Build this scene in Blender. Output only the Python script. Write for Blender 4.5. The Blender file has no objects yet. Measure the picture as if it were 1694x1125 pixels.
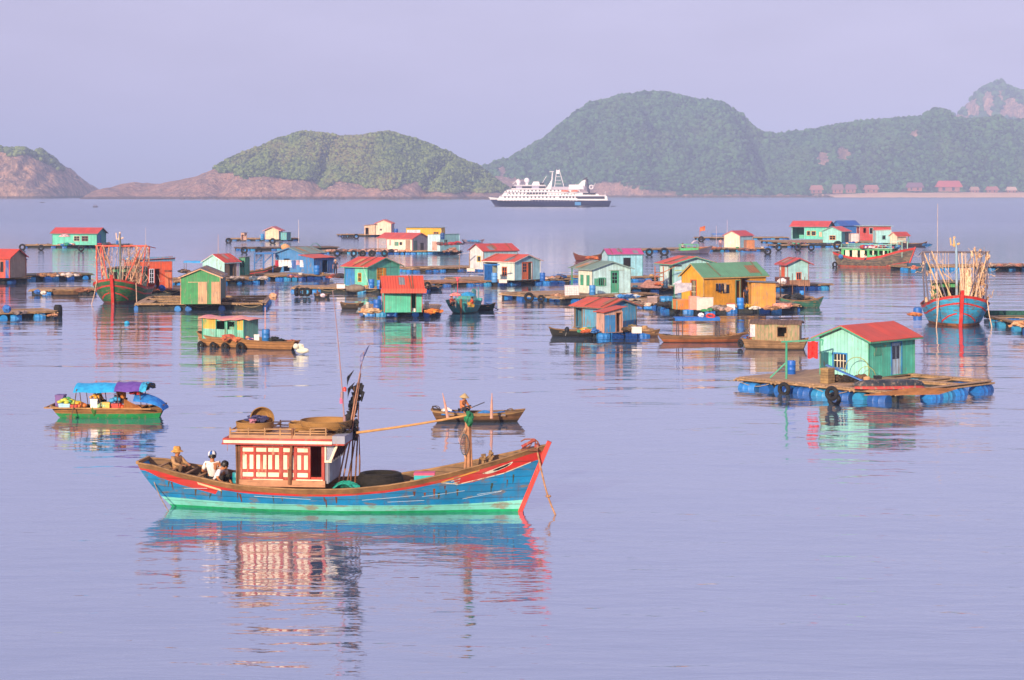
import bpy, math, random
import numpy as np
from mathutils import Vector, Matrix
R = math.radians
SC = bpy.context.scene
COL = SC.collection
rnd = random.Random(7)

# ------------------------------------------------------------------ camera
H, F, HY = 9.5, 3200.0, 317.0           # eye height in metres, focal length and horizon row in photo pixels
cd = bpy.data.cameras.new('camera'); cam = bpy.data.objects.new('camera', cd); COL.objects.link(cam)
cam.location = (0, 0, H); cam.rotation_euler = (R(90), 0, 0)
cd.sensor_width = 36; cd.lens = 36 * F / 1694; cd.shift_y = -(562.5 - HY) / 1694
cd.clip_start = 1; cd.clip_end = 60000
SC.camera = cam

def P(px, py, z=0.0):                    # where a photo pixel meets the level z
    Y = F * (H - z) / (py - HY)
    return Vector(((px - 847) / F * Y, Y, z))
def SCL(py, z=0.0): return (py - HY) / (H - z)    # pixels per metre there

# ------------------------------------------------------------------ world and sun
SUN_EL, SUN_AZ = 17.0, 24.0              # height, and degrees to the left of straight behind the camera
w = bpy.data.worlds.new('World'); SC.world = w; w.use_nodes = True
nt = w.node_tree; nt.nodes.clear()
out = nt.nodes.new('ShaderNodeOutputWorld'); bg = nt.nodes.new('ShaderNodeBackground')
sky = nt.nodes.new('ShaderNodeTexSky'); sky.sky_type = 'NISHITA'; sky.sun_disc = False
sky.sun_elevation = R(SUN_EL); sky.sun_rotation = R(180 + SUN_AZ)
sky.air_density = 1.0; sky.dust_density = 4.0; sky.ozone_density = 2.0
mx = nt.nodes.new('ShaderNodeMixRGB'); mx.inputs[0].default_value = 0.78
mx.inputs[2].default_value = (4.95, 4.35, 6.3, 1)          # thin evening overcast, lavender
nt.links.new(sky.outputs[0], mx.inputs[1])
tc_ = nt.nodes.new('ShaderNodeTexCoord'); mp_ = nt.nodes.new('ShaderNodeMapping'); mp_.inputs['Scale'].default_value = (2.2, 2.2, 9)
ns_ = nt.nodes.new('ShaderNodeTexNoise'); ns_.inputs['Detail'].default_value = 4; nt.links.new(tc_.outputs['Generated'], mp_.inputs[0]); nt.links.new(mp_.outputs[0], ns_.inputs['Vector'])
cr_ = nt.nodes.new('ShaderNodeMapRange'); cr_.inputs[1].default_value = .3; cr_.inputs[2].default_value = .7; cr_.inputs[3].default_value = .94; cr_.inputs[4].default_value = 1.05; nt.links.new(ns_.outputs['Fac'], cr_.inputs[0])
ml_ = nt.nodes.new('ShaderNodeVectorMath'); ml_.operation = 'SCALE'; nt.links.new(mx.outputs[0], ml_.inputs[0]); nt.links.new(cr_.outputs[0], ml_.inputs['Scale'])
nt.links.new(ml_.outputs[0], bg.inputs[0])        # very faint uneven overcast
bg.inputs[1].default_value = 0.124
nt.links.new(bg.outputs[0], out.inputs[0])
sd = bpy.data.lights.new('sun', 'SUN'); sd.energy = 5.0; sd.angle = R(0.6); sd.color = (1.0, 0.78, 0.55)
sun = bpy.data.objects.new('sun', sd); COL.objects.link(sun)
sdir = Vector((-math.sin(R(SUN_AZ)) * math.cos(R(SUN_EL)), -math.cos(R(SUN_AZ)) * math.cos(R(SUN_EL)), math.sin(R(SUN_EL))))
sun.rotation_euler = sdir.to_track_quat('Z', 'Y').to_euler(); sun.location = (-50, -50, 60)
SC.view_settings.view_transform = 'Standard'; SC.view_settings.look = 'None'
SC.view_settings.exposure = 0.25; SC.view_settings.gamma = 1.0
cy = SC.cycles; cy.use_denoising = True; cy.max_bounces = 8; cy.volume_bounces = 0
cy.transparent_max_bounces = 8; cy.caustics_reflective = False; cy.caustics_refractive = False

# ------------------------------------------------------------------ materials
def lin(c):
    if isinstance(c, str):
        c = c.lstrip('#'); c = [int(c[i:i+2], 16) / 255 for i in (0, 2, 4)]
        return tuple((v / 12.92 if v <= .04045 else ((v + .055) / 1.055) ** 2.4) for v in c)
    return tuple(c)
class NT:
    def __init__(s, name):
        s.m = bpy.data.materials.new(name); s.m.use_nodes = True; s.t = s.m.node_tree; s.t.nodes.clear()
        s.o = s.n('ShaderNodeOutputMaterial')
    def n(s, typ, **kw):
        nd = s.t.nodes.new(typ)
        for k, v in kw.items(): setattr(nd, k, v)
        return nd
    def l(s, a, b): s.t.links.new(a, b)
    def put(s, sock, v):
        if hasattr(v, 'node'): s.l(v, sock)
        elif v is not None:
            if hasattr(sock.default_value, '__len__') and not hasattr(v, '__len__'): v = [v] * len(sock.default_value)
            if hasattr(sock.default_value, '__len__') and len(sock.default_value) == 4 and len(v) == 3: v = (*v, 1)
            sock.default_value = v
    def math(s, op, a, b=None, c=None, clamp=False):
        nd = s.n('ShaderNodeMath', operation=op, use_clamp=clamp)
        for i, v in enumerate((a, b, c)):
            if v is not None: s.put(nd.inputs[i], v)
        return nd.outputs[0]
    def mix(s, f, a, b, mode='MIX'):
        nd = s.n('ShaderNodeMixRGB', blend_type=mode)
        s.put(nd.inputs[0], f); s.put(nd.inputs[1], a); s.put(nd.inputs[2], b); return nd.outputs[0]
    def noise(s, vec, scale, detail=3, rough=.55, dist=0):
        nd = s.n('ShaderNodeTexNoise'); s.l(vec, nd.inputs['Vector'])
        nd.inputs['Scale'].default_value = scale; nd.inputs['Detail'].default_value = detail
        nd.inputs['Roughness'].default_value = rough; nd.inputs['Distortion'].default_value = dist
        return nd.outputs['Fac']
    def ramp(s, f, lo, hi):
        nd = s.n('ShaderNodeMapRange'); nd.inputs[1].default_value = lo; nd.inputs[2].default_value = hi
        s.l(f, nd.inputs[0]); return nd.outputs[0]
    def obj(s, scale=(1, 1, 1), loc=(0, 0, 0)):
        tc = s.n('ShaderNodeTexCoord'); mp = s.n('ShaderNodeMapping')
        mp.inputs['Scale'].default_value = scale; mp.inputs['Location'].default_value = loc
        s.l(tc.outputs['Object'], mp.inputs[0]); return mp.outputs[0]
    def sep(s, v):
        nd = s.n('ShaderNodeSeparateXYZ'); s.l(v, nd.inputs[0]); return nd.outputs
    def bsdf(s, col, rough=.6, bump=None, bs=.5, bd=.01, metal=0, spec=.5):
        b = s.n('ShaderNodeBsdfPrincipled'); s.put(b.inputs['Base Color'], col); s.put(b.inputs['Roughness'], rough)
        b.inputs['Metallic'].default_value = metal; b.inputs['Specular IOR Level'].default_value = spec
        if bump is not None:
            bp = s.n('ShaderNodeBump'); bp.inputs['Strength'].default_value = bs; bp.inputs['Distance'].default_value = bd
            s.l(bump, bp.inputs['Height']); s.l(bp.outputs[0], b.inputs['Normal'])
        s.l(b.outputs[0], s.o.inputs[0]); return b
_M = {}
def paint(c, plank=None, wear=.25, rough=.6, under='8c7a68', var=.25, pitch=.18, stain='6a4a35', stains=.3):
    """Weathered paint; plank 'v' = upright boards or ribs, 'h' = level boards, None = plain."""
    key = ('paint', c, plank, wear, rough, under, var, pitch, stains)
    if key in _M: return _M[key]
    t = NT('paint'); base = lin(c); base = (base[0] * .95 + .02, base[1], min(1, base[2] * 1.3)) if base[1] > 1.25 * base[0] and .4 * base[1] < base[2] < base[1] else base; v = t.obj(); x, y, z = t.sep(v)
    vs = t.obj((1, 1, .22) if plank != 'h' else (.25, .25, 1))
    n1 = t.noise(v, 1.7, 4); n2 = t.noise(vs, 7, 5, .6)
    col = t.mix(t.ramp(n1, .3, .75), [q * (1 - var) for q in base], [min(1, q * (1 + var * .5)) for q in base])
    fade = t.noise(t.obj((.6, .6, .9), (3, 8, 1)), 1.3, 5, .65)          # sun-bleached and grimy areas
    col = t.mix(t.math('MULTIPLY', t.ramp(fade, .5, .72), .45), col, [q * .75 + .13 for q in base])
    col = t.mix(t.math('MULTIPLY', t.ramp(fade, .46, .3), .4), col, [q * .45 + .02 for q in base])
    bump = n2
    if plank:
        u = t.math('ADD', x, t.math('MULTIPLY', y, 1.0)) if plank == 'v' else z
        fr = t.math('FRACT', t.math('DIVIDE', u, pitch)); idn = t.math('FLOOR', t.math('DIVIDE', u, pitch))
        wn = t.n('ShaderNodeTexWhiteNoise', noise_dimensions='1D'); t.l(idn, wn.inputs['W'])
        col = t.mix(t.math('MULTIPLY', t.math('POWER', wn.outputs[0], 2), .5), col, [q * .5 + .03 for q in base])
        gap = t.math('LESS_THAN', fr, .09)
        col = t.mix(t.math('MULTIPLY', gap, .55), col, [q * .25 for q in base])
        bump = t.math('SUBTRACT', t.math('MULTIPLY', n2, .3), t.math('MULTIPLY', gap, 1.0))
    wear = wear + .2 if wear > 0 else 0; stains = stains + .15
    if wear > 0:
        wmask = t.ramp(n2, .72 - wear * .35, .80 - wear * .3)
        col = t.mix(t.math('MULTIPLY', wmask, .8), col, lin(under))
        n3 = t.noise(t.obj((1, 1, .12), (5, 3, 9)), 3.5, 4, .65)
        col = t.mix(t.math('MULTIPLY', t.ramp(n3, .55, .8), stains), col, lin(stain))
    t.bsdf(col, rough, bump, .6, .012); _M[key] = t.m; return t.m
def rib(c, axis='x', pitch=.16, wear=.3, rough=.5, rust='7a3b22'):
    """Ribbed sheet roof; ribs run down the slope, counted along the given axis."""
    key = ('rib', c, axis, pitch, wear)
    if key in _M: return _M[key]
    t = NT('sheet_roof'); base = lin(c); base = (base[0], base[1] * 1.25 + .01, base[2] * .6) if base[0] > 2.5 * base[1] and base[2] < .2 else base; v = t.obj(); xyz = t.sep(v); u = xyz[0 if axis == 'x' else 1]
    ph = t.math('MULTIPLY', u, 2 * math.pi / pitch); s = t.math('SINE', ph)
    n1 = t.noise(v, 1.1, 4); n2 = t.noise(v, 6, 5, .65)
    col = t.mix(t.ramp(n1, .3, .7), [q * .82 for q in base], [min(1, q * 1.12) for q in base])
    sheet = t.math('LESS_THAN', t.math('FRACT', t.math('DIVIDE', u, .85)), .03)
    col = t.mix(t.math('MULTIPLY', sheet, .5), col, [q * .3 for q in base])
    wn = t.n('ShaderNodeTexWhiteNoise', noise_dimensions='2D'); cb_ = t.n('ShaderNodeCombineXYZ'); t.l(t.math('FLOOR', t.math('DIVIDE', u, .85)), cb_.inputs[0]); t.l(t.math('FLOOR', t.math('DIVIDE', xyz[1 if axis == 'x' else 0], 1.6)), cb_.inputs[1]); t.l(cb_.outputs[0], wn.inputs['Vector'])
    col = t.mix(t.math('MULTIPLY', wn.outputs[0], .35), col, [q * .55 + .04 for q in base])       # sheets laid at different times
    n3 = t.noise(t.obj((1, 1, 1), (2, 7, 1)), 2.2, 5, .7); col = t.mix(t.math('MULTIPLY', t.ramp(n3, .55, .75), .5 * (wear + .3)), col, lin('8a6858'))
    col = t.mix(t.math('MULTIPLY', t.ramp(n2, .62 - wear * .1, .72), wear * 1.6), col, lin(rust))
    t.bsdf(col, rough, s, .8, .018); _M[key] = t.m; return t.m
def wood(c='9a7452', rough=.75, dark=.5, scale=1.0, plank=None, pitch=.16):
    key = ('wood', c, rough, dark, scale, plank, pitch)
    if key in _M: return _M[key]
    t = NT('weathered_wood'); base = lin(c); v = t.obj((scale, scale, scale)); vs = t.obj((.8 * scale, 6 * scale, 6 * scale))
    n1 = t.noise(v, 2.3, 4, .6); n2 = t.noise(vs, 3, 5, .65)
    col = t.mix(t.ramp(n1, .3, .7), [q * dark for q in base], [min(1, q * 1.15) for q in base])
    col = t.mix(t.math('MULTIPLY', t.ramp(n2, .5, .7), .55), col, [q * .3 for q in base])
    b = n2
    if plank:
        x, y, z = t.sep(t.obj()); u = {'x': x, 'y': y, 'z': z, 'v': t.math('ADD', x, y)}[plank]
        q = t.math('DIVIDE', u, pitch); fr = t.math('FRACT', q)
        wn = t.n('ShaderNodeTexWhiteNoise', noise_dimensions='1D'); t.l(t.math('FLOOR', q), wn.inputs['W'])
        col = t.mix(t.math('MULTIPLY', wn.outputs[0], .5), col, [k * .45 for k in base])
        gap = t.math('LESS_THAN', fr, .12); col = t.mix(t.math('MULTIPLY', gap, .8), col, [k * .12 for k in base])
        b = t.math('SUBTRACT', n2, gap)
    t.bsdf(col, rough, b, .6, .015); _M[key] = t.m; return t.m
def plain(c, rough=.5, metal=0, var=.18, scale=5, bump=.25, spec=.5):
    key = ('plain', c, rough, metal, var, scale, bump)
    if key in _M: return _M[key]
    t = NT('coat'); base = lin(c); v = t.obj(); n = t.noise(v, scale, 4, .6); n2 = t.noise(v, scale * .3, 2)
    col = t.mix(t.ramp(n, .3, .7), [q * (1 - var) for q in base], [min(1, q * (1 + var * .4)) for q in base])
    col = t.mix(t.math('MULTIPLY', t.ramp(n2, .5, .8), var), col, [q * .5 + .03 for q in base])
    t.bsdf(col, rough, n, bump, .01, metal, spec); _M[key] = t.m; return t.m
def cloth(c, c2=None, scale=6, rough=.85):
    key = ('cloth', c, c2, scale)
    if key in _M: return _M[key]
    t = NT('cloth'); base = lin(c); v = t.obj(); n = t.noise(v, scale, 4, .6, .5)
    b2 = lin(c2) if c2 else [q * .6 for q in base]
    t.bsdf(t.mix(t.ramp(n, .42, .6), base, b2), rough, n, .6, .03); _M[key] = t.m; return t.m
def wicker(c='b98a4e'):
    key = ('wicker', c)
    if key in _M: return _M[key]
    t = NT('wicker'); base = lin(c); x, y, z = t.sep(t.obj())
    a = t.math('MULTIPLY', t.math('ARCTAN2', y, x), 60); s1 = t.math('SINE', a); s2 = t.math('SINE', t.math('MULTIPLY', z, 160))
    s = t.math('MULTIPLY', s1, s2); n = t.noise(t.obj(), 5, 4)
    col = t.mix(t.ramp(s, -.6, .4), [q * .4 for q in base], base)
    col = t.mix(t.math('MULTIPLY', t.ramp(n, .45, .75), .5), col, [q * .45 for q in base])
    t.bsdf(col, .75, s, .6, .012); _M[key] = t.m; return t.m
# ------------------------------------------------------------------ setting
def tag(o, label=None, cat=None, group=None, kind=None):
    if label: o['label'] = label
    if cat: o['category'] = cat
    if group: o['group'] = group
    if kind: o['kind'] = kind
    return o
def npmesh(name, verts, faces, mat, parent=None, smooth=False):
    me = bpy.data.meshes.new(name); verts = np.asarray(verts, dtype=np.float32); faces = np.asarray(faces, dtype=np.int32)
    me.vertices.add(len(verts)); me.vertices.foreach_set('co', verts.ravel())
    k = faces.shape[1]; me.loops.add(faces.size); me.loops.foreach_set('vertex_index', faces.ravel())
    me.polygons.add(len(faces)); me.polygons.foreach_set('loop_start', np.arange(0, faces.size, k, dtype=np.int32))
    try: me.polygons.foreach_set('loop_total', np.full(len(faces), k, dtype=np.int32))
    except Exception: pass
    me.update(calc_edges=True); me.validate()
    if smooth: me.polygons.foreach_set('use_smooth', np.ones(len(faces), dtype=bool))
    me.materials.append(mat); o = bpy.data.objects.new(name, me); COL.objects.link(o)
    if parent: o.parent = parent
    return o
def grid_faces(nx, ny):
    i = np.arange(nx - 1)[:, None] * ny + np.arange(ny - 1)[None, :]; i = i.ravel()
    return np.stack([i, i + ny, i + ny + 1, i + 1], 1)
def vnoise(x, y, s, seed=0):
    x = np.asarray(x) / s; y = np.asarray(y) / s
    xi = np.floor(x).astype(np.int64); yi = np.floor(y).astype(np.int64); fx = x - xi; fy = y - yi
    fx = fx * fx * (3 - 2 * fx); fy = fy * fy * (3 - 2 * fy)
    def h(a, b):
        n = (a * 374761393 + b * 668265263 + seed * 1442695041) & 0xffffffff
        n = ((n ^ (n >> 13)) * 1274126177) & 0xffffffff
        return ((n ^ (n >> 16)) & 0xffff) / 65535.0
    return (h(xi, yi) * (1 - fx) + h(xi + 1, yi) * fx) * (1 - fy) + (h(xi, yi + 1) * (1 - fx) + h(xi + 1, yi + 1) * fx) * fy
def fbm(x, y, s, seed=0, o=4):
    t = 0; a = 1; n = 0
    for k in range(o): t = t + a * vnoise(x, y, s / 2 ** k, seed + k); n += a; a *= .5
    return t / n

# water: one sheet out to the horizon; the swell and ripples are a bump
def water_mat():
    t = NT('water'); tc = t.n('ShaderNodeTexCoord')
    def mp(sc, rot=0):
        m = t.n('ShaderNodeMapping'); m.inputs['Scale'].default_value = sc; m.inputs['Rotation'].default_value = (0, 0, rot)
        t.l(tc.outputs['Object'], m.inputs[0]); return m.outputs[0]
    big = t.noise(mp((.10, .22, 1), .1), 1, 3, .5)
    mid = t.noise(mp((.55, 1.15, 1), .12), 1, 3, .55, .4)
    fine = t.noise(mp((1.6, 4.2, 1), -.08), 1, 3, .5, .5)
    patch = t.ramp(t.noise(mp((.012, .035, 1), .06), 1, 3, .5), .42, .62)          # calm lanes and breezy lanes
    h = t.math('ADD', t.math('MULTIPLY', big, .26), t.math('MULTIPLY', t.math('MULTIPLY', mid, .036), t.math('ADD', .55, patch)))
    off = t.ramp(t.sep(t.obj())[1], 220, 620)                                        # breeze picks up in the open bay
    h = t.math('ADD', h, t.math('MULTIPLY', t.math('MULTIPLY', fine, .008), t.math('ADD', t.math('ADD', patch, .35), t.math('MULTIPLY', off, 14))))
    near = t.math('MULTIPLY', t.ramp(t.sep(t.obj())[1], 66, 38), t.noise(mp((.3, 1.1, 1), .22), 1, 3, .5, .3))     # low swell running in towards the shore
    h = t.math('ADD', h, t.math('MULTIPLY', near, .11))
    bp = t.n('ShaderNodeBump'); bp.inputs['Strength'].default_value = 1.0; bp.inputs['Distance'].default_value = WAVE
    t.l(h, bp.inputs['Height'])
    fr = t.n('ShaderNodeFresnel'); fr.inputs['IOR'].default_value = 1.75; t.l(bp.outputs[0], fr.inputs['Normal'])
    d = t.n('ShaderNodeBsdfDiffuse'); d.inputs[0].default_value = (*WATER_BODY, 1); t.l(bp.outputs[0], d.inputs['Normal'])
    g = t.n('ShaderNodeBsdfGlossy'); t.l(t.math('ADD', t.math('MULTIPLY', off, .20), .03), g.inputs['Roughness']); g.inputs[0].default_value = (.95, .95, 1, 1); t.l(bp.outputs[0], g.inputs['Normal'])
    m = t.n('ShaderNodeMixShader'); t.l(t.math('MULTIPLY', t.math('ADD', t.math('MULTIPLY', fr.outputs[0], .68), .38, clamp=True), t.math('SUBTRACT', 1, t.math('MULTIPLY', off, .34))), m.inputs[0])
    t.l(d.outputs[0], m.inputs[1]); t.l(g.outputs[0], m.inputs[2]); t.l(m.outputs[0], t.o.inputs[0]); return t.m
WAVE = .55; WATER_BODY = (.095, .18, .29)
o = npmesh('water', [(-9000, -60, 0), (9000, -60, 0), (9000, 16000, 0), (-9000, 16000, 0)], [(0, 1, 2, 3)], water_mat()); tag(o, kind='structure')
# haze
def haze():
    x0, x1, y0, y1, z0, z1 = -9100, 9100, -80, 16100, -1, 330
    v = [(x, y, z) for x in (x0, x1) for y in (y0, y1) for z in (z0, z1)]
    o = npmesh('haze', v, [(0, 1, 3, 2), (4, 6, 7, 5), (0, 4, 5, 1), (2, 3, 7, 6), (0, 2, 6, 4), (1, 5, 7, 3)], bpy.data.materials.new('haze'))
    m = o.data.materials[0]; m.use_nodes = True; t = m.node_tree; t.nodes.clear()
    oo = t.nodes.new('ShaderNodeOutputMaterial'); p = t.nodes.new('ShaderNodeVolumePrincipled')
    p.inputs['Color'].default_value = HAZE_COL; p.inputs['Density'].default_value = HAZE; p.inputs['Anisotropy'].default_value = -.22
    t.links.new(p.outputs[0], oo.inputs['Volume']); tag(o, kind='stuff'); return o
HAZE = 2.1e-4; HAZE_COL = (.49, .62, 1.0, 1); haze()

# hills
def rock_mat(name, c1, c2, c3, sc=.05):
    t = NT(name); v = t.obj((1, 1, .55)); n = t.noise(v, sc, 6, .65); n2 = t.noise(t.obj((1, 1, .35), (9, 2, 4)), sc * 3.5, 5, .7)
    col = t.mix(t.ramp(n, .42, .58), lin(c1), lin(c2)); col = t.mix(t.ramp(n2, .52, .64), col, lin(c3)); n4 = t.noise(t.obj((1, 1, .3), (3, 3, 3)), .3, 5, .75); col = t.mix(t.math('MULTIPLY', t.ramp(n4, .5, .4), .6), col, [q * .25 for q in lin(c2)])
    at = t.n('ShaderNodeAttribute', attribute_name='undergrowth'); col = t.mix(at.outputs['Fac'], col, lin('31452c'))
    col = t.mix(t.math('MULTIPLY', t.ramp(t.sep(t.obj())[2], 4.2, 2.2), .75), col, lin('38302e'))       # tide mark
    t.bsdf(col, .9, n2, 1, 6); return t.m
def leaf_mat(name, c1, c2, c3, sc=.012, warm=None):
    t = NT(name); v = t.obj(); n = t.noise(v, sc, 5, .6); n2 = t.noise(v, .11, 3, .6)
    col = t.mix(t.ramp(n, .36, .64), lin(c1), lin(c2)); col = t.mix(t.math('MULTIPLY', t.ramp(n2, .45, .7), .5), col, lin(c3)); ge = t.n('ShaderNodeNewGeometry')
    if warm: col = t.mix(t.math('MULTIPLY', t.ramp(t.noise(t.obj((1, .4, 1), (50, 9, 3)), .014, 4, .6), .48, .62), .7), col, lin(warm))
    ri = ge.outputs['Random Per Island']; col = t.mix(t.ramp(ri, .45, 1), col, [q * 1.5 for q in lin(c2)]); col = t.mix(t.ramp(ri, .4, .0), col, [q * .5 for q in lin(c3)])
    t.bsdf(col, .8, n2, 1, 2.5, spec=.2); return t.m
ICO = None
def ico():
    global ICO
    if ICO is None:
        import bmesh; bm = bmesh.new(); bmesh.ops.create_icosphere(bm, subdivisions=2, radius=1)
        v = np.array([q.co[:] for q in bm.verts]); f = np.array([[q.index for q in p.verts] for p in bm.faces]); bm.free(); ICO = (v, f)
    return ICO
ICO1 = None
def ico1():
    global ICO1
    if ICO1 is None:
        import bmesh; bm = bmesh.new(); bmesh.ops.create_icosphere(bm, subdivisions=1, radius=1)
        v = np.array([q.co[:] for q in bm.verts]); f = np.array([[q.index for q in p.verts] for p in bm.faces]); bm.free(); ICO1 = (v, f)
    return ICO1
def hill(name, D, depth, prof, rockline, mats, ntree, rsize, seed, step=3.0, ridge_amp=10, cliffs=(), front=.28, gully=14, pow_=.75, woodname='woods', patches=(), ravines=(), crag=4, low=10):
    """prof: (px, py_top) skyline in photo pixels at the ridge distance; rises from the shore at D to the ridge and falls behind."""
    Yr = D + depth * front * 1.0
    pr = np.array(prof, float); X = (pr[:, 0] - 847) / F * Yr; Z = H + (HY - pr[:, 1] - low * np.clip((HY - pr[:, 1]) / 50, 0, 1)) / F * Yr
    xs = np.arange(X[0] - 6, X[-1] + 6, step); top = np.interp(xs, X, Z, left=-6, right=-6)
    ny = int(depth / step / 1.3); ys = np.linspace(0, 1, ny)
    XX, VV = np.meshgrid(xs, ys, indexing='ij'); TT = np.repeat(top[:, None], ny, 1)
    shoreoff = (fbm(XX, XX * 0, 90, seed + 5, 3) - .5) * 60
    YY = D + shoreoff * np.clip(1 - VV * 3, 0, 1) + VV * depth
    g = fbm(XX + (VV - .3) * 60, VV * 40, 55, seed + 9, 3) - .5
    r = np.where(VV < front, VV / front, (1 - VV) / (1 - front)); r = np.clip(r, 0, 1)
    sh = np.where(VV < front, r ** pow_, np.sin(r * math.pi / 2))
    ZZ = (TT + 8) * sh - 5
    amp = np.minimum(1, np.maximum(TT, 0) / 60)
    ZZ += amp * np.sin(np.clip(VV / front, 0, 1) * math.pi) * (g * 2.0 * gully + (fbm(XX, YY, 160, seed, 4) - .5) * gully * 1.6)
    ZZ += (fbm(XX, YY, 22, seed + 2, 4) - .5) * ridge_amp * np.clip(r * 3, 0, 1) * np.clip(TT / 40, .25, 1)
    for (pt_, pb_, wd, dp) in ravines:
        xc_ = ((pb_ + (pt_ - pb_) * np.clip(VV / front, 0, 1)) - 847) / F * (D + depth * front * .6) + (fbm(VV * 200, VV * 0, 40, seed + 3, 3) - .5) * wd * 1.2
        ZZ -= dp * np.exp(-((XX - xc_) / wd) ** 2) * np.sin(np.clip(VV / front, 0, 1) * math.pi) ** .6 * np.clip(TT / 40, 0, 1)
    YY = YY + crag * 2 * (fbm(XX, ZZ * .45, 26, seed + 6, 4) - .5) * np.clip(VV / front * 6, 0, 1) * (VV < front * 1.05)
    for (cx, cy_, rad, push) in cliffs:      # bare cliff windows in the woods, given in photo pixels
        wx = (cx - 847) / F * (D + depth * front * .6); m = np.exp(-((XX - wx) / rad) ** 2) * np.exp(-((VV / front - cy_) / .16) ** 2); ZZ -= m * push; YY = YY + m * push * 1.2
    V = np.stack([XX, YY, ZZ], -1).reshape(-1, 3)
    o = npmesh(name, V, grid_faces(len(xs), ny), mats[0], smooth=False); tag(o, kind='structure')
    gx = 847 + XX * F / YY; gy = HY + (H - ZZ) * F / YY; veg = (gy < np.interp(gx, [q[0] for q in rockline], [q[1] for q in rockline]) - 2).astype(float)
    for (cx, cy_, rx, ry) in patches: veg *= (((gx - cx) / rx) ** 2 + ((gy - cy_) / ry) ** 2 + (fbm(gx, gy, 6, seed + 7, 2) - .5) * 1.3 > 1)
    at = o.data.attributes.new('undergrowth', 'FLOAT', 'POINT'); at.data.foreach_set('value', veg.ravel().astype(np.float32))
    rs = np.random.RandomState(seed); n = 0; C = []
    ii = rs.randint(0, len(xs), ntree * 3); jj = (rs.rand(ntree * 3) ** .9 * ny * (front + .12)).astype(int).clip(0, ny - 1)
    px = 847 + XX[ii, jj] * F / YY[ii, jj]; rl = np.interp(px, [q[0] for q in rockline], [q[1] for q in rockline])
    py = HY + (H - ZZ[ii, jj]) * F / YY[ii, jj]
    keep = (py < rl + (fbm(XX[ii, jj], XX[ii, jj] * 0 + 3, 20, seed + 4, 3) - .5) * 16) & (ZZ[ii, jj] > 4)
    for (cx, cy_, rx, ry) in patches:        # bare rock patches in the woods
        keep &= ((px - cx) / rx) ** 2 + ((py - cy_) / ry) ** 2 + (fbm(px, py, 6, seed + 7, 2) - .5) * 1.3 > 1
    idx = np.where(keep)[0][:ntree]
    c = np.stack([XX[ii, jj], YY[ii, jj], ZZ[ii, jj]], 1)[idx]; k = len(idx)
    c[:, :2] += rs.uniform(-step, step, (k, 2))
    bv, bf = ico1(); rad = rsize * (.55 + rs.rand(k) ** 2 * .9 + (rs.rand(k) > .95) * .5)
    wob = 1 + .45 * (rs.rand(k, len(bv)) - .5)
    S = np.stack([rad * rs.uniform(.85, 1.2, k), rad * rs.uniform(.85, 1.2, k), rad * rs.uniform(.7, 1.15, k)], 1)
    W = c[:, None, :] + bv[None] * S[:, None, :] * wob[..., None]; W[:, :, 2] += (rad * .3)[:, None]
    Fc = (bf[None] + (np.arange(k) * len(bv))[:, None, None]).reshape(-1, 3)
    f = npmesh(woodname, W.reshape(-1, 3), Fc, mats[1]); tag(f, kind='stuff')
    return o
rockA = rock_mat('rock', 'c4947c', '94746a', 'e0b898')
rockB = rock_mat('cliff_rock', 'c89c80', '806a60', 'e8c09c', .06)
leafA = leaf_mat('foliage', '48602e', '6c7c3e', '304a2c', warm='8a7c50')
leafB = leaf_mat('foliage', '2c5236', '42643a', '1a3628', warm='52683c')
hill('hill', 2420, 620, [(166, 327), (178, 316), (204, 306), (222, 302), (245, 307), (262, 306), (300, 298), (345, 283), (400, 252), (455, 226), (500, 215), (560, 222), (600, 219), (640, 215), (680, 226), (735, 246), (785, 270), (815, 297), (840, 318), (856, 327)],
     [(120, 100), (300, 100), (345, 270), (365, 285), (420, 292), (520, 302), (535, 318), (560, 298), (640, 316), (690, 300), (700, 320), (780, 318), (830, 322), (860, 325)], (rockA, leafA), 62000, 1.75, 11, gully=26, ravines=((548, 532, 9, 20), (745, 700, 8, 20), (430, 380, 14, 12), (640, 600, 16, 10), (800, 770, 10, 10)))
hill('hill', 3300, 1100, [(780, 300), (800, 279), (850, 258), (905, 222), (935, 198), (960, 176), (985, 163), (1025, 153), (1060, 150), (1083, 145), (1120, 153), (1150, 160), (1190, 163), (1225, 182), (1245, 204), (1262, 213), (1290, 219), (1320, 214), (1360, 207), (1420, 197), (1490, 191), (1560, 188), (1620, 196), (1700, 194), (1760, 200), (1850, 260)],
     [(780, 290), (860, 292), (900, 320), (960, 312), (1000, 302), (1100, 318), (1130, 326), (1900, 319)], (rockA, leafB), 66000, 3.4, 23, step=4.5,
     patches=[(1362, 263, 12, 14), (1393, 254, 12, 12), (1515, 224, 9, 6), (830, 288, 8, 14)], gully=54, ravines=((1262, 1240, 30, 34), (1120, 1150, 26, 22), (1000, 960, 26, 20), (1420, 1400, 24, 24), (1500, 1530, 24, 20), (1600, 1590, 24, 22), (1690, 1660, 24, 20)))
hill('hill', 2650, 500, [(-40, 250), (-10, 243), (30, 240), (60, 243), (75, 258), (90, 278), (105, 294), (114, 312), (120, 326)],
     [(-40, 252), (5, 250), (25, 262), (45, 258), (60, 266), (72, 272), (90, 276), (130, 280)], (rockB, leafA), 1800, 3.2, 31, step=1.8, pow_=.42, gully=26, ridge_amp=22, crag=38, low=12)
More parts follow.
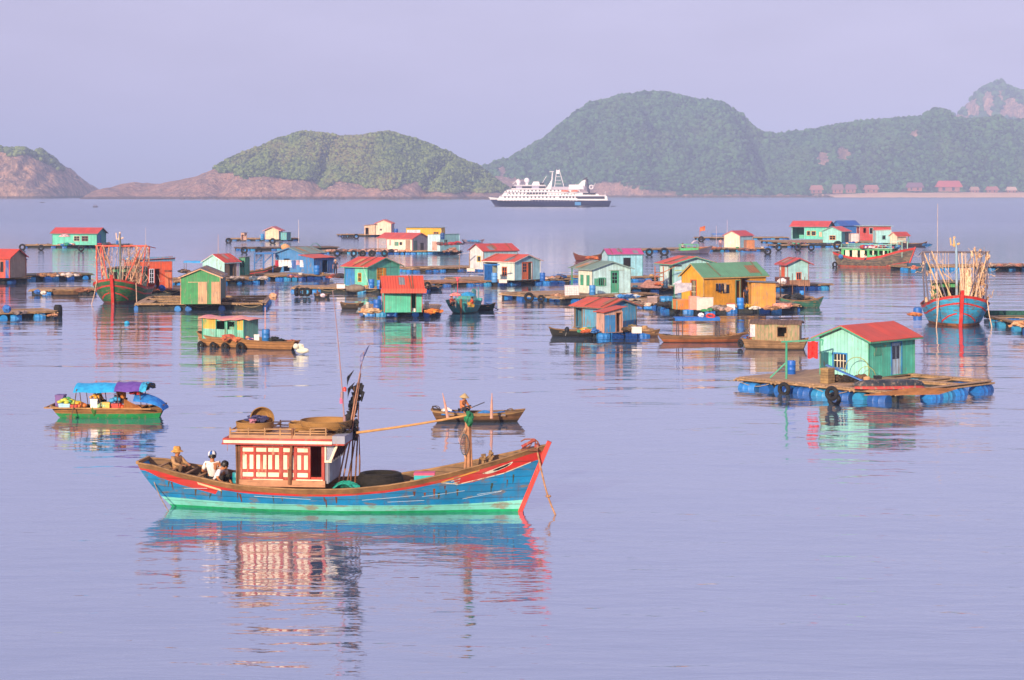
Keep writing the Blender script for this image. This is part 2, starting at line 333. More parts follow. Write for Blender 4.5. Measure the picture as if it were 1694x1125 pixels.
hill('hill', 4600, 900, [(1530, 230), (1570, 190), (1600, 178), (1615, 160), (1632, 140), (1660, 133), (1690, 145), (1720, 150), (1800, 190), (1880, 240)],
     [(1500, 400), (1900, 400)], (rockB, leafB), 7000, 5.5, 47, step=4, pow_=.5, gully=36, ridge_amp=26, crag=40, low=9, patches=[(1608, 180, 14, 15), (1636, 172, 8, 24), (1670, 178, 15, 18), (1694, 186, 16, 14), (1590, 196, 12, 7), (1655, 158, 6, 8)])
# ------------------------------------------------------------------ builders
def V3(*a): return Vector(a)
class MB:
    def __init__(s): s.v = []; s.f = []; s.m = []; s.mi = 0
    def q(s, *p):
        i = len(s.v); s.v += [tuple(x) for x in p]; s.f.append(tuple(range(i, i + len(p)))); s.m.append(s.mi); return s
    def idx(s, vs, fs):
        i = len(s.v); s.v += [tuple(x) for x in vs]
        for f in fs: s.f.append(tuple(i + k for k in f)); s.m.append(s.mi)
        return s
    def box(s, x0, x1, y0, y1, z0, z1):
        vs = [(x, y, z) for x in (x0, x1) for y in (y0, y1) for z in (z0, z1)]
        return s.idx(vs, [(0, 1, 3, 2), (4, 6, 7, 5), (0, 4, 5, 1), (2, 3, 7, 6), (0, 2, 6, 4), (1, 5, 7, 3)])
    def hexa(s, b, t):                      # four base points, four top points
        return s.idx(list(b) + list(t), [(3, 2, 1, 0), (4, 5, 6, 7), (0, 1, 5, 4), (1, 2, 6, 5), (2, 3, 7, 6), (3, 0, 4, 7)])
    def beam(s, p0, p1, w=.06, h=None, up=(0, 0, 1)):
        h = h or w; p0 = Vector(p0); p1 = Vector(p1); d = (p1 - p0).normalized(); u = Vector(up)
        if abs(d.dot(u)) > .98: u = Vector((1, 0, 0))
        a = d.cross(u).normalized() * w / 2; b = a.cross(d).normalized() * h / 2
        return s.hexa([p0 - a - b, p0 + a - b, p0 + a + b, p0 - a + b], [p1 - a - b, p1 + a - b, p1 + a + b, p1 - a + b])
    def tube(s, pts, r=.03, n=6, r1=None, cap=True):
        pts = [Vector(p) for p in pts]; k = len(pts); rs = r if isinstance(r, (list, tuple)) else [r + ((r1 if r1 is not None else r) - r) * i / max(1, k - 1) for i in range(k)]
        base = len(s.v); prev = None
        for i, p in enumerate(pts):
            d = (pts[min(i + 1, k - 1)] - pts[max(i - 1, 0)]).normalized()
            if prev is None: a = d.orthogonal().normalized()
            else:
                a = prev - d * prev.dot(d)
                a = a.normalized() if a.length > 1e-6 else d.orthogonal().normalized()
            prev = a; b = d.cross(a)
            for j in range(n):
                t = 2 * math.pi * j / n; s.v.append(tuple(p + (a * math.cos(t) + b * math.sin(t)) * rs[i]))
        for i in range(k - 1):
            for j in range(n):
                s.f.append((base + i * n + j, base + i * n + (j + 1) % n, base + (i + 1) * n + (j + 1) % n, base + (i + 1) * n + j)); s.m.append(s.mi)
        if cap:
            s.f.append(tuple(base + j for j in range(n))[::-1]); s.f.append(tuple(base + (k - 1) * n + j for j in range(n))); s.m += [s.mi] * 2
        return s
    def lathe(s, prof, n=16, c=(0, 0, 0), M=None, cap=True, arc=1.0):
        base = len(s.v); c = Vector(c); M = M or Matrix.Identity(3); k = len(prof); full = arc >= 1; nn = n if full else n + 1
        for r, z in prof:
            for j in range(nn):
                t = 2 * math.pi * arc * j / n; s.v.append(tuple(c + M @ Vector((r * math.cos(t), r * math.sin(t), z))))
        for i in range(k - 1):
            for j in range(n):
                j2 = (j + 1) % nn; s.f.append((base + i * nn + j, base + i * nn + j2, base + (i + 1) * nn + j2, base + (i + 1) * nn + j)); s.m.append(s.mi)
        if cap and full:
            for i, rev in ((0, True), (k - 1, False)):
                if prof[i][0] > 1e-4:
                    f = tuple(base + i * nn + j for j in range(nn)); s.f.append(f[::-1] if rev else f); s.m.append(s.mi)
        return s
    def torus(s, c, Rr, r, M=None, n=20, k=8, sq=1.0):
        c = Vector(c); M = M or Matrix.Identity(3); base = len(s.v)
        for i in range(n):
            t = 2 * math.pi * i / n
            for j in range(k):
                u = 2 * math.pi * j / k; q = Vector(((Rr + r * math.cos(u)) * math.cos(t), (Rr + r * math.cos(u)) * math.sin(t), r * sq * math.sin(u))); s.v.append(tuple(c + M @ q))
        for i in range(n):
            for j in range(k):
                s.f.append((base + i * k + j, base + ((i + 1) % n) * k + j, base + ((i + 1) % n) * k + (j + 1) % k, base + i * k + (j + 1) % k)); s.m.append(s.mi)
        return s
    def grid(s, rows, close=False):         # rows of points, equal length
        base = len(s.v); nr = len(rows); nc = len(rows[0])
        for r_ in rows: s.v += [tuple(p) for p in r_]
        for i in range(nr - 1):
            for j in range(nc - 1):
                s.f.append((base + i * nc + j, base + i * nc + j + 1, base + (i + 1) * nc + j + 1, base + (i + 1) * nc + j)); s.m.append(s.mi)
        return s
    def sheet(s, fn, nu, nv, th=.03):       # solid sheet from fn(u, v) -> top point
        top = [[Vector(fn(i / nu, j / nv)) for j in range(nv + 1)] for i in range(nu + 1)]
        bot = [[p - Vector((0, 0, th)) for p in r_] for r_ in top]
        s.grid(top); s.grid(bot)
        for e in (lambda a: a[0], lambda a: a[-1], lambda a: [r_[0] for r_ in a], lambda a: [r_[-1] for r_ in a]): s.grid([e(top), e(bot)])
        return s
    def blob(s, c, r, seed=0, amp=.25, flat=1.0):
        v, f = ico(); rs = np.random.RandomState(seed); c = Vector(c); r = r if hasattr(r, '__len__') else (r, r, r * flat)
        k = 1 + amp * (rs.rand(len(v)) - .5) * 2
        return s.idx([(c[0] + v[i][0] * r[0] * k[i], c[1] + v[i][1] * r[1] * k[i], c[2] + v[i][2] * r[2] * k[i]) for i in range(len(v))], [tuple(q) for q in f])
    def build(s, name, mat, parent=None, smooth=None):
        me = bpy.data.meshes.new(name); me.from_pydata(s.v, [], s.f)
        for m in (mat if isinstance(mat, (list, tuple)) else [mat]): me.materials.append(m)
        me.polygons.foreach_set('material_index', s.m)
        if smooth:
            me.polygons.foreach_set('use_smooth', [True] * len(s.f)); me.set_sharp_from_angle(angle=R(smooth if smooth > 1 else 40))
        me.update(); o = bpy.data.objects.new(name, me); COL.objects.link(o)
        if parent: o.parent = parent
        return o
def thing(name, label, cat, loc, rz=0, group=None):
    o = bpy.data.objects.new(name, None); COL.objects.link(o); o.empty_display_size = .3
    o.location = loc; o.rotation_euler = (0, 0, rz); return tag(o, label, cat, group)
def single(mb, name, mat, label, cat, loc, rz=0, group=None, smooth=None, rot=None):
    o = mb.build(name, mat, None, smooth); o.location = loc; o.rotation_euler = rot or (0, 0, rz); return tag(o, label, cat, group)
def rotX(a): return Matrix.Rotation(a, 3, 'X')
def rotY(a): return Matrix.Rotation(a, 3, 'Y')
def rotZ(a): return Matrix.Rotation(a, 3, 'Z')

DRUM = [(.0, 0), (.27, 0), (.285, .03), (.285, .28), (.30, .30), (.285, .32), (.285, .58), (.30, .60), (.285, .62), (.285, .86), (.27, .89), (0, .89)]
def drum_prof(s=1.0, r=1.0): return [(a * s * r, b * s) for a, b in DRUM]
BLUE = ['1b6fc2', '2a86d8', '1f5fae', '2f93c9']
def drum_mat(i=0): return plain(BLUE[i % 4], .45, var=.3)
def barrel(loc, label, group=None, s=1.0, c=None, lying=None, z=None):
    """A loose plastic drum standing (or lying along an angle) on something."""
    mb = MB(); M = None; off = (0, 0, 0)
    if lying is not None: M = rotZ(lying) @ rotY(R(90)); off = (0, 0, .3 * s)
    mb.lathe(drum_prof(s), 14, off, M); o = single(mb, 'barrel', plain(c, .45) if c else drum_mat(rnd.randint(0, 3)), label, 'barrel', loc, 0, group, 40)
    if lying is None:
        MB().lathe([(0, .885 * s), (.04 * s, .885 * s), (.04 * s, .92 * s), (0, .92 * s)], 8, (.14 * s, 0, 0)).build('cap', plain('202428'), o, 40)
    return o
RUB = lambda: plain('17171a', .85, var=.35, scale=9, bump=.6)
def tyre(loc, label, group=None, Rr=.27, r=.11, face=0, tilt=0, lay=False):
    """A tyre hanging with its hole facing the angle 'face' (0 = toward the camera), or lying flat."""
    mb = MB(); M = rotZ(face) @ rotX(R(90 + tilt)) if not lay else Matrix.Identity(3)
    mb.torus((0, 0, 0), Rr, r, M, 20, 8, 1.15)
    return single(mb, 'tyre', RUB(), label, 'tyre', loc, 0, group, 60)
def edgef(p0, p1):
    d = p1 - p0; return d.length, math.atan2(d.y, d.x)
def raft(ctx, px0, py0, px1, py1, depth, z=.42, nx=4, ny=2, decks=(), front=.75, side=.5, back=.3, c='c09c76', group='raft decks of the floating village', bs=.9, seed=0, label=None, rails=0, nets=True, name='raft', vert=False, bcol=None):
    """A timber raft: its front edge runs between two photo points on the water; it reaches 'depth' metres back."""
    p0 = P(px0, py0); p1 = P(px1, py1); L, rz = edgef(p0, p1); W = depth; rs = random.Random(seed + int(px0))
    t = thing(name, label or ctx, 'raft', p0, rz, group)
    wm = wood(c, dark=.55); f = MB(); k = MB()
    for j in range(ny + 1):
        y = W * j / ny
        for o_ in (-.13, .13): 
            pts = [(L * i / 8 - .12 + rs.uniform(0, .1) * (i in (0, 8)), y + o_ + rs.uniform(-.03, .03), z - .07 + rs.uniform(-.012, .012)) for i in range(9)]
            f.tube(pts, .06, 5)
        for i in range(int(L / .9) + 1): # short walkway planks seen edge-on
            x = min(i * .9 + .05, L - .9); k.hexa(*[[(x + a, y - .24 + rs.uniform(-.02, .02), z - .012 + h), (x + b, y - .24, z - .012 + h), (x + b, y + .24, z - .012 + h), (x + a, y + .24, z - .012 + h)] for a, b, h in ((0, .87, 0), (0, .87, .035 + rs.uniform(0, .012)))])
    for i in range(nx + 1):
        x = L * i / nx
        for o_ in (-.12, .12): f.tube([(x + o_, -.2, z - .12), (x + o_ + rs.uniform(-.06, .06), W + .2, z - .12)], .055, 5)
        if rails or i in (0, nx): k.box(x - .2, x + .2, .24, W - .24, z - .02, z + .012)
    f.build('frame', wm, t, 50)
    for y in (.22, W - .1): n = MB(); n.sheet(lambda u, v: (.1 + (L - .2) * u, y + .2 * v + .05 * math.sin(u * 31), z - .13 - .04 * math.sin(u * 17)), 24, 1, z - .13 + .3); n.build('net_skirt', cloth('1e2a30', '3a3a36', 7), t)
    for (a0, a1, b0, b1) in decks: k.box(L * a0, L * a1, W * b0 + .01, W * b1, z + .014, z + .045)
    k.build('deck', wood(c, plank='x', pitch=.2, dark=.6), t)
    def drumf(x, y, a, s=bs):
        m = MB(); m.lathe(drum_prof(s, 1.05), 12, (0, 0, 0), rotZ(a) @ rotY(R(90)))
        o = m.build('float_drum', plain(bcol or rs.choice(BLUE), .45, var=.3), t, 40); o.location = (x, y, z - .2 - .27 * s + rs.uniform(-.03, .02))
    x = rs.uniform(0, .3)
    while x < L - .95 * bs:
        if rs.random() < front:
            if vert or rs.random() < .12: drumf(x + .4, -.15, R(90))
            else: drumf(x, 0 + rs.uniform(-.05, .12), rs.uniform(-.05, .05))
        x += .93 * bs + rs.uniform(0, .1)
    for sx in (0, L - .05):
        y = .4
        while y < W - .9:
            if rs.random() < side: drumf(sx, y, R(90))
            y += .98
    x = .2
    while x < L - .9:
        if rs.random() < back: drumf(x, W, 0)
        x += 1.0
    lb = t['label']
    if ' under ' in lb and bs == .9 and L > 4:
        who = lb.split(' under ', 1)[1]; who = who if who.startswith('the') else 'the ' + who
        for wh_, fx in (('left', .12), ('middle', .45), ('right', .85)):
            kd = rs.choice(['coil', 'planks', 'basin', 'drum', None]); q = Vector((L * fx + rs.uniform(-.3, .3), rs.uniform(.0, .25), z + .03))
            wp = Matrix.Translation(p0) @ Matrix.Rotation(rz, 4, 'Z') @ q; lab = ' at the ' + wh_ + ' of the deck before ' + who; lab = lab if len(lab.split()) <= 13 else ' on deck ' + wh_ + ', ' + who
            if len(lab.split()) > 13: continue
            if kd == 'coil':
                m = MB()
                for k_ in range(4): m.torus((rs.uniform(-.03, .03), rs.uniform(-.03, .03), .03 + k_ * .045), .26 - .02 * k_, .028, None, 16, 5)
                single(m, 'rope_coil', cloth(rs.choice(['c8a070', '3a6a8a', 'b8b0a0']), None, 12), 'coil of rope' + lab, 'rope', wp, rs.uniform(0, 3), smooth=60)
            elif kd == 'planks':
                m = MB()
                for k_ in range(5): m.box(-.8 + rs.uniform(-.1, .1), .8 + rs.uniform(-.2, .2), -.3 + k_ * .1, -.22 + k_ * .1, .0 + .03 * (k_ % 2), .05 + .03 * (k_ % 2))
                single(m, 'plank_pile', wood('b08c68'), 'pile of planks' + lab, 'planks', wp, rz + rs.uniform(-.3, .3))
            elif kd == 'basin':
                m = MB(); m.lathe([(0, 0), (.2, 0), (.3, .2), (.28, .2), (.19, .03), (0, .03)], 14); single(m, 'basin', plain(rs.choice(['c84a3a', '2f78c0', 'e0d8d0', '3a9a6a'])), 'plastic basin' + lab, 'basin', wp, 0, smooth=50)
            elif kd == 'drum': barrel(wp, 'short drum' + lab, s=rs.uniform(.5, .7), c=rs.choice(['2a6fb8', '3a5a6a', 'c0b8b0']))
    if nets:
        n = MB()
        for i in range(nx):
            if rs.random() < .55:
                x0 = L * i / nx + .25; x1 = L * (i + 1) / nx - .25
                pts = [(x0 + (x1 - x0) * q / 8, -.22, z - .16 - .16 * math.sin(math.pi * q / 8)) for q in range(9)]; n.tube(pts, .018, 4)
        if n.v: n.build('rope', plain('b09a78', .9), t)
    return t
def clutter(loc, label, n=8, rad=.6, cols=('b5834e', '8a6a4a', '3c6a9c', 'c9a276'), seed=0, name='net_pile', cat='nets', h=.3, group=None):
    """A heap of nets, rope and rags on a deck."""
    rs = random.Random(seed); mats = [cloth(c, scale=9) for c in cols]; mb = MB()
    k_ = min(1.25, rad / .6); ry = min(rad * .7, .75); n = int(n * max(1, rad / .8) * 1.6)
    for i in range(n):
        a = rs.uniform(0, 6.3); q = rs.random() ** .7; r = rs.uniform(.09, .22) * k_; mb.mi = rs.randrange(len(cols)); lump = .5 + .5 * math.sin(math.cos(a) * q * rad * 2.1 + seed)
        mb.blob((math.cos(a) * q * rad, math.sin(a) * q * ry, r * .5 + (1 - q) * h * .6 * lump + rs.random() * h * .3), (r * rs.uniform(1, 1.8), r, r * rs.uniform(.5, .9)), rs.randrange(999), .4)
    for i in range(n // 3):
        a = rs.uniform(0, 6.3); mb.mi = 0; mb.torus((math.cos(a) * rad * .5, math.sin(a) * ry * .6, h * .5 + .05), .16, .02, rotX(rs.uniform(-.8, .8)) @ rotY(rs.uniform(-.6, .6)), 12, 4)
    return single(mb, name, mats, label, cat, loc, 0, group)
def crate(loc, label, sx=.6, sy=.45, sz=.4, c='e8e4dc', rz=0, name='crate', cat='crate', slats=False, group=None, lid=None):
    mb = MB(); mb.box(-sx / 2, sx / 2, -sy / 2, sy / 2, 0, sz)
    o = single(mb, name, (wood(c, plank='z', pitch=.13) if slats else plain(c, .55)), label, cat, loc, rz, group)
    l = MB(); l.box(-sx / 2 - .015, sx / 2 + .015, -sy / 2 - .015, sy / 2 + .015, sz - .05, sz + .02); l.build('rim', plain(lid or c, .5, var=.3), o); return o

def house(label, xl, xc, xr, yb, ye, yr, th, z=.46, gable='L', wall='58c99a', roof='c8343c', trim=None, ops=(), oh=.28, plank='v', wallR=None, wear=.3, group='houses of the floating village', roofwear=.3, name='house', rise=None, cat='house', amin=0, bmin=0, pitch=.16, shed=None, roofpitch=.16, under='8c7a68', ext=0, extc=None):
    """A plank hut. Photo columns of its left, near and right corners, photo rows of its base, eave and ridge, and the angle of its left wall to the picture."""
    s = SCL(yb, z); t_ = R(th); a = max((xc - xl) / s / max(.05, math.cos(t_)), amin); b = max((xr - xc) / s / max(.05, math.sin(t_)), bmin)
    hh = (yb - ye) / s; rr = rise if rise is not None else max(.1, (ye - yr) / s)
    root = thing(name, label, cat, P(xc, yb, z), R(90 - th) - math.atan((xc - 847) / F), group)
    mats = [paint(wall, plank, wear, pitch=pitch, under=under), paint(wallR or wall, plank, wear, pitch=pitch, under=under)]  # right wall often a darker copy of the paint, shade put into colour
    W = MB()
    def fp(face, s_, z_, d=0): return (d, a - s_, z_) if face == 'L' else (s_, d, z_)
    doors = []
    for face, wid in (('L', a), ('R', b)):
        W.mi = 0 if face == 'L' else 1
        hs = [(o[1] * wid, o[2] * wid, max(o[3], .02) * hh, min(o[4], .97) * hh) for o in ops if o[0] == face and o[5] != 'board']
        us = sorted({0, wid} | {h[0] for h in hs} | {h[1] for h in hs}); zs = sorted({0, hh} | {h[2] for h in hs} | {h[3] for h in hs})
        for i in range(len(us) - 1):
            for j in range(len(zs) - 1):
                um = (us[i] + us[i + 1]) / 2; zm = (zs[j] + zs[j + 1]) / 2
                if any(h[0] < um < h[1] and h[2] < zm < h[3] for h in hs): continue
                W.q(fp(face, us[i], zs[j]), fp(face, us[i + 1], zs[j]), fp(face, us[i + 1], zs[j + 1]), fp(face, us[i], zs[j + 1]))
        for h in hs:
            c4 = [(h[0], h[2]), (h[1], h[2]), (h[1], h[3]), (h[0], h[3])]
            for i in range(4):
                p_, q_ = c4[i], c4[(i + 1) % 4]; W.q(fp(face, *p_), fp(face, *q_), fp(face, *q_, .08), fp(face, *p_, .08))
    W.mi = 0; W.q((0, a, 0), (b, a, 0), (b, a, hh), (0, a, hh)); W.q((b, 0, 0), (b, a, 0), (b, a, hh), (b, 0, hh))
    if shed: pass
    elif gable == 'L':
        W.q((0, a, hh), (0, 0, hh), (0, a / 2, hh + rr)); W.q((b, a, hh), (b, 0, hh), (b, a / 2, hh + rr))
    else:
        W.mi = 1; W.q((0, 0, hh), (b, 0, hh), (b / 2, 0, hh + rr)); W.mi = 0; W.q((0, a, hh), (b, a, hh), (b / 2, a, hh + rr))
    if shed:      # single slope; shed = (rise at left side of face, rise at right side) across the gable face
        r0, r1 = shed
        if gable == 'L': 
            W.q((0, a, hh), (0, 0, hh), (0, 0, hh + r1), (0, a, hh + r0)); W.q((b, a, hh), (b, 0, hh), (b, 0, hh + r1), (b, a, hh + r0)); W.mi = 1; W.q((0, 0, hh), (b, 0, hh), (b, 0, hh + r1), (0, 0, hh + r1))
        else:
            W.mi = 1; W.q((0, 0, hh), (b, 0, hh), (b, 0, hh + r1), (0, 0, hh + r0)); W.mi = 0; W.q((0, 0, hh), (0, a, hh), (0, a, hh + r0), (0, 0, hh + r0)); W.q((0, a, hh), (b, a, hh), (b, a, hh + r1), (0, a, hh + r0))
    W.build('wall', mats, root)
    RM = MB(); rs = random.Random(int(xc * 7 + yb)); J = {}
    def jit(i, j):
        if (i, j) not in J: J[(i, j)] = rs.uniform(-.018, .018)
        return J[(i, j)]
    n_al = 7
    if shed:
        r0, r1 = shed
        if gable == 'L': fn = lambda u, v: (-oh + u * (b + 2 * oh), -oh + v * (a + 2 * oh), hh + .03 + r1 + (r0 - r1) * (v * (a + 2 * oh) - oh) / a + jit(round(u * n_al), round(v * 3)))
        else: fn = lambda u, v: (-oh + v * (b + 2 * oh), -oh + u * (a + 2 * oh), hh + .03 + r0 + (r1 - r0) * (v * (b + 2 * oh) - oh) / b + jit(round(u * n_al), round(v * 3)))
        RM.sheet(fn, n_al, 3)
    else:
        for sd_ in (0, 1):
            if gable == 'L':
                e = oh * rr / (a / 2)
                fn = lambda u, v, sd_=sd_: (-oh + u * (b + 2 * oh + ext), (-oh + v * (a / 2 + oh)) if sd_ == 0 else (a + oh - v * (a / 2 + oh)), hh + .03 - e + v * (rr + e) + (jit(round(u * n_al), round(v * 3) + 9 * sd_) if v < .99 else 0))
            else:
                e = oh * rr / (b / 2)
                fn = lambda u, v, sd_=sd_: ((-oh + v * (b / 2 + oh)) if sd_ == 0 else (b + oh - v * (b / 2 + oh)), -oh + u * (a + 2 * oh + ext), hh + .03 - e + v * (rr + e) + (jit(round(u * n_al), round(v * 3) + 9 * sd_) if v < .99 else 0))
            RM.sheet(fn, n_al, 3)
            if sd_ == 0: fn0 = fn
    rf = RM.build('roof', rib(roof, 'x' if (gable == 'L') else 'y', roofpitch, roofwear), root)
    if 13 < s < 30 and not shed and a > 1.5 and b > 1.5:        # a newer patch sheet and battens holding the roof down
        for q in range(1 + int(rs.random() < .5)):
            u0 = rs.uniform(.1, .75); v0 = rs.uniform(.05, .4); Q = MB(); Q.sheet(lambda u, v: tuple(Vector(fn0(u0 + .14 * u, v0 + .5 * v)) + V3(0, 0, .03)), 2, 2, .02); Q.build('roof_patch', rib(rs.choice(['a89890', '9a5a50', '7f8a90', 'c07a68']), 'x' if gable == 'L' else 'y', roofpitch, .6), rf)
        for q in range(2):
            u0 = rs.uniform(.1, .9); Q = MB(); Q.beam(Vector(fn0(u0, .03)) + V3(0, 0, .05), Vector(fn0(u0 + rs.uniform(-.04, .04), .97)) + V3(0, 0, .05), .06, .04); Q.build('roof_batten', wood('8a6c54'), rf)
    T = MB(); tm = paint(trim or wall, None, .3)
    if shed:
        pass
    elif gable == 'L':
        e = oh * rr / (a / 2)
        for x in (-oh + .02, b + oh - .05):
            T.beam((x, -oh, hh - e - .04), (x, a / 2, hh + rr - .04), .03, .09); T.beam((x, a / 2, hh + rr - .04), (x, a + oh, hh - e - .04), .03, .09)
        T.beam((-oh, -oh + .03, hh - e - .05), (b + oh, -oh + .03, hh - e - .05), .03, .08)
    else:
        e = oh * rr / (b / 2)
        for y in (-oh + .02, a + oh - .05):
            T.beam((-oh, y, hh - e - .04), (b / 2, y, hh + rr - .04), .03, .09); T.beam((b / 2, y, hh + rr - .04), (b + oh, y, hh - e - .04), .03, .09)
        T.beam((-oh + .03, -oh, hh - e - .05), (-oh + .03, a + oh, hh - e - .05), .03, .08)
    for (x, y) in ((-.012, -.012), (-.012, a + .012), (b + .012, -.012)): T.box(x - .025, x + .025, y - .025, y + .025, 0, hh - .01)
    T.build('trim', tm, root)
    if ext:
        Q = MB(); pc = paint(extc or trim or wall, None, .3)
        for t_ in (0, 1):
            x, y = ((b + ext, t_ * a) if gable == 'L' else (t_ * b, a + ext)); Q.box(x - .05, x + .05, y - .05, y + .05, 0, hh)
        if gable == 'R': Q.beam((0, a, .5 * hh), (0, a + ext, .5 * hh), .05); Q.beam((0, a, .12 * hh), (0, a + ext, .12 * hh), .05); Q.beam((0, a, hh - .03), (0, a + ext, hh - .03), .05)
        else: Q.beam((b, 0, .5 * hh), (b + ext, 0, .5 * hh), .05); Q.beam((b, 0, hh - .03), (b + ext, 0, hh - .03), .05)
        Q.build('porch_frame', pc, root)
    for o in ops:
        face, s0, s1, z0, z1, kind = o[:6]; c1 = o[6] if len(o) > 6 else '2f8f6a'; c2 = o[7] if len(o) > 7 else c1; mun = o[8] if len(o) > 8 else (2, 2)
        wid = a if face == 'L' else b; u0, u1 = s0 * wid, s1 * wid; w0, w1 = z0 * hh, z1 * hh
        def bar(mb, ua, ub, za, zb, da, db):
            p = [fp(face, ua, za, da), fp(face, ub, zb, db)]; mb.box(*sum(([min(p[0][k], p[1][k]), max(p[0][k], p[1][k])] for k in range(3)), []))
        f = min(.07, (u1 - u0) * .16)
        if kind == 'board':
            m = MB(); bar(m, u0, u1, w0, w1, -.03, -.004); m.build('shutter', paint(c1, plank, .3), root); continue
        m = MB(); bar(m, u0 - f, u0, w0 - f * (kind == 'win'), w1 + f, -.025, .03); bar(m, u1, u1 + f, w0 - f * (kind == 'win'), w1 + f, -.025, .03); bar(m, u0, u1, w1, w1 + f, -.024, .03)
        if kind == 'win': bar(m, u0, u1, w0 - f, w0, -.04, .03)
        nm = 'window' if kind == 'win' else ('door' if kind == 'door' else 'door_frame')
        fr = m.build(nm, paint(c1, None, .2), root)
        if kind == 'win':
            g = MB(); bar(g, u0, u1, w0, w1, .055, .065); g.build('pane', GLASS(), fr)
            g = MB(); n1, n2 = mun
            for i in range(1, n1): u = u0 + (u1 - u0) * i / n1; bar(g, u - .018, u + .018, w0, w1, .02, .05)
            for j in range(1, n2): zz = w0 + (w1 - w0) * j / n2; bar(g, u0, u1, zz - .018, zz + .018, .022, .048)
            if g.v: g.build('muntin', paint(c2, None, .15), fr)
        elif kind == 'door':
            g = MB(); bar(g, u0, u1, w0, w1, .03, .06); g.build('leaf', paint(c2, 'v', .3, pitch=.14), fr)
            if mun != (2, 2):
                g = MB(); n1, n2 = mun; q0 = w0 + (w1 - w0) * .45; q1 = w1 - .08; k0 = u0 + .09; k1 = u1 - .09
                for i in range(n1):
                    for j in range(n2): bar(g, k0 + (k1 - k0) * (i + .08) / n1, k0 + (k1 - k0) * (i + .92) / n1, q0 + (q1 - q0) * (j + .08) / n2, q0 + (q1 - q0) * (j + .92) / n2, .024, .034)
                g.build('pane', GLASS(), fr)
    root['_dims'] = (a, b, hh, rr); return root
def GLASS(): return plain('14181c', .12, var=.1, bump=0, spec=.8)
def hpt(root, x, y, z=0):                  # a point of a house or boat frame in the world
    return Matrix.Translation(root.location) @ root.rotation_euler.to_matrix().to_4x4() @ Vector((x, y, z))

def lerp(tab, t):
    return float(np.interp(t, [q[0] for q in tab], [q[1] for q in tab]))
def hull(root, L, B, sheer, plan, bands, rake=(.3, .5), bottom=-.35, power=(.35, .35, .9), deck=.3, th=.05, mats=None, inner='8a6a4a', n=44, railw=.05, rail='8f6c48', stem=None, stemw=.1, x0=0, centre=False, deckc='9a7852', ts=None):
    """A boat hull built from stations. x runs stern to bow; sheer/plan are (t, value) tables; bands = [(z or f(t), material index)] from the bottom up, ending at the sheer."""
    ts = ts or [i / n for i in range(n + 1)]
    def pt(t, z, side, off=0):
        zs = lerp(sheer, t); w = max(0, min(1, (z - bottom) / (zs - bottom)))
        hb = B / 2 * lerp(plan, t); p = lerp([(0, power[0]), (.5, power[1]), (.8, power[1] * .5 + power[2] * .5), (1, power[2])], t)
        y = hb * w ** p; xa = rake[0] * (1 - w) ** 1.3; xb = L - rake[1] * (1 - w); x = xa + (xb - xa) * t
        return Vector((x0 + x, side * (y + off), z))
    hb = MB()
    for side in (-1, 1):
        prev = [bottom] * len(ts)
        for (zf, mi) in bands:
            nxt = [(lerp(sheer, t) if zf is None else (zf(t) if callable(zf) else zf)) for t in ts]; nxt = [max(prev[i], min(nxt[i], lerp(sheer, ts[i]))) for i in range(len(ts))]
            hb.mi = mi; sub = 4
            hb.grid([[pt(t, prev[i] + (nxt[i] - prev[i]) * k / sub, side) for i, t in enumerate(ts)] for k in range(sub + 1)]); prev = nxt
    hb.mi = bands[min(2, len(bands) - 1)][1]
    tr = [pt(0, bottom + (lerp(sheer, 0) - bottom) * k / 6, -1) for k in range(7)]; tr2 = [pt(0, bottom + (lerp(sheer, 0) - bottom) * k / 6, 1) for k in range(7)]; hb.grid([tr, tr2])
    hb.build('hull', mats, root, 45)
    ib = MB(); dz = lambda t: lerp(sheer, t) - (deck(t) if callable(deck) else deck)
    for side in (-1, 1): ib.grid([[pt(t, max(lerp(sheer, t), dz(t)) - .002, side, -min(th, pt(t, lerp(sheer, t), 1).y)) for t in ts], [pt(t, dz(t), side, -min(th, pt(t, dz(t), 1).y)) for t in ts]])
    ib.build('bulwark', wood(inner, plank='z', pitch=.14), root)
    db = MB(); db.grid([[pt(t, dz(t), -1, -min(th, pt(t, dz(t), 1).y)) for t in ts], [pt(t, dz(t), 1, -min(th, pt(t, dz(t), 1).y)) for t in ts]]); db.build('deck', wood(deckc, plank='y', pitch=.17), root)
    rb = MB()
    for side in (-1, 1):
        pts = [pt(t, lerp(sheer, t), side) for t in ts]
        for i in range(len(pts) - 1):
            a_, b_ = pts[i], pts[i + 1]; w_ = Vector((0, side * railw, 0)); h_ = Vector((0, 0, railw * .6))
            rb.hexa([a_ - w_ * 1.2, b_ - w_ * 1.2, b_ + w_ * .5, a_ + w_ * .5], [a_ - w_ * 1.2 + h_, b_ - w_ * 1.2 + h_, b_ + w_ * .5 + h_, a_ + w_ * .5 + h_])
    a_, b_ = pt(0, lerp(sheer, 0), -1), pt(0, lerp(sheer, 0), 1); rb.beam(a_ + V3(0, 0, .02), b_ + V3(0, 0, .02), railw * 1.6)
    rb.build('gunwale', rail if not isinstance(rail, str) else wood(rail), root)
    if stem is not None:
        sb = MB(); zs = lerp(sheer, 1); pts = [pt(1, bottom + (zs - bottom) * k / 5, 1) for k in range(6)]
        ex = (pts[-1] - pts[-2]).normalized() * stem[1]
        for k in range(5): sb.beam(pts[k] + V3(stemw * .3, 0, 0), pts[k + 1] + (ex if k == 4 else V3(0, 0, 0)) + V3(stemw * .3, 0, 0), stemw, stemw * 1.6, up=(0, 1, 0))
        sb.build('stem_post', stem[0], root)
    return pt
SAMP = [(0, .62), (.12, .8), (.35, 1), (.65, 1), (.85, .72), (1, .28)]
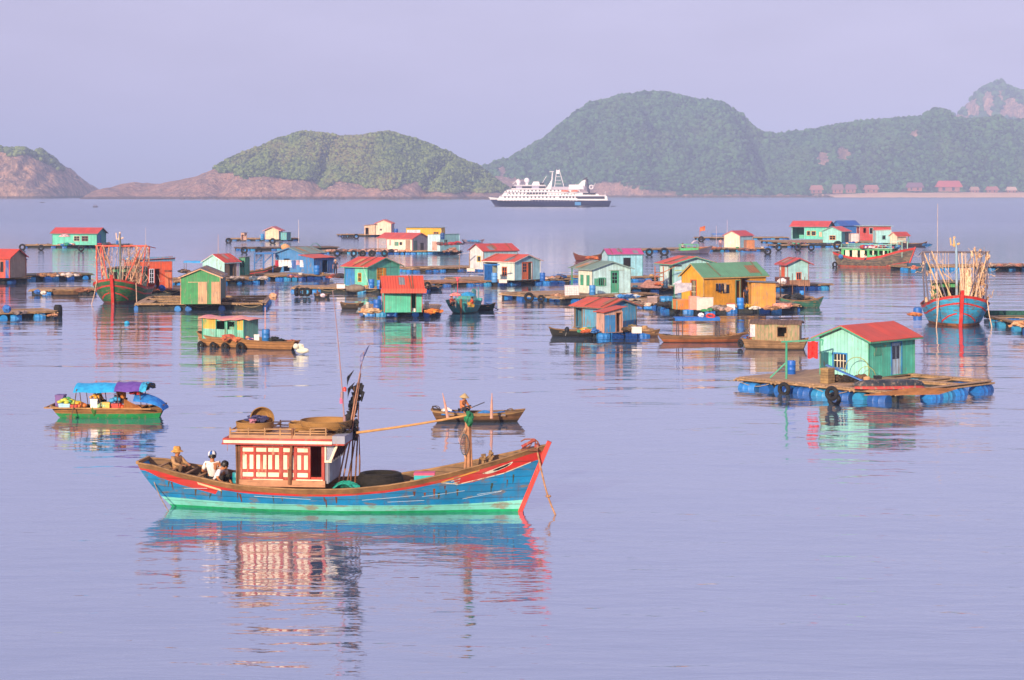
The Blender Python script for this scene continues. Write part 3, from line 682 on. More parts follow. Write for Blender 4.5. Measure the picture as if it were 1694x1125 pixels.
def sampan(label, px, py, L, rz, B=1.1, c='6b4f38', low='3a2c22', hl=.38, ends=.3, wl=.1, group='small wooden rowing boats', cat='boat', name='sampan', plan=SAMP, band=None, deck=.22, rail='8f6c48', inner='8a6a4a'):
    """A small open wooden boat, centred on a photo point on the water."""
    r_ = thing(name, label, cat, P(px, py), rz, group)
    sh = [(0, hl + ends * .8), (.15, hl + ends * .3), (.4, hl), (.6, hl), (.85, hl + ends * .35), (1, hl + ends)]
    bands = [(wl, 0), (None, 1)] if not band else [(wl, 0), (lambda t: lerp(sh, t) - band[1], 1), (None, 2)]
    mats = [wood(low) if not low.startswith('#') else paint(low, None, .4), wood(c, plank='z', pitch=.13) if not c.startswith('#') else paint(c, 'h', .4)]
    if band: mats.append(paint(band[0], None, .3))
    hull(r_, L, B, sh, plan, bands, (L * .09, L * .12), -.2, (.5, .45, .6), deck, .035, mats, x0=-L / 2, rail=rail, inner=inner)
    tb = MB()
    for q in (-.28, 0, .27): tb.box(q * L - .1, q * L + .1, -B * .46, B * .46, hl - .09, hl - .05)
    tb.build('thwart', wood('a98258'), r_)
    return r_
# ------------------------------------------------------------------ people
def skin(verts, edges, root, sub=1):
    """verts: name -> (x, y, z, r). Grows one continuous surface over the skeleton."""
    me = bpy.data.meshes.new('skel'); names = list(verts); me.from_pydata([verts[k][:3] for k in names], [(names.index(a), names.index(b)) for a, b in edges], [])
    o = bpy.data.objects.new('skel', me); COL.objects.link(o)
    o.modifiers.new('s', 'SKIN'); sv = me.skin_vertices[0].data
    for i, k in enumerate(names):
        v = verts[k]; sv[i].radius = (v[3], v[4] if len(v) > 4 else v[3]); sv[i].use_root = (k == root)
    m = o.modifiers.new('u', 'SUBSURF'); m.levels = sub; m.render_levels = sub
    dg = bpy.context.evaluated_depsgraph_get(); ev = o.evaluated_get(dg); r = bpy.data.meshes.new_from_object(ev)
    bpy.data.objects.remove(o); bpy.data.meshes.remove(me)
    r.polygons.foreach_set('use_smooth', [True] * len(r.polygons)); return r
def chain(d, e, prev, items):
    for k, v in items: d[k] = v; e.append((prev, k)); prev = k
def person(label, loc, rz, pose='squat', shirt='e9e4e2', pants='262a33', hat=None, hatc='d8b070', hair='15110f', skinc='b5764e', s=1.0, sleeve='short', group=None, torso=0, arms=None, look=0):
    """Facing local +x; z = 0 is where the seat or feet rest."""
    lean = R(torso); cs, sn = math.cos(lean), math.sin(lean)
    base = {'squat': .16, 'sit': .12, 'stand': .86, 'kneel': .3}[pose]
    def T(x, y, z): return (x * cs + z * sn, y, base + z * cs - x * sn)
    d = {}; e = []
    d['pelvis'] = (0, 0, base, .15, .12)
    chain(d, e, 'pelvis', [('waist', (*T(0, 0, .16), .125, .1)), ('chest', (*T(.01, 0, .34), .15, .105)), ('neckbase', (*T(.0, 0, .49), .075)), ('neck', (*T(.015, 0, .53), .055))])
    hx, hy, hz = T(.035, 0, .66); chain(d, e, 'neck', [('jaw', (*T(.03, 0, .575), .075, .08)), ('skull', (*T(.03, 0, .665), .098, .09)), ('crown', (*T(.02, 0, .73), .06))])
    chain(d, e, 'jaw', [('nose', (*T(.135, 0, .61), .014))])
    for sd, sg in (('l', 1), ('r', -1)):
        A = (arms or {}).get(sd) or {'squat': ((.12, .27, .28), (.33, .17, .25)), 'sit': ((.1, .27, .26), (.32, .16, .22)), 'stand': ((.02, .27, .2), (.1, .27, -.03)), 'kneel': ((.15, .26, .25), (.36, .18, .12))}[pose]
        el = T(A[0][0], sg * A[0][1], A[0][2]); wr = T(A[1][0], sg * A[1][1], A[1][2])
        chain(d, e, 'chest', [('sh' + sd, (*T(.0, sg * .185, .455), .062))]); chain(d, e, 'sh' + sd, [('el' + sd, (*el, .043)), ('wr' + sd, (*wr, .028))])
        dv = (Vector(wr) - Vector(el)).normalized(); side = dv.cross(Vector((0, 0, 1))).normalized(); pl = Vector(wr) + dv * .08
        chain(d, e, 'wr' + sd, [('pm' + sd, (*pl, .034, .02))])
        for q in range(4):
            f0 = pl + side * (.028 - .019 * q) + dv * .02; ln = (.055, .07, .065, .05)[q]
            chain(d, e, 'pm' + sd, [('f%s%d' % (sd, q), (*f0, .009)), ('g%s%d' % (sd, q), (*(f0 + dv * ln * .6 - V3(0, 0, .01)), .0085)), ('h%s%d' % (sd, q), (*(f0 + dv * ln * .9 - V3(0, 0, .035)), .0075))])
        th = Vector(wr) + dv * .04 + side * .035 * sg * -1; chain(d, e, 'wr' + sd, [('t' + sd, (*th, .011)), ('u' + sd, (*(th + dv * .04 + side * .012 * sg * -1 - V3(0, 0, .012)), .009))])
        LG = {'squat': ((.38, .2, .42), (.22, .17, .08), (.36, .18, .035)), 'sit': ((.42, .17, .3), (.6, .15, .06), (.74, .15, .04)), 'stand': ((.02, .11, .44), (-.01, .11, .07), (.15, .12, .03)), 'kneel': ((.36, .13, .06), (-.05, .13, .05), (-.2, .13, .04))}[pose]
        chain(d, e, 'pelvis', [('hp' + sd, (0, sg * .1, base - .02, .09)), ('kn' + sd, (LG[0][0], sg * LG[0][1], LG[0][2], .062)), ('an' + sd, (LG[1][0], sg * LG[1][1], LG[1][2], .04)), ('to' + sd, (LG[2][0], sg * LG[2][1], LG[2][2], .034))])
    sk = plain(skinc, .55, var=.12, bump=.05)
    root = thing('person', label, 'person', loc, rz, group); root.scale = (s, s, s)
    def add(name, me, mat):
        me.materials.clear(); me.materials.append(mat); o = bpy.data.objects.new(name, me); COL.objects.link(o); o.parent = root; return o
    add('body', skin(d, e, 'pelvis'), sk)
    g = 1.22; sd_ = {}; se = []
    for k in ('pelvis', 'waist', 'chest', 'neckbase'): v = d[k]; sd_[k] = (*v[:3], *(q * (g if k != 'neckbase' else 1.12) for q in v[3:]))
    sd_['neckbase'] = (*T(0, 0, .465), .085); sd_['pelvis'] = (*d['pelvis'][:3], .165, .14)
    se = [('pelvis', 'waist'), ('waist', 'chest'), ('chest', 'neckbase')]
    for q in 'lr':
        sh = Vector(d['sh' + q][:3]); el = Vector(d['el' + q][:3]); wr = Vector(d['wr' + q][:3])
        sd_['a' + q] = (*sh, .078); sd_['b' + q] = (*(sh.lerp(el, .8 if sleeve == 'short' else 1)), .066); se += [('chest', 'a' + q), ('a' + q, 'b' + q)]
        if sleeve != 'short': sd_['c' + q] = (*el.lerp(wr, .88), .045); se.append(('b' + q, 'c' + q))
    add('shirt', skin(sd_, se, 'pelvis'), cloth(shirt, None, 3))
    pd = {'pelvis': (*d['pelvis'][:3], .158, .135)}; pe = []
    for q in 'lr':
        kn = d['kn' + q]; an = Vector(d['an' + q][:3]); k3 = Vector(kn[:3])
        pd['h' + q] = (*d['hp' + q][:3], .108); pd['k' + q] = (*kn[:3], .08); pd['n' + q] = (*k3.lerp(an, .85), .06); pe += [('pelvis', 'h' + q), ('h' + q, 'k' + q), ('k' + q, 'n' + q)]
    add('trousers', skin(pd, pe, 'pelvis'), cloth(pants))
    c = Vector(T(.015, 0, .67)); up = Vector((sn, 0, cs)); M = rotY(lean)
    m = MB(); m.lathe([(.112, -.06), (.115, -.01), (.108, .05), (.08, .09), (.04, .108), (0, .112)], 16, c + M @ V3(-.022, 0, 0), M); m.build('hair', plain(hair, .5), root, 60)
    m = MB()
    for sg in (1, -1): m.blob(Vector(T(.118, sg * .036, .65)), .011, 3, 0)
    m.build('eyes', plain('0c0a0a', .3), root, 60)
    if hat == 'cone':
        m = MB(); m.lathe([(.25, -.02), (.2, .03), (.12, .1), (.05, .165), (0, .19), (.0, .18), (.05, .15), (.12, .085), (.2, .015), (.245, -.03)], 20, Vector(T(.03, 0, .70)), M, cap=False)
        m.build('conical_hat', wicker('e3c58e'), root, 50)
    elif hat == 'brim':
        m = MB(); m.lathe([(.21, -.06), (.17, -.02), (.125, .0), (.12, .07), (.1, .115), (.0, .13)], 18, Vector(T(.015, 0, .71)), M, cap=False); m.build('sun_hat', cloth(hatc, None, 12), root, 50)
    elif hat == 'cap':
        m = MB(); m.mi = 0
        prof = [(.122, -.02), (.124, .04), (.1, .095), (.05, .125), (0, .13)]; cc = Vector(T(.01, 0, .695))
        k = len(m.v); m.lathe(prof, 16, cc, M)
        m.m = [(i // 2) % 2 if i < 64 else 0 for i in range(len(m.f))]; m.mi = 1
        br = M @ V3(.1, 0, -.01); m.sheet(lambda u, v: cc + M @ V3(.09 + .12 * u * math.sqrt(max(0, 1 - (2 * v - 1) ** 2)), (v - .5) * .2, -.01 - .02 * u), 4, 8, .008)
        m.build('cap', [cloth('e8e8ee'), cloth('2c5fae')], root, 50)
    return root
# ------------------------------------------------------------------ the big blue and red fishing boat
PX = 56.3
def bx(px): return (px - 567) / PX
FBR = R(-6.5)
fb_loc = P(565, 852) + V3(0, 1.28, 0)
fb = thing('fishing_boat', 'large blue wooden fishing boat with red trim, green waterline and red and white cabin', 'boat', fb_loc, FBR)
FL = 12.32; FB2 = 2.55
def tb(px): return (bx(px) + 6.25) / FL
shp = [(228, 1.32), (245, 1.27), (260, 1.22), (287, 1.10), (330, .98), (360, .88), (400, .79), (450, .74), (500, .71), (550, .72), (600, .77), (650, .87), (700, 1.02), (750, 1.22), (800, 1.44), (850, 1.68), (880, 1.85), (905, 1.97)]
fsheer = [(tb(a) if a != 228 else 0, b) for a, b in shp]; fsheer[-1] = (1, 1.97)
fplan = [(0, .45), (.06, .6), (.15, .78), (.3, .96), (.5, 1), (.65, .98), (.78, .82), (.88, .56), (.95, .28), (1, .03)]
redw = [(228, .2), (245, .36), (300, .40), (344, .45), (358, .24), (400, .22), (500, .20), (600, .20), (700, .22), (764, .25), (772, .44), (800, .50), (850, .5), (895, .42), (905, .40)]
redt = [(tb(a), b) for a, b in redw]
ts_ = sorted({i / 70 for i in range(71)} | {tb(344), tb(358), tb(764), tb(772)})
def mint_mat(): return paint('7fe0bd', 'h', .3, pitch=.2, stain='5a6a3a', stains=.3)
blue_m = paint('0a88c6', 'h', .2, pitch=.21, under='7d6a52', stains=.55, stain='6a4428', var=.3)
hullm = [plain('1fae74', .3, var=.3), mint_mat(), blue_m, paint('d22f28', 'h', .3, pitch=.3, under='8f5a3a'), wood('8d6640')]
fpt = hull(fb, FL, FB2, fsheer, fplan, [(.07, 0), (lambda t: .25 + .10 * max(0, (t - .75) / .25) ** 2 + .06 * max(0, (.2 - t) / .2), 1), (lambda t: lerp(fsheer, t) - lerp(redt, t), 2), (lambda t: lerp(fsheer, t) - .14, 3), (None, 4)],
     (1.45, 1.0), -.45, (.45, .3, .95), lambda t: .32 + .1 * abs(t - .5), .07, hullm, x0=-6.25, ts=ts_, railw=.055, rail='a07a50', stem=(paint('d8322a', None, .2), .12), stemw=.13)
def ribbon(name, pts, wid, mat, side=-1, off=.006, th=.006, parent=fb, f=None):
    """A painted line laid on the hull: pts are (t, z)."""
    m = MB(); f = f or fpt
    for i in range(len(pts) - 1):
        for (a, b) in [(pts[i], pts[i + 1])]:
            n = max(1, int(abs(b[0] - a[0]) * 60))
            for k in range(n):
                q0 = (a[0] + (b[0] - a[0]) * k / n, a[1] + (b[1] - a[1]) * k / n); q1 = (a[0] + (b[0] - a[0]) * (k + 1) / n, a[1] + (b[1] - a[1]) * (k + 1) / n)
                p = [f(q0[0], q0[1] - wid / 2, side, off), f(q1[0], q1[1] - wid / 2, side, off), f(q1[0], q1[1] + wid / 2, side, off), f(q0[0], q0[1] + wid / 2, side, off)]
                o_ = Vector((0, -side * th, 0)); m.hexa(p, [x + o_ for x in p])
    return m.build(name, mat, parent)
wh = paint('e9e2cc', None, .35); yel = paint('e0a23a', None, .35)
for sd in (-1, 1):
    ribbon('painted_line', [(tb(772), lerp(fsheer, tb(772)) - .44), (tb(850), lerp(fsheer, tb(850)) - .5), (tb(893), lerp(fsheer, tb(893)) - .42)], .028, wh, sd)
    ribbon('painted_line', [(tb(744), lerp(fsheer, tb(744)) - .24), (tb(774), lerp(fsheer, tb(774)) - .43)], .03, wh, sd, .007)
    ribbon('painted_line', [(tb(744), lerp(fsheer, tb(744)) - .23), (tb(790), lerp(fsheer, tb(790)) - .17), (tb(805), lerp(fsheer, tb(805)) - .16)], .05, yel, sd, .008)
    ribbon('painted_line', [(tb(761), lerp(fsheer, tb(761)) - .28), (tb(776), lerp(fsheer, tb(776)) - .27), (tb(776), lerp(fsheer, tb(776)) - .36), (tb(765), lerp(fsheer, tb(765)) - .36)], .024, wh, sd, .009)
    ribbon('painted_line', [(tb(322), lerp(fsheer, tb(322)) - .19), (tb(362), lerp(fsheer, tb(362)) - .25)], .07, paint('e8c89a', None, .3), sd, .007)
    for (xa, za, xb, zb) in ((610, .42, 700, .56), (790, .42, 858, .62), (815, .55, 860, .64), (285, .62, 335, .66), (420, .48, 520, .42), (655, .36, 720, .40), (715, .52, 790, .68)):
        ribbon('scratch', [(tb(xa), za), (tb(xb), zb)], .012, plain('cfe0ea', .6), sd, .004, .003)
    # the painted bow eye: white almond, black iris strip
    ez = lambda px, dz: (tb(px), lerp(fsheer, tb(px)) - dz)
    m = MB(); eye = [(812, .30, .30), (822, .27, .36), (832, .25, .37), (842, .23, .345), (852, .21, .32), (858, .2, .28), (860, .215, .235)]
    for i in range(len(eye) - 1):
        a_, b_ = eye[i], eye[i + 1]; p = [fpt(*ez(a_[0], a_[2]), sd, .008), fpt(*ez(b_[0], b_[2]), sd, .008), fpt(*ez(b_[0], b_[1]), sd, .008), fpt(*ez(a_[0], a_[1]), sd, .008)]
        m.hexa(p, [x + V3(0, -sd * .008, 0) for x in p])
    ey = m.build('painted_eye', wh, fb)
    m = MB(); eye = [(830, .285, .31), (838, .262, .335), (848, .24, .31), (855, .225, .265), (857, .23, .24)]
    for i in range(len(eye) - 1):
        a_, b_ = eye[i], eye[i + 1]; p = [fpt(*ez(a_[0], a_[2]), sd, .014), fpt(*ez(b_[0], b_[2]), sd, .014), fpt(*ez(b_[0], b_[1]), sd, .014), fpt(*ez(a_[0], a_[1]), sd, .014)]
        m.hexa(p, [x + V3(0, -sd * .008, 0) for x in p])
    m.build('iris', plain('101010', .4), ey)
    rs = random.Random(5)            # rust streaks bleeding from bolts
    for px_, z_ in ((262, 1.0), (266, .8), (309, .72), (335, .66), (362, .72), (392, .66), (395, .5), (455, .5), (470, .45), (545, .55), (547, .4), (566, .5), (700, .66), (734, .74), (752, .82), (756, .68), (776, .7), (836, .86), (836, .78), (862, .95), (870, 1.1), (719, .62), (744, .6)):
        h = rs.uniform(.12, .3); m = MB(); w_ = rs.uniform(.02, .045); xr_ = lambda tt, z: tt - (fpt(tt, z, sd).x - fpt(tt, z_, sd).x) / FL
        zt = min(z_ + .03, lerp(fsheer, tb(px_)) - lerp(redt, tb(px_)) - .02)
        tt = tb(px_); dt = w_ / FL; p = [fpt(xr_(tt - dt * .4, zt - h), max(.12, zt - h), sd, .004), fpt(xr_(tt + dt * .4, zt - h * .8), max(.15, zt - h * .8), sd, .004), fpt(tt + dt, zt, sd, .004), fpt(tt - dt, zt, sd, .004)]; m.hexa(p, [x + V3(0, -sd * .003, 0) for x in p])
        m.build('rust_streak', plain(rs.choice(['5e4a2c', '6b3a20', '8a4a26', '3c4a36']), .9), fb)
# cabin
def zx(v): return bx(360 + v / 7.03)
def zz(v): return (852 - (660 + v / 7.03)) / PX - .03
red = paint('a82c1c', None, .2, under='c98a70'); redh = paint('b8341e', 'v', .2, under='c98a70'); cream = paint('f6e8cc', None, .15, under='b98a6a', stains=.25)
YN, YF = -.92, .92
X0, X1 = zx(275), zx(1285); ZB, ZT = zz(1005), zz(540); WB = zz(960)
cab = MB()
def wallwithdoor(y, d, door=True):
    us = [X0, zx(1120), zx(1245), X1]; z0, z1 = zz(925), zz(570)
    for i in range(3):
        for (a, b) in ((WB, z0), (z0, z1), (z1, ZT)):
            if door and i == 1 and a == z0: continue
            cab.q((us[i], y, a), (us[i + 1], y, a), (us[i + 1], y, b), (us[i], y, b))
    if door:
        for (ua, za, ub, zb_) in ((us[1], z0, us[2], z0), (us[2], z0, us[2], z1), (us[2], z1, us[1], z1), (us[1], z1, us[1], z0)): cab.q((ua, y, za), (ub, y, zb_), (ub, y + d, zb_), (ua, y + d, za))
wallwithdoor(YN, .06); wallwithdoor(YF, -.06)
for y_ in (YN + .05, YF - .05): cab.q((X0, y_, ZB), (zx(1120), y_, ZB), (zx(1120), y_, ZT), (X0, y_, ZT))
for x in (X0, X1): cab.q((x, YN, ZB), (x, YF, ZB), (x, YF, ZT), (x, YN, ZT))
CW = cab.build('cabin_wall', redh, fb)
for s_ in (-1, 1): b = MB(); b.box(X0 - .02, X1 + .02, s_ * .95 - .03, s_ * .95 + .03, zz(1040), zz(962)); b.build('cabin_sill', wood('c08a68', dark=.7), fb)
rows3 = [(590, 635), (672, 840), (878, 928)]
wide = [(302, 430), (465, 585), (607, 737), (790, 915), (958, 1083)]; nar = [(302, 350), (386, 430), (467, 511), (548, 587), (609, 655), (692, 738), (790, 836), (875, 915), (958, 1002), (1038, 1083)]
for s_ in (-1, 1):
    for ri, (za, zb_) in enumerate(rows3):
        for (xa, xb) in (nar if ri == 1 else wide):
            m = MB(); y = s_ * (.92 + .008); m.box(zx(xa), zx(xb), min(y, y - s_ * .02), max(y, y - s_ * .02), zz(zb_), zz(za)); m.build('white_panel', cream, CW)
    m = MB()
    for xa, xb in ((278, 296), (434, 461), (589, 603), (742, 786), (919, 954), (1087, 1116), (1249, 1283)): m.box(zx(xa), zx(xb), *sorted((s_ * .92, s_ * .955)), WB, ZT)
    for za, zb_ in ((545, 585), (640, 668), (845, 874), (932, 960)): m.box(X0 + .01, zx(1116), *sorted((s_ * .92, s_ * .945)), zz(zb_), zz(za))
    m.build('wall_frame', red, CW)
    for xa, xb, zc in ((430, 790, 553), (920, 1265, 545), (430, 790, 962), (945, 1265, 960)): m = MB(); m.box(zx(xa), zx(xb), *sorted((s_ * .94, s_ * .975)), zz(zc + 8), zz(zc - 8)); m.build('white_strip', cream, CW)
# wheelhouse: lower slatted front, slanted upper windows
m = MB(); xl, xu0, xu1 = X1 + .10, X1 + .16, X1 + .42; zs_ = zz(738)
m.box(X1, xl, YN + .02, YF - .02, zz(1000), zs_); grey = paint('8e92a4', 'v', .2, pitch=.1); m.build('wheelhouse_wall', grey, fb)
m = MB()
for k in range(12): y = YN + .06 + k * .152; m.box(xl, xl + .02, y, y + .06, zz(985), zs_ - .04)
m.build('slat', paint('b9bac6', None, .2), fb)
m = MB(); m.box(X1 - .03, xu0 + .05, YN - .03, YF + .03, zs_ - .03, zs_ + .03)
for y in (YN, YF): m.beam((xu0, y, zs_), (xu1 - .05, y, ZT), .06, .07); m.beam((X1 + .02, y, zs_), (X1 + .02, y, ZT), .05, .05)
m.build('window_shelf', cream, fb)
m = MB(); n_ = 5
for k in range(n_ + 1): y = YN + (YF - YN) * k / n_; m.beam((xu0 + .03, y, zs_), (xu1 - .02, y, ZT), .05, .05)
wf = m.build('front_window', paint('5a2a26', None, .3), fb)
for k in range(n_): y0 = YN + (YF - YN) * k / n_ + .03; y1 = YN + (YF - YN) * (k + 1) / n_ - .03; g = MB(); g.hexa([(xu0 + .02, y0, zs_ + .02), (xu0 + .02, y1, zs_ + .02), (xu1 - .03, y1, ZT - .02), (xu1 - .03, y0, ZT - .02)], [(xu0 + .03, y0, zs_ + .02), (xu0 + .03, y1, zs_ + .02), (xu1 - .02, y1, ZT - .02), (xu1 - .02, y0, ZT - .02)]); g.build('pane', GLASS(), wf)
for y in (YN + .015, YF - .03): g = MB(); g.hexa([(X1 + .04, y, zs_ + .03), (xu0, y, zs_ + .03), (xu1 - .1, y, ZT - .01), (X1 + .04, y, ZT - .01)], [(X1 + .04, y + .01, zs_ + .03), (xu0, y + .01, zs_ + .03), (xu1 - .1, y + .01, ZT - .01), (X1 + .04, y + .01, ZT - .01)]); g.build('side_pane', plain('8b93a8', .15), fb)
# roof
xa_, xb_ = zx(80), zx(1540)
m = MB(); m.box(xa_ + .1, xb_ - .02, -1.12, 1.12, ZT, ZT + .07); m.build('roof', redh, fb)
for s_ in (-1, 1): m = MB(); m.box(zx(95), zx(1390), *sorted((s_ * 1.12, s_ * 1.165)), zz(525), zz(492)); m.build('white_fascia', cream, fb)
for s_ in (-1, 1): m = MB(); m.box(zx(70), zx(1390), *sorted((s_ * 1.12, s_ * 1.145)), zz(545), zz(526)); m.box(zx(95), zx(1390), *sorted((s_ * 1.10, s_ * 1.155)), zz(491), zz(468)); m.build('red_fascia', paint('a8322a', None, .3), fb)
m = MB(); m.box(xa_, xa_ + .1, -1.12, 1.12, ZT - .01, zz(475)); m.build('red_fascia', paint('a8322a', None, .3), fb)
m = MB(); m.box(zx(1391), xb_, -1.14, 1.14, zz(520), zz(430)); m.build('visor', paint('9aa0b4', None, .2), fb)
m = MB(); m.box(zx(150), zx(1385), -1.06, 1.06, ZT + .075, zz(432)); m.build('roof_deck', wood('c79a78', plank='y', pitch=.15, dark=.7), fb)
m = MB()
for s_ in (-1, 1):
    for (a, b_, zc) in ((150, 590, 380), (150, 590, 410), (590, 900, 365), (1120, 1310, 350), (590, 1320, 412), (980, 1310, 385)): m.beam((zx(a), s_ * 1.0, zz(zc)), (zx(b_), s_ * 1.0, zz(zc) + .01), .05, .035)
    for a in (160, 380, 575, 760, 930, 1120, 1305): m.box(zx(a) - .02, zx(a) + .02, s_ * 1.0 - .02, s_ * 1.0 + .02, zz(432), zz(350))
for a in (160, 575, 1305): m.beam((zx(a), -1, zz(385)), (zx(a), 1, zz(385)), .04)
m.build('roof_rail', wood('b58a60'), fb)
m = MB()
for x in (zx(225), zx(262)):
    for y in (-.85, .85): m.tube([(x, y, ZB - .3), (x + .01, y, ZB + .4), (x - .01, y, ZT)], .045 if x < zx(240) else .06, 6)
m.build('awning_post', wood('7a5034', dark=.4), fb, 50)
m = MB(); m.tube([(zx(880), -.98, zz(1010)), (zx(885), -1.0, zz(700)), (zx(915), -1.03, zz(350))], .045, 7); m.tube([(zx(870), -.99, zz(1010)), (zx(870), -.99, zz(830))], .06, 6); m.build('exhaust_pipe', plain('8a5c40', .8, var=.5), fb, 50)
m = MB(); m.torus((zx(140), -1.13, zz(500)), .04, .015, rotX(R(90)), 10, 5); m.tube([(zx(135), -1.13, zz(520)), (zx(140), -1.13, zz(620))], .008, 4); m.build('hanging_cord', cloth('b0784a'), fb)
# deck fittings
m = MB()
for px_ in range(250, 400, 24): m.beam((bx(px_), -FB2 * .42 * lerp(fplan, tb(px_)), lerp(fsheer, tb(px_)) - .06), (bx(px_), FB2 * .42 * lerp(fplan, tb(px_)), lerp(fsheer, tb(px_)) - .06), .07, .04)
m.build('stern_thwart', wood('a98258'), fb)
FW = lambda x, y, z: hpt(fb, x, y, z)
# bow fittings
m = MB(); bp = fpt(.985, lerp(fsheer, .985), 1)
m.tube([(bx(868), -.12, 1.93), (bx(890), -.05, 2.14)], .05, 7); m.tube([(bx(893), -.2, 1.95), (bx(893), .2, 1.95)], .07, 8); m.build('bollard', paint('a8322a', None, .4), fb, 50)
m = MB(); m.box(bx(868), bx(896), -.3, .3, lerp(fsheer, tb(880)) - .02, lerp(fsheer, tb(880)) + .04); m.build('bow_plank', wood('8a5238'), fb)
# long bamboo boom resting on the crutch post
an = MB(); A0 = FW(bx(866), -.05, 2.08)
an.tube([(0, 0, 0), (.12, 0, .07), (.4, 0, .075), (.5, 0, .0), (.52, 0, -.06)], .022, 6); an.tube([(.36, 0, .07), (.3, 0, -.1), (.05, 0, -.28)], .02, 6); an.tube([(.44, 0, .07), (.42, 0, -.15), (.45, 0, -.25)], .02, 6)
single(an, 'anchor', plain('8f5230', .85, var=.4), 'rusty iron anchor lying over the bow tip of the large blue fishing boat', 'anchor', A0, FBR, smooth=50)
m = MB(); q0 = FW(bx(893), -.12, 1.9); q1 = P(919, 852, 0)
m.tube([q0 * (1 - k / 10) + q1 * k / 10 + V3(0, 0, -.25 * math.sin(math.pi * k / 10)) for k in range(11)], .028, 6); mm = q0.lerp(q1, .62); m.torus(mm + V3(0, 0, -.2), .06, .03, None, 8, 5)
single(m, 'anchor_rope', cloth('b98a66', None, 12), 'pale anchor rope running from the blue fishing boat bow down into the water', 'rope', (0, 0, 0))
m = MB(); q0 = FW(-5.95, -.3, 1.1); q1 = P(279, 846, 0); m.tube([q0.lerp(q1, k / 10) + V3(0, 0, -.12 * math.sin(math.pi * k / 10)) for k in range(11)], .016, 5)
single(m, 'stern_rope', cloth('a08a7a'), 'thin rope hanging from the blue fishing boat stern into the water', 'rope', (0, 0, 0))
m = MB(); pz = lerp(fsheer, tb(779)) - .3
for (dx, dy, r_, tp) in ((0, 0, .055, 3.02), (-.09, .05, .04, 2.92), (.07, .06, .036, 2.9)): m.tube([(dx * 1.5, dy, pz), (dx, dy, 1.6), (dx * .6 - .02, dy, tp - .08)], r_, 7)
cr = single(m, 'crutch_post', wood('b98460', dark=.6), 'bundle of brown poles standing on the foredeck and holding up the bamboo boom', 'post', FW(bx(779), -.2, 0), FBR, smooth=50)
m = MB(); m.blob((0, -.02, 2.8), (.13, .13, .2), 4, .4); m.blob((.03, -.06, 2.68), (.1, .08, .14), 9, .4)
single(m, 'green_rag', cloth('1f7a52'), 'green netting rag knotted round the top of the foredeck poles', 'netting', FW(bx(779), -.2, 0), FBR)
m = MB(); a0 = FW(bx(588), -.15, 2.37); a1 = FW(bx(783), -.24, 2.55) + V3(0, 0, .03)
a1.z = 9.5 - (686 - 317) / (F / a1.y); a0.z = 9.5 - (716 - 317) / (F / a0.y)
m.tube([a0.lerp(a1, k / 8) + V3(0, 0, -.03 * math.sin(math.pi * k / 8)) for k in range(9)], [.04, .039, .038, .037, .036, .035, .034, .033, .03], 7)
single(m, 'bamboo_boom', wood('c09058', dark=.75, scale=3), 'long bamboo boom reaching from the cabin roof to the foredeck poles', 'pole', (0, 0, 0), smooth=50)
m = MB(); hp = FW(bx(773), -.34, 2.0)
M_ = rotZ(R(20)) @ rotX(R(90)); m.torus((0, 0, 0), .2, .012, M_ @ Matrix.Diagonal((.62, 1.5, 1)), 20, 5)
for k in range(-4, 5): m.tube([M_ @ V3(-.12 * math.cos(k / 5), k * .058, 0), M_ @ V3(.12 * math.cos(k / 5), k * .058, 0)], .004, 3)
for k in range(-2, 3): m.tube([M_ @ V3(k * .045, -.25 * math.cos(k / 3), 0), M_ @ V3(k * .045, .25 * math.cos(k / 3), 0)], .004, 3)
single(m, 'landing_net', plain('4c6068', .9), 'oval landing net hanging from the foredeck poles of the blue boat', 'net', hp, FBR)
m = MB()
for dx in (-.28, -.22, -.14): m.tube([(dx * .2, 0, .45), (dx * .9, .0, .1), (-.04, 0, -.5)], .008, 4)
single(m, 'hanging_lines', cloth('c8a080'), 'thin lines drooping from the boom end beside the foredeck poles', 'rope', FW(bx(777), -.33, 2.05), FBR)
# coils and tub amidships
m = MB(); 
for k in range(5): m.torus((0, 0, .12 + k * .11), .62 - .03 * abs(k - 1.6), .085, None, 32, 8)
m.lathe([(.58, 0), (.66, .1), (.7, .3), (.66, .52), (.5, .6), (.46, .5), (.46, .1)], 32, (0, 0, 0), cap=False)
single(m, 'coiled_net', cloth('0d0c0b', '1d1813', 10), 'big round black heap of coiled net amidships on the large blue boat', 'net', FW(bx(628), -.05, .55), FBR, smooth=60)
o = bpy.data.objects['coiled_net']; o.scale = (1.02, .9, .85)
m = MB(); m.sheet(lambda u, v: (-.3 + u * .75 + .05 * math.sin(v * 5), -.35 + v * .7, .12 + .14 * math.sin(u * 3) + .07 * math.sin(v * 9 + u * 4)), 8, 8, .04); m.box(-.38, .3, -.38, -.3, .0, .06)
single(m, 'teal_net', cloth('18a08c', '0f6f63', 14), 'small teal net heaped on the deck in front of the wheelhouse', 'net', FW(bx(572), -.62, .58), FBR)
m = MB(); m.box(-.3, .3, -.22, .22, 0, .2); o = single(m, 'cool_box', plain('2ab0b8', .5), 'turquoise and pink cool box on the foredeck behind the black net heap', 'box', FW(bx(704), -.15, .87), FBR + .1)
m = MB(); m.box(-.31, .31, -.23, .23, .2, .26); m.build('lid', plain('d0527a', .5), o)
m = MB(); m.box(-.4, .4, -.24, .24, 0, .07); single(m, 'yellow_board', paint('d8b040', None, .3), 'yellow board lying under the turquoise cool box on the foredeck', 'board', FW(bx(702), -.15, .8), FBR + .1)
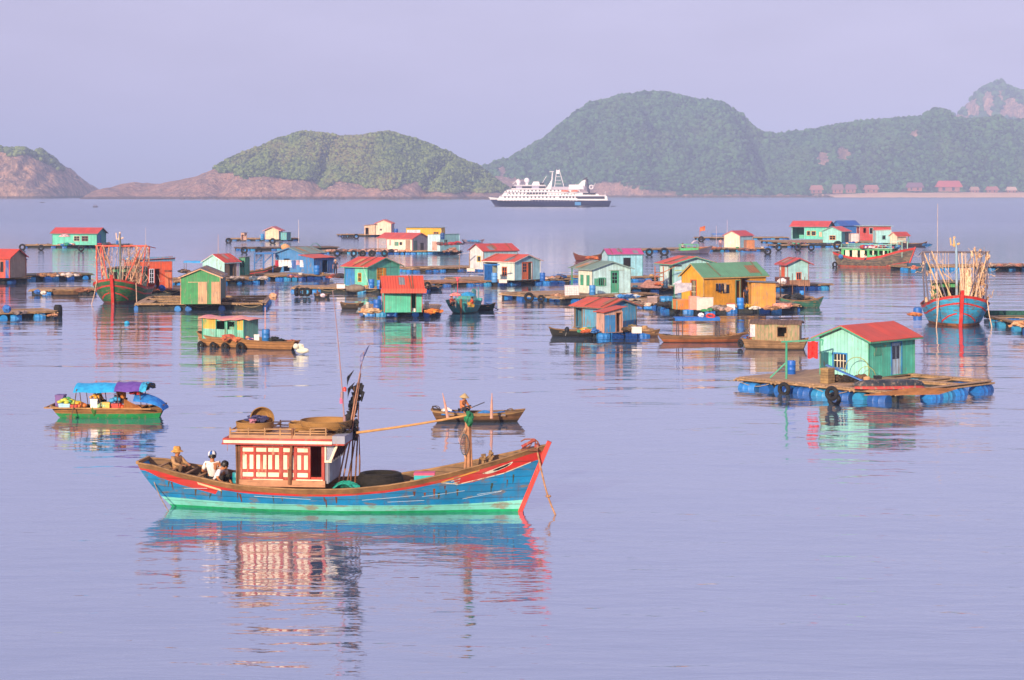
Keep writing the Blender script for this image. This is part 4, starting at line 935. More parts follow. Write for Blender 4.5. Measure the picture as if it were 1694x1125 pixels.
for i, (px_, lb) in enumerate(((800, 'short wooden bitt with frayed rope at the left on the bow gunwale'), (812, 'taller frayed wooden bitt further right on the bow gunwale'))):
    m = MB(); m.tube([(0, 0, -.15), (0, 0, .12), (.01, 0, .2 + i * .06)], .05, 7); m.blob((0, 0, .08), (.1, .1, .08), 3 + i, .5); m.blob((.02, 0, .16), (.07, .07, .05), 8 + i, .5)
    single(m, 'bitt', wood('9a7a56'), lb, 'bitt', FW(bx(px_), .3, lerp(fsheer, tb(px_))), FBR, smooth=50)
# roof baskets
def basket(name, label, loc, r, h, fill=None, tilt=None, th=.025, c='b98a4e', group=None):
    M = tilt or Matrix.Identity(3); m = MB()
    m.lathe([(0, 0), (r * .9, 0), (r * .97, h * .3), (r, h), (r - th, h), (r * .95 - th, h * .3), (r * .88 - th, th), (0, th)], 30, (0, 0, 0), M, cap=False)
    o = single(m, name, wicker(c), label, 'basket', loc, 0, group, 50)
    q = MB(); q.torus(M @ V3(0, 0, h), r - th / 2, .022, M, 30, 6); q.torus(M @ V3(0, 0, h * .45), r * .985, .014, M, 30, 5); q.build('rim', plain('96703e', .8, var=.4), o, 60); return o
zr = zz(430)
basket('round_basket', 'wide shallow wicker basket at the stern end of the red cabin roof', FW(zx(378), -.2, zr + .02), .57, .26, group='wicker baskets on the cabin roof')
basket('round_basket', 'upright tilted wicker basket standing inside the wide stern basket on the roof', FW(zx(440), .0, zr + .3), .36, .2, tilt=rotZ(R(20)) @ rotY(R(-20)) @ rotX(R(66)), group='wicker baskets on the cabin roof')
basket('round_basket', 'widest wicker basket at the bow end of the red cabin roof', FW(zx(1230), -.05, zr + .1), .78, .24, group='wicker baskets on the cabin roof')
basket('round_basket', 'low wicker basket under the edge of the widest roof basket', FW(zx(930), .1, zr + .02), .42, .2, group='wicker baskets on the cabin roof')
clutter(FW(zx(400), -.15, zr + .22), 'purple and pink net bundle inside the upright roof basket', 9, .3, ('4a4a78', '34345c', 'c8849a'), 3, 'net_bundle', 'net', .3)
clutter(FW(zx(1430), -.45, zr + .0), 'dark net bundle beside the widest roof basket at the wheelhouse end', 9, .26, ('4a3a2c', '2c241e'), 5, 'net_bundle', 'net', .36)
# whip aerial, marker flag poles
m = MB(); b0 = FW(zx(1480), -.3, zz(430)); m.tube([(0, 0, 0), (-.12, 0, 1.6), (-.24, 0, 3.0), (-.38, 0, 4.25)], [.028, .02, .014, .01], 6); m.tube([(-.01, 0, 0), (-.03, 0, .5)], .045, 7); m.tube([(-.10, 0, 1.02), (-.10, 0, 1.22)], .05, 8)
single(m, 'whip_aerial', plain('9a7a80', .5), 'very tall thin whip aerial on the blue fishing boat cabin roof', 'aerial', b0, 0, smooth=50)
m = MB(); m.lathe([(0, 0), (.055, 0), (.055, .1), (.03, .13), (0, .13)], 12, (0, 0, 0)); single(m, 'red_lamp', plain('d23a30', .4), 'red lamp cap clamped halfway up the whip aerial', 'lamp', b0 + V3(-.02, 0, 1.24), 0, smooth=50)
m = MB(); m.lathe([(0, 0), (.05, 0), (.045, .16), (0, .18)], 10, (-.1, 0, 1.0)); single(m, 'pink_float', plain('e0628c', .5), 'pink float tied to the whip aerial below the red lamp', 'float', b0 + V3(-.02, 0, -.12), 0, smooth=50)
fbase = FW(bx(572), .1, .55); dark = cloth('17181c', '2b2c33', 12)
tops = [(602, 582, 0), (597, 618, 1), (592, 700, 2), (586, 640, 3), (594, 640, 4), (594, 720, 5)]
lbl = ['tallest leaning flag pole with torn blue grey flag at the wheelhouse', 'second tallest leaning flag pole beside the wheelhouse', 'short leaning pole in the bundle nearest the black net heap', 'leaning pole with two small black pennants beside the wheelhouse', 'dark upright pole in the bundle behind the visor', 'shortest pole of the bundle leaning outermost to the right']
for k, (tx, ty, i) in enumerate(tops):
    s0 = fbase + V3(-.35 + .13 * k, .05 * k - .1, 0); sc_ = F / s0.y; tp = V3((tx - 847) / sc_, s0.y, H - (ty - HY) / sc_)
    m = MB(); d_ = tp - s0; m.tube([(0, 0, 0), d_ * .5 + V3(.02, 0, 0), d_], [.028, .024, .014], 6)
    o = single(m, 'flag_pole', wood('8a5a3c', dark=.4) if k not in (0, 1) else wood('b8846c', dark=.6), lbl[k], 'pole', s0, 0, 'marker poles standing at the wheelhouse', 50)
    f = MB()
    def pen(x, z, w_, h_, sl):      # ragged pennant: a wavy cloth with thickness
        f.sheet(lambda u, v: (x + u * w_ * (1 - v * .75), .03 * math.sin(u * 6 + v * 4 + x * 9), z - v * h_ + u * sl), 4, 4, .012)
        f.grid([[Vector((x + u * w_ * (1 - v * .75), .03 * math.sin(u * 6 + v * 4 + x * 9) + .006, z - v * h_ + u * sl)) for u in (0, .5, 1)] for v in (0, .33, .66, 1)])
    if k == 0: pen(d_.x - .12, d_.z - .12, .3, .5, .35)
    elif k == 1:
        for q in range(2): pen(d_.x - .02 + .02 * q, d_.z - .3 - .2 * q, .12, .3, -.05)
    elif k == 3:
        pen(-.02 + d_.x - .2, d_.z + .3, .22, .3, .22); pen(d_.x - .2, d_.z - .05, .22, .3, .2)
    elif k in (2, 4):
        for q in range(26 if k == 4 else 6):
            f.blob((d_.x - .03 - .012 * q + rnd.uniform(-.07, .07), .02, d_.z + .02 - (.046 if k == 4 else .085) * q), (rnd.uniform(.06, .14), .06, rnd.uniform(.05, .12)), q + k * 9, .6)
    if f.v: f.build('flag', dark if k else cloth('5d6290', '8d90b8'), o)
# stern gear
barrel(FW(bx(385), -.35, .62), 'turquoise water drum on the afterdeck against the cabin', None, .5, '1f8fa0')
clutter(FW(bx(374), -.1, .66), 'blue and pink plastic bags beside the turquoise drum', 6, .22, ('2f4fb8', '3a66d0', 'd060a0'), 8, 'plastic_bags', 'bags', .3)
m = MB(); m.lathe([(0, 0), (.07, 0), (.08, .12), (.04, .2), (.04, .27), (0, .27)], 12); single(m, 'yellow_bottle', plain('c8a832', .4), 'yellow bottle standing on top of the turquoise drum', 'bottle', FW(bx(387), -.3, 1.08), 0, smooth=50)
person('person seated with back turned in white t-shirt and blue and white cap', FW(bx(335), .1, .68), R(100), 'sit', 'f0e8e6', '22262e', 'cap', s=1.03, arms={'l': ((.1, .29, .2), (.3, .1, .16)), 'r': ((.02, .3, .22), (.22, .26, .3))})
person('person with black hair bending over the afterdeck in a white shirt', FW(bx(350), -.5, .6), R(-25), 'squat', 'f0e8ee', '2a2622', None, s=1.0, torso=30)
person('person in straw sun hat and tan cape sitting low at the stern', FW(bx(271), .2, .84), R(-30), 'squat', 'b08a62', '7a6048', 'brim', 'd9a050', sleeve='long', s=.92)
# ------------------------------------------------------------------ the floating village
def person_at(label, px, py, z, rz, pose='stand', **k): return person(label, P(px, py, z), R(rz), pose, **k)
def prop(label, px, py, z, build, mat, name, cat, rz=0, smooth=None, group=None):
    m = MB(); build(m); return single(m, name, mat, label, cat, P(px, py, z), R(rz), group, smooth)
def pole(label, px, py, h, r=.03, dx=0, z=.4, c='c89a88', name='pole', group='thin poles standing on the rafts'):
    return prop(label, px, py, z, lambda m: m.tube([(0, 0, 0), (dx * .5, 0, h * .5), (dx, 0, h)], [r, r * .8, r * .5], 5), wood(c), name, 'pole', group=group, smooth=50)
def awning(label, px, py, z, sx, sy, sag, c, rz=0, name='awning', posts=None, pc='7a6a5a', c2=None, slope=0, cat='awning', th=.025):
    t = thing(name, label, cat, P(px, py, 0), R(rz))
    m = MB(); rs = random.Random(int(px)); w_ = [[rs.uniform(-.03, .03) for _ in range(9)] for _ in range(9)]
    m.sheet(lambda u, v: (-sx / 2 + sx * u, -sy / 2 + sy * v, z + sag * math.sin(math.pi * v) + slope * (v - .5) + w_[round(u * 8)][round(v * 8)]), 8, 8, th); m.build('cover', cloth(c, c2, 4), t, 60)
    if posts is not None:
        for x in (-sx / 2 + .1, sx / 2 - .1):
            for y in (-sy / 2 + .08, sy / 2 - .08): q = MB(); q.tube([(x, y, posts), (x, y, z + slope * (y / sy))], .03, 5); q.build('post', wood(pc), t, 50)
    return t
def bag(label, px, py, z, r=.25, c='e8dcd0', name='sack', cat='sack', flat=.7, seed=1):
    return prop(label, px, py, z, lambda m: (m.blob((0, 0, r * flat), (r, r * .8, r * flat), seed, .2), m.blob((r * .2, 0, r * flat * 1.6), (r * .35, r * .3, r * .35), seed + 1, .3)), cloth(c), name, cat)

# ---- right foreground: the bright green house on blue drums
raft('raft', 1222, 641, 1482, 666, 7.6, .48, 4, 3, decks=((.0, .68, 0, .66), (.0, .3, .66, 1)), front=1, rails=1, side=.55, back=.3, label='wide timber raft on blue drums carrying the bright green house with blue window', bs=1.12)
HA = house('bright green plank hut with red sheet roof and blue framed window at the right', 1357, 1437, 1513, 626, 560, 541, 34, .52, 'L', '9ceac6', 'd03a30', '3f9f72', plank='v', wallR='50cc9c', wear=.12,  # right wall is the mint darkened, its shading painted in
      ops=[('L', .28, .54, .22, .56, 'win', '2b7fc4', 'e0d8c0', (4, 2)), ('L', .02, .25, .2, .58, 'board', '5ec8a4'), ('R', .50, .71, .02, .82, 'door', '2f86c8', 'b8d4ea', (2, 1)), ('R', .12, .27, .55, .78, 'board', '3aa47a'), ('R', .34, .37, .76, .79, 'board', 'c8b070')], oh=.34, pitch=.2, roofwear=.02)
HP = lambda x, y, z: hpt(HA, x, y, z)
m = MB(); m.tube([(0, 0, 0), (0, 0, 1.75)], .055, 7); m.beam((-.25, 0, 1.78), (1.75, .1, 1.88), .05, .07); m.beam((0, .02, .8), (-.75, .3, .03), .06); m.beam((1.7, .1, 1.6), (1.75, .1, 1.88), .05)
single(m, 'drying_rack', paint('27a376', None, .2), 'green post with brown crossbar and brace left of the bright green house', 'rack', P(1301, 627, .52), R(-3), smooth=40)
m = MB(); m.sheet(lambda u, v: (u * .5, .03 * math.sin(u * 14) + .02 * v, -.8 * v - .03 * math.sin(u * 9)), 12, 6, .01); m.grid([[Vector((u * .5 / 12, .03 * math.sin(u / 12 * 14) + .02 * v / 6 + .008, -.8 * v / 6 - .03 * math.sin(u / 12 * 9))) for u in range(13)] for v in range(7)])
single(m, 'red_cloth', cloth('c81f24', 'e04038', 8), 'red cloth hanging from the crossbar beside the bright green house', 'cloth', P(1301, 627, .52) + V3(1.02, .03, 1.8))
barrel(P(1309, 619, .52), 'blue drum standing behind the green drying post', s=.75, c='1d63c4')
crate(P(1369, 634, .52), 'tall wooden box leaning by the left wall of the bright green house', .42, .6, .7, 'a88a5c', R(-40), slats=True)
m = MB(); m.beam((0, 0, .78), (1.75, -.75, .04), .32, .05); single(m, 'gangplank', paint('2a6fc0', None, .25), 'blue plank sloping from the tall wooden box down to the deck', 'plank', P(1367, 631, .52), 0)
m = MB(); m.torus((0, 0, .45), .62, .02, rotZ(R(-34)) @ rotX(R(90)), 26, 5); m.torus((.4, -.3, .2), .45, .015, rotZ(R(-34)) @ rotX(R(90)), 26, 5)
single(m, 'wire_hoops', plain('9aa05a', .6), 'thin wire hoops leaning on the pale wall of the bright green house', 'hoops', P(1418, 628, .5), 0, smooth=60)
def coracle(m):
    for s_ in (0, 1):
        m.mi = s_; L_ = 1.7
        m.grid([[Vector((x * L_, (b_ * .55) * math.cos(a) * (1 - x * x) ** .5, (.0 if s_ == 0 else .14) + (h_) * math.sin(a) * (1 - x ** 4) ** .5)) for x in [k / 12 - 1 + 1e-3 if k == 0 else (k / 12 - 1 if k < 24 else 1 - 1e-3) for k in range(25)]] for a, b_, h_ in [(math.pi * q / 8, 1.0 if s_ == 0 else .82, .22 if s_ == 0 else .26) for q in range(9)]])
prop('upturned red rowing boat with black bottom lying before the bright green house', 1470, 642, .53, coracle, [paint('b8403c', None, .4), paint('1f2a34', None, .3)], 'upturned_boat', 'boat', 6, 50)
for i, (px, py, dx) in enumerate(((1297, 638, 0), (1376, 645, 0), (1380, 655, .1))):
    tyre(P(px, py + 6, .22 if i != 1 else .6), ('black tyre hanging on the drums below the green drying post', 'upper black tyre at the raft edge below the tall wooden box', 'lower black tyre at the raft edge below the tall wooden box')[i], 'tyres on the edge of the green house raft', .24, .1, R(-40))
clutter(P(1402, 632, .52), 'dark brown net heap on the deck before the pale green gable', 12, .7, ('5a4634', '3a2e24', '7a5c3c', '2a2624'), 11, h=.35)
m = MB()
for k in range(9): m.beam((-1.6 + k * .25, -.3 + k * .1, .05 + .03 * k), (1.7 + .1 * k, .1 + .1 * k, .1 + .02 * k), .05)
single(m, 'pole_stack', wood('a06a3e'), 'stack of loose brown poles in front of the upturned red boat', 'poles', P(1490, 655, .5), R(-8))
m = MB(); m.lathe([(0, 0), (.14, 0), (.17, .3), (.15, .3), (.13, .03), (0, .03)], 14); single(m, 'bucket', plain('c8a078'), 'small tan bucket by the near corner of the bright green house', 'bucket', P(1434, 634, .52), 0, smooth=50)
crate(P(1452, 627, .9), 'small dark motor box resting behind the upturned red boat', .3, .25, .14, '22262a', .2, name='motor_box', cat='box')

# ---- wood houseboat, awning boat, blue shack
hb_ = thing('houseboat', 'small brown wooden houseboat with rounded roof and open window', 'boat', P(1283, 577), R(-14))
sh_ = [(0, .62), (.2, .55), (.6, .5), (.85, .55), (1, .66)]
hull(hb_, 3.9, 1.7, sh_, [(0, .7), (.2, .95), (.7, 1), (1, .62)], [(.08, 0), (None, 1)], (.35, .4), -.3, (.4, .35, .5), .12, .05, [wood('4a3a2c'), wood('b08a66', plank='z', pitch=.15)], x0=-1.95)
c_ = MB(); x0, x1, y0, y1, z0, z1 = -1.35, 1.5, -.72, .72, .45, 1.55
us = [x0, .18, .75, x1]
for i in range(3):
    for (za, zb) in ((z0, .78), (.78, 1.38), (1.38, z1)):
        if i == 1 and za == .78: continue
        c_.q((us[i], y0, za), (us[i + 1], y0, za), (us[i + 1], y0, zb), (us[i], y0, zb))
c_.q((x1, y0, z0), (x1, y1, z0), (x1, y1, z1), (x1, y0, z1)); c_.q((x0, y1, z0), (x1, y1, z0), (x1, y1, z1), (x0, y1, z1)); c_.q((x0, y1, z0), (x0, y0, z0), (x0, y0, z1), (x0, y1, z1))
c_.build('cabin_wall', paint('a88a68', 'v', .5, under='5f7a4a', pitch=.22), hb_)
q = MB()
for (a, b_) in (((.18, .78), (.75, .78)), ((.18, 1.38), (.75, 1.38)), ((.18, .78), (.18, 1.38)), ((.75, .78), (.75, 1.38))): q.beam((a[0], y0 - .01, a[1]), (b_[0], y0 - .01, b_[1]), .05)
q.build('window_frame', wood('8f6c48'), hb_)
q = MB(); q.sheet(lambda u, v: (x0 - .15 + (x1 - x0 + .3) * u, y0 - .1 + (y1 - y0 + .2) * v, 1.56 + .2 * math.sin(math.pi * v) + .03 * math.sin(u * 17)), 10, 8, .04); q.build('roof', wood('7a6052', plank='x', pitch=.2), hb_)
q = MB(); q.sheet(lambda u, v: (x0 - .18 + .05 * math.sin(v * 11), y0 + .3 * u + .02 * math.sin(v * 7), 1.5 - .85 * v), 4, 8, .02); q.box(x0 - .1, x0 + .2, y0 - .03, y0 - .015, .75, 1.5); q.build('curtain', cloth('e8dcd8', 'b8b0c0'), hb_)
for i in range(3): tyre(hpt(hb_, -2.05 - .05 * i, -.5 + .28 * i, .3), ('black tyre at the left end of the wooden houseboat, lowest', 'black tyre at the left end of the wooden houseboat, middle', 'black tyre at the left end of the wooden houseboat, hindmost')[i], 'tyres on the wooden houseboat', .17, .07, R(-60))
clutter(hpt(hb_, -1.75, -.3, .55), 'blue and orange rags at the left end of the houseboat', 6, .3, ('4a7ac8', 'd86a3a', '34363c'), 4, 'rags', 'rags')

ab = thing('awning_boat', 'long low brown boat with flat blue awning on thin posts', 'boat', P(1163, 566), R(2))
sh2 = [(0, .52), (.1, .42), (.4, .34), (.7, .36), (.9, .5), (1, .62)]
hull(ab, 5.7, 1.35, sh2, [(0, .5), (.15, .85), (.5, 1), (.8, .85), (1, .3)], [(.04, 0), (.2, 1), (None, 2)], (.6, .8), -.25, (.45, .4, .6), .14, .045, [wood('4a2e22'), wood('b0623a', plank='z', pitch=.1), wood('9a6c48', plank='z', pitch=.12)], x0=-2.85)
q = MB(); q.sheet(lambda u, v: (-1.85 + 2.85 * u, -.6 + 1.2 * v, 1.55 + .06 * math.sin(math.pi * v)), 8, 6, .03); q.box(-1.85, 1.0, -.62, -.595, 1.38, 1.55); q.build('awning', cloth('2a72c8', '2463b0', 4), ab)
for x, y in ((-1.6, -.5), (-1.35, -.5), (.7, -.5), (.95, -.5), (-1.6, .5), (.95, .5)): q = MB(); q.tube([(x, y, .3), (x, y, 1.5)], .032, 5); q.build('post', plain('4a4a52'), ab)
q = MB(); q.torus((0, 0, .06), .24, .07, None, 22, 8); lr = single(q, 'life_ring', plain('d8392c', .5), 'red life ring lying on the blue awning of the long brown boat', 'life ring', hpt(ab, .45, -.2, 1.6), 0, smooth=60)
lr.rotation_euler = (R(25), 0, 0)
bg_ = bag('white sack lying on the blue awning beside the red life ring', 1163, 566, 0, .2, 'ece8ec'); bg_.location = hpt(ab, -.15, -.25, 1.58)
clutter(hpt(ab, 1.9, 0, .35), 'brown tackle heaped in the bow of the long brown awning boat', 7, .45, ('8a6444', '5a4030', 'a87a50'), 22, 'tackle', 'tackle', .12)
clutter(hpt(ab, -2.3, 0, .3), 'dark tackle heaped in the stern of the long brown awning boat', 6, .35, ('3a3430', '5a4030'), 23, 'tackle', 'tackle', .15)

raft('raft', 982, 558, 1080, 556, 4.2, .46, 3, 1, decks=((0, .75, 0, 1),), front=.9, label='small raft on blue drums under the blue shack with patched front', side=.5)
house('blue plank shack with red roof seen from its gable, beside dark sampan', 950, 1000, 1053, 545, 507, 496, 48, .5, 'R', '58a8d0', 'd0453c', '6a5f58', wallR='3f94c4', ops=[('L', .03, .25, .0, .9, 'open', '8a7058'), ('L', .32, .34, .1, .9, 'board', 'a88a78')], wear=.35, roofwear=.4, oh=.3)
house('low patched lean-to with blue door panel in front of the blue shack', 988, 999, 1029, 551, 516, 512, 58, .5, 'R', 'd8a898', 'd0453c', wallR='caa498', shed=(.0, .25), ops=[('R', .05, .62, .03, .84, 'board', '2f86c8'), ('R', .68, .96, .02, .93, 'open', 'b07a5a')], oh=.22, bmin=1.1)
clutter(P(972, 551, .5), 'yellow, blue and orange goods heaped at the left corner of the blue shack', 14, .6, ('e0a83a', '3a78c0', 'c8603a', 'ece4d8', '3f8a6a'), 31, 'goods_heap', 'goods', .35)
clutter(P(1043, 550, .5), 'round brown net heap before the right wall of the blue shack', 10, .5, ('6a5438', '4a3c2c', '8a7a50'), 33, h=.5)
crate(P(1053, 551, .5), 'white foam box beside the round net heap at the blue shack', .6, .4, .38, 'ece4dc', .1, name='foam_box', cat='box')
sampan('dark green and black sampan moored left of the blue shack', 947, 556, 3.0, R(6), 1.2, '2e302e', '16181a', .38, .22)
prop('black outboard motor on the dark sampan by the blue shack', 938, 553, .35, lambda m: (m.blob((0, 0, .3), (.16, .12, .2), 3, .15), m.tube([(0, 0, .2), (-.1, 0, -.1)], .04, 6)), plain('14161a', .4), 'outboard_motor', 'motor')
sampan('small brown wooden boat tied at the right of the blue shack raft', 1068, 556, 1.9, R(-5), .9, '9a7450', '5a4030', .34, .12)

# ---- boat with green and yellow cabin
gb = thing('cabin_boat', 'weathered tan wooden boat with green and yellow cabin and pink awning', 'boat', P(412, 575.5), R(-30))
sh3 = [(0, .85), (.06, .72), (.2, .62), (.5, .58), (.8, .5), (.95, .52), (1, .58)]
hull(gb, 7.3, 1.9, sh3, [(0, .5), (.12, .82), (.4, 1), (.75, .92), (.92, .6), (1, .3)], [(.07, 0), (None, 1)], (.5, .6), -.35, (.45, .38, .6), .14, .05, [wood('6a4a30'), wood('c08a58', plank='z', pitch=.16, dark=.6)], x0=-3.65)
q = MB(); x0, x1, y0, y1, z0, z1 = -3.0, .15, -.72, .72, .5, 1.72
us = [x0, -1.95, -1.25, -1.1, -.5, -.38, x1]
for i in range(6):
    for (za, zb) in ((z0, 1.12), (1.12, 1.62), (1.62, z1)):
        if i in (1, 3) and za == 1.12: continue
        q.mi = 1 if (i in (0, 5) and za != z0) else 0; q.q((us[i], y0, za), (us[i + 1], y0, za), (us[i + 1], y0, zb), (us[i], y0, zb))
q.mi = 2; q.q((x0, y1, z0), (x0, y0, z0), (x0, y0, z1), (x0, y1, z1)); q.mi = 0; q.q((x1, y0, z0), (x1, y1, z0), (x1, y1, z1), (x1, y0, z1)); q.q((x0, y1, z0), (x1, y1, z0), (x1, y1, z1), (x0, y1, z1))
q.build('cabin_wall', [paint('7cc8a0', 'v', .3), paint('dcae48', 'v', .4, under='4a9a6a'), paint('d0ecdc', 'v', .2)], gb)
for x in us: q = MB(); q.box(x - .03, x + .03, y0 - .035, y0 - .005, z0, z1); q.build('post', paint('2f9a72', None, .2), gb)
q = MB(); q.sheet(lambda u, v: (x0 - .2 + 3.95 * u, -.95 + 1.9 * v, 1.76 + .12 * math.sin(math.pi * v) + .05 * math.sin(u * 9 + v * 4) + .03 * math.sin(u * 23)), 16, 8, .03); q.build('awning', cloth('c87a86', 'd8a088', 3), gb, 60)
barrel(hpt(gb, 1.35, -.1, .42), 'blue water drum on the tan boat with the green cabin', None, .85, '2a72b8')
crate(hpt(gb, 1.0, -.55, .42), 'white plastic can in front of the blue drum on the tan boat', .3, .25, .45, 'f0ece4', .1, name='plastic_can', cat='can')
clutter(hpt(gb, 2.0, .0, .4), 'black engine heap with straps behind the bow of the tan boat', 9, .42, ('1c2622', '15181a', '2f4a3c'), 41, 'engine', 'engine', .45)
clutter(hpt(gb, -.6, -.78, .5), 'orange and pink nets lying along the rail of the tan boat', 12, .7, ('c8744a', 'b85a48', '8a6a4a', 'd09a80'), 42, h=.06)
clutter(hpt(gb, .45, -.5, .5), 'blue bowl and pale rags by the right end of the green cabin', 6, .3, ('3a4ab0', 'e8d8cc', 'c87a5a'), 43, 'bowl_and_rags', 'goods', .1)
clutter(hpt(gb, 3.2, 0, .45), 'pink rags and rope on the bow of the tan boat', 6, .3, ('b86a4a', '9a5a3a'), 44, 'rope_heap', 'rope', .08)
pole('thin pink pole rising beside the blue drum on the tan boat', 437, 580, 2.1, .05, z=.6, c='d8a098').location = hpt(gb, 1.15, .1, .4)
for i, x in enumerate((-3.1, -2.0, -1.1, .1)): tyre(hpt(gb, x, -.98 if x > -2.5 else -.8, .12), ('black tyre fender at the far left of the tan boat hull', 'black tyre fender under the left half of the green cabin', 'black tyre fender under the right half of the green cabin', 'biggest black tyre fender on the tan boat hull, midships')[i], 'tyre fenders on the tan boat', .15 + .07 * (i == 3), .09, R(-30))
prop('white fishing floats bundled at the bow tip of the tan boat', 494, 583, .1, lambda m: (m.blob((-.15, 0, .35), .18, 2, .05), m.blob((.25, 0, .1), (.4, .2, .18), 3, .15), m.blob((.1, .1, .35), (.25, .15, .14), 5, .3)), [plain('e0dcc8')], 'float_bundle', 'floats')

# ---- market boat
mbt = thing('market_boat', 'produce boat with blue and purple awning and green hull at the left', 'boat', P(180, 690), R(0))
sh4 = [(0, .5), (.08, .44), (.4, .38), (.7, .36), (.9, .42), (1, .55)]
hull(mbt, 4.75, 1.35, sh4, [(0, .55), (.1, .8), (.4, 1), (.8, .9), (1, .45)], [(.03, 0), (.2, 0), (None, 1)], (.55, .35), -.22, (.45, .4, .5), .1, .045, [paint('1f9a58', None, .25), wood('b5834e', plank='z', pitch=.09)], x0=-2.35)
q = MB()
for s_ in (-1, 1): q.beam((-2.55, s_ * .66, .46), (1.9, s_ * .72, .42), .06, .05)
q.beam((-2.55, -.66, .46), (-2.5, .66, .46), .06, .05); q.build('rail', wood('c09058'), mbt)
def arch(x0, x1, r0, z0, c, name='awning', off=0, c2=None):
    m = MB(); m.sheet(lambda u, v: (x0 + (x1 - x0) * u + .12 * (v - .5) , -.75 + 1.5 * v, z0 + .32 * math.sin(math.pi * v) ** .7 + off + .02 * math.sin(u * 9 + v * 5)), 8, 10, .02); m.build(name, cloth(c, c2, 5), mbt, 60)
arch(-1.28, .5, 0, 1.12, '28a8dc', c2='1f90c8'); arch(.42, 1.48, 0, 1.14, '6a4aa0', off=.02, c2='5a3a90'); arch(1.46, 1.75, 0, 1.16, '3ab0dc', off=.0)
for x in (-1.1, -.3, .45, 1.4):
    for y in (-.6, .6): q = MB(); q.tube([(x + .1, y, .4), (x, y, 1.2)], .018, 5); q.build('post', wood('6a4a34'), mbt)
q = MB(); q.sheet(lambda u, v: (1.15 + 1.25 * math.sin(u * 1.57) , (-.68 + 1.36 * v), .42 + .62 * math.cos(u * 1.5) * (.55 + .45 * math.sin(math.pi * v)) - .1 * u), 12, 10, .03); q.build('stern_cover', cloth('1c6fc4', '2f90dc', 4), mbt, 60)
q = MB(); q.sheet(lambda u, v: (.75 + .7 * u, -.6 + .02 * math.sin(u * 9), .42 + (.42 - .35 * u) * v), 6, 4, .02); q.box(.72, 1.5, -.6, .6, .4, .46); q.build('cloth_screen', cloth('c8874a', 'b87440', 6), mbt)
MP = lambda x, y, z: hpt(mbt, x, y, z)
clutter(MP(1.75, -.2, 1.18), 'black cloth bundle tied on the stern end of the market awning', 7, .24, ('14161c', '22252e'), 51, 'cloth_bundle', 'cloth', .3)
clutter(MP(1.25, -.35, .98), 'red cloth folded on top of the blue stern cover of the market boat', 5, .25, ('c83030', 'a82020'), 52, 'red_cloth', 'cloth', .1)
person('vendor in orange shirt sitting under the purple awning of the market boat', MP(.62, -.05, .58), R(170), 'squat', 'd8863a', '3a2a26', s=.86, sleeve='long', arms={'l': ((.2, .22, .4), (.5, .1, .58)), 'r': ((.12, .2, .3), (.35, .05, .3))})
person('vendor in yellow shirt bending under the blue awning of the market boat', MP(-.3, .15, .5), R(200), 'squat', 'd8a040', '2a2a36', s=.86, torso=22, hair='1a1412')
def box_(l, x, y, sx, sy, sz, c, z=.4, **k): return crate(MP(x, y, z), l, sx, sy, sz, c, rnd.uniform(-.08, .08), **k)
box_('pale blue foam box at the front left of the market boat', -1.75, -.35, .46, .4, .2, '9fd0ea', name='foam_box', cat='box')
box_('white foam box standing under the blue awning of the market boat', -.52, -.42, .28, .3, .4, 'f4f2ee', name='foam_box', cat='box')
box_('red crate of fruit beside the pale blue foam box', -1.3, -.4, .38, .34, .16, 'd04436')
box_('yellow carton amidships in the market boat', .0, -.4, .3, .3, .26, 'e0bc5a', name='carton', cat='box')
box_('red crate left of the orange vendor in the market boat', .42, -.42, .36, .3, .2, 'd8362c')
box_('purple fabric box at the bow tip of the market boat', -2.05, .1, .34, .5, .52, '6a4a90', name='fabric_box', cat='box')
def fruit(label, x, y, z, n, rad, cols, r=.06, name='fruit_pile', seed=0, long=1):
    rs = random.Random(seed); m = MB()
    for i in range(n):
        a = rs.uniform(0, 6.3); q = rad * rs.random() ** .6; m.mi = rs.randrange(len(cols)); m.blob((math.cos(a) * q, math.sin(a) * q * .8, r + (rad - q) * .55), (r * long, r, r), i, .12)
    return single(m, name, [plain(c, .45, var=.3) for c in cols], label, 'produce', MP(x, y, z), 0, smooth=50)
fruit('green and yellow produce heaped on the pale blue foam box', -1.7, -.25, .58, 30, .34, ('4aa060', 'c8c840', '2a8a70', 'a8c050'), .07, seed=1, long=1.6)
fruit('yellow bananas heaped on the red fruit crate', -1.28, -.3, .56, 18, .22, ('e8c83a', 'd8b030', '8aa840'), .045, seed=2, long=2.4)
fruit('orange pineapples stacked in front of the red crate', -1.0, -.42, .42, 8, .18, ('d07a3a', 'c86a30'), .09, seed=3)
fruit('yellow mangoes stacked on the white foam box', -.5, -.38, .82, 14, .2, ('e8b43a', 'd89a30', 'e8a850'), .06, seed=4)
fruit('pale green cabbages piled beside the white foam box', -.2, -.42, .42, 14, .2, ('a8d0a0', '7ab890', 'd0e0b8'), .08, seed=5)
fruit('red and orange tomatoes beside the orange vendor', .62, -.45, .42, 18, .18, ('d8402c', 'e06a30'), .05, seed=6)
fruit('blue plastic bags on the red crate by the orange vendor', .35, -.3, .62, 7, .2, ('3aa0d8', '2a88c8'), .1, 'plastic_bags', 7)
def plantf(m):
    rs = random.Random(3)
    for i in range(16):
        a = rs.uniform(0, 6.3); t = rs.uniform(.2, .5); e = V3(math.cos(a) * t * .5, math.sin(a) * t * .4, t); s_ = V3(-math.sin(a), math.cos(a), 0) * .03
        m.q((0, 0, 0), tuple(e * .5 + s_), tuple(e), tuple(e * .5 - s_))
prop('leafy green bunch standing upright in the market boat', 156, 690, .5, plantf, plain('4a7a34', .7), 'leaf_bunch', 'produce')
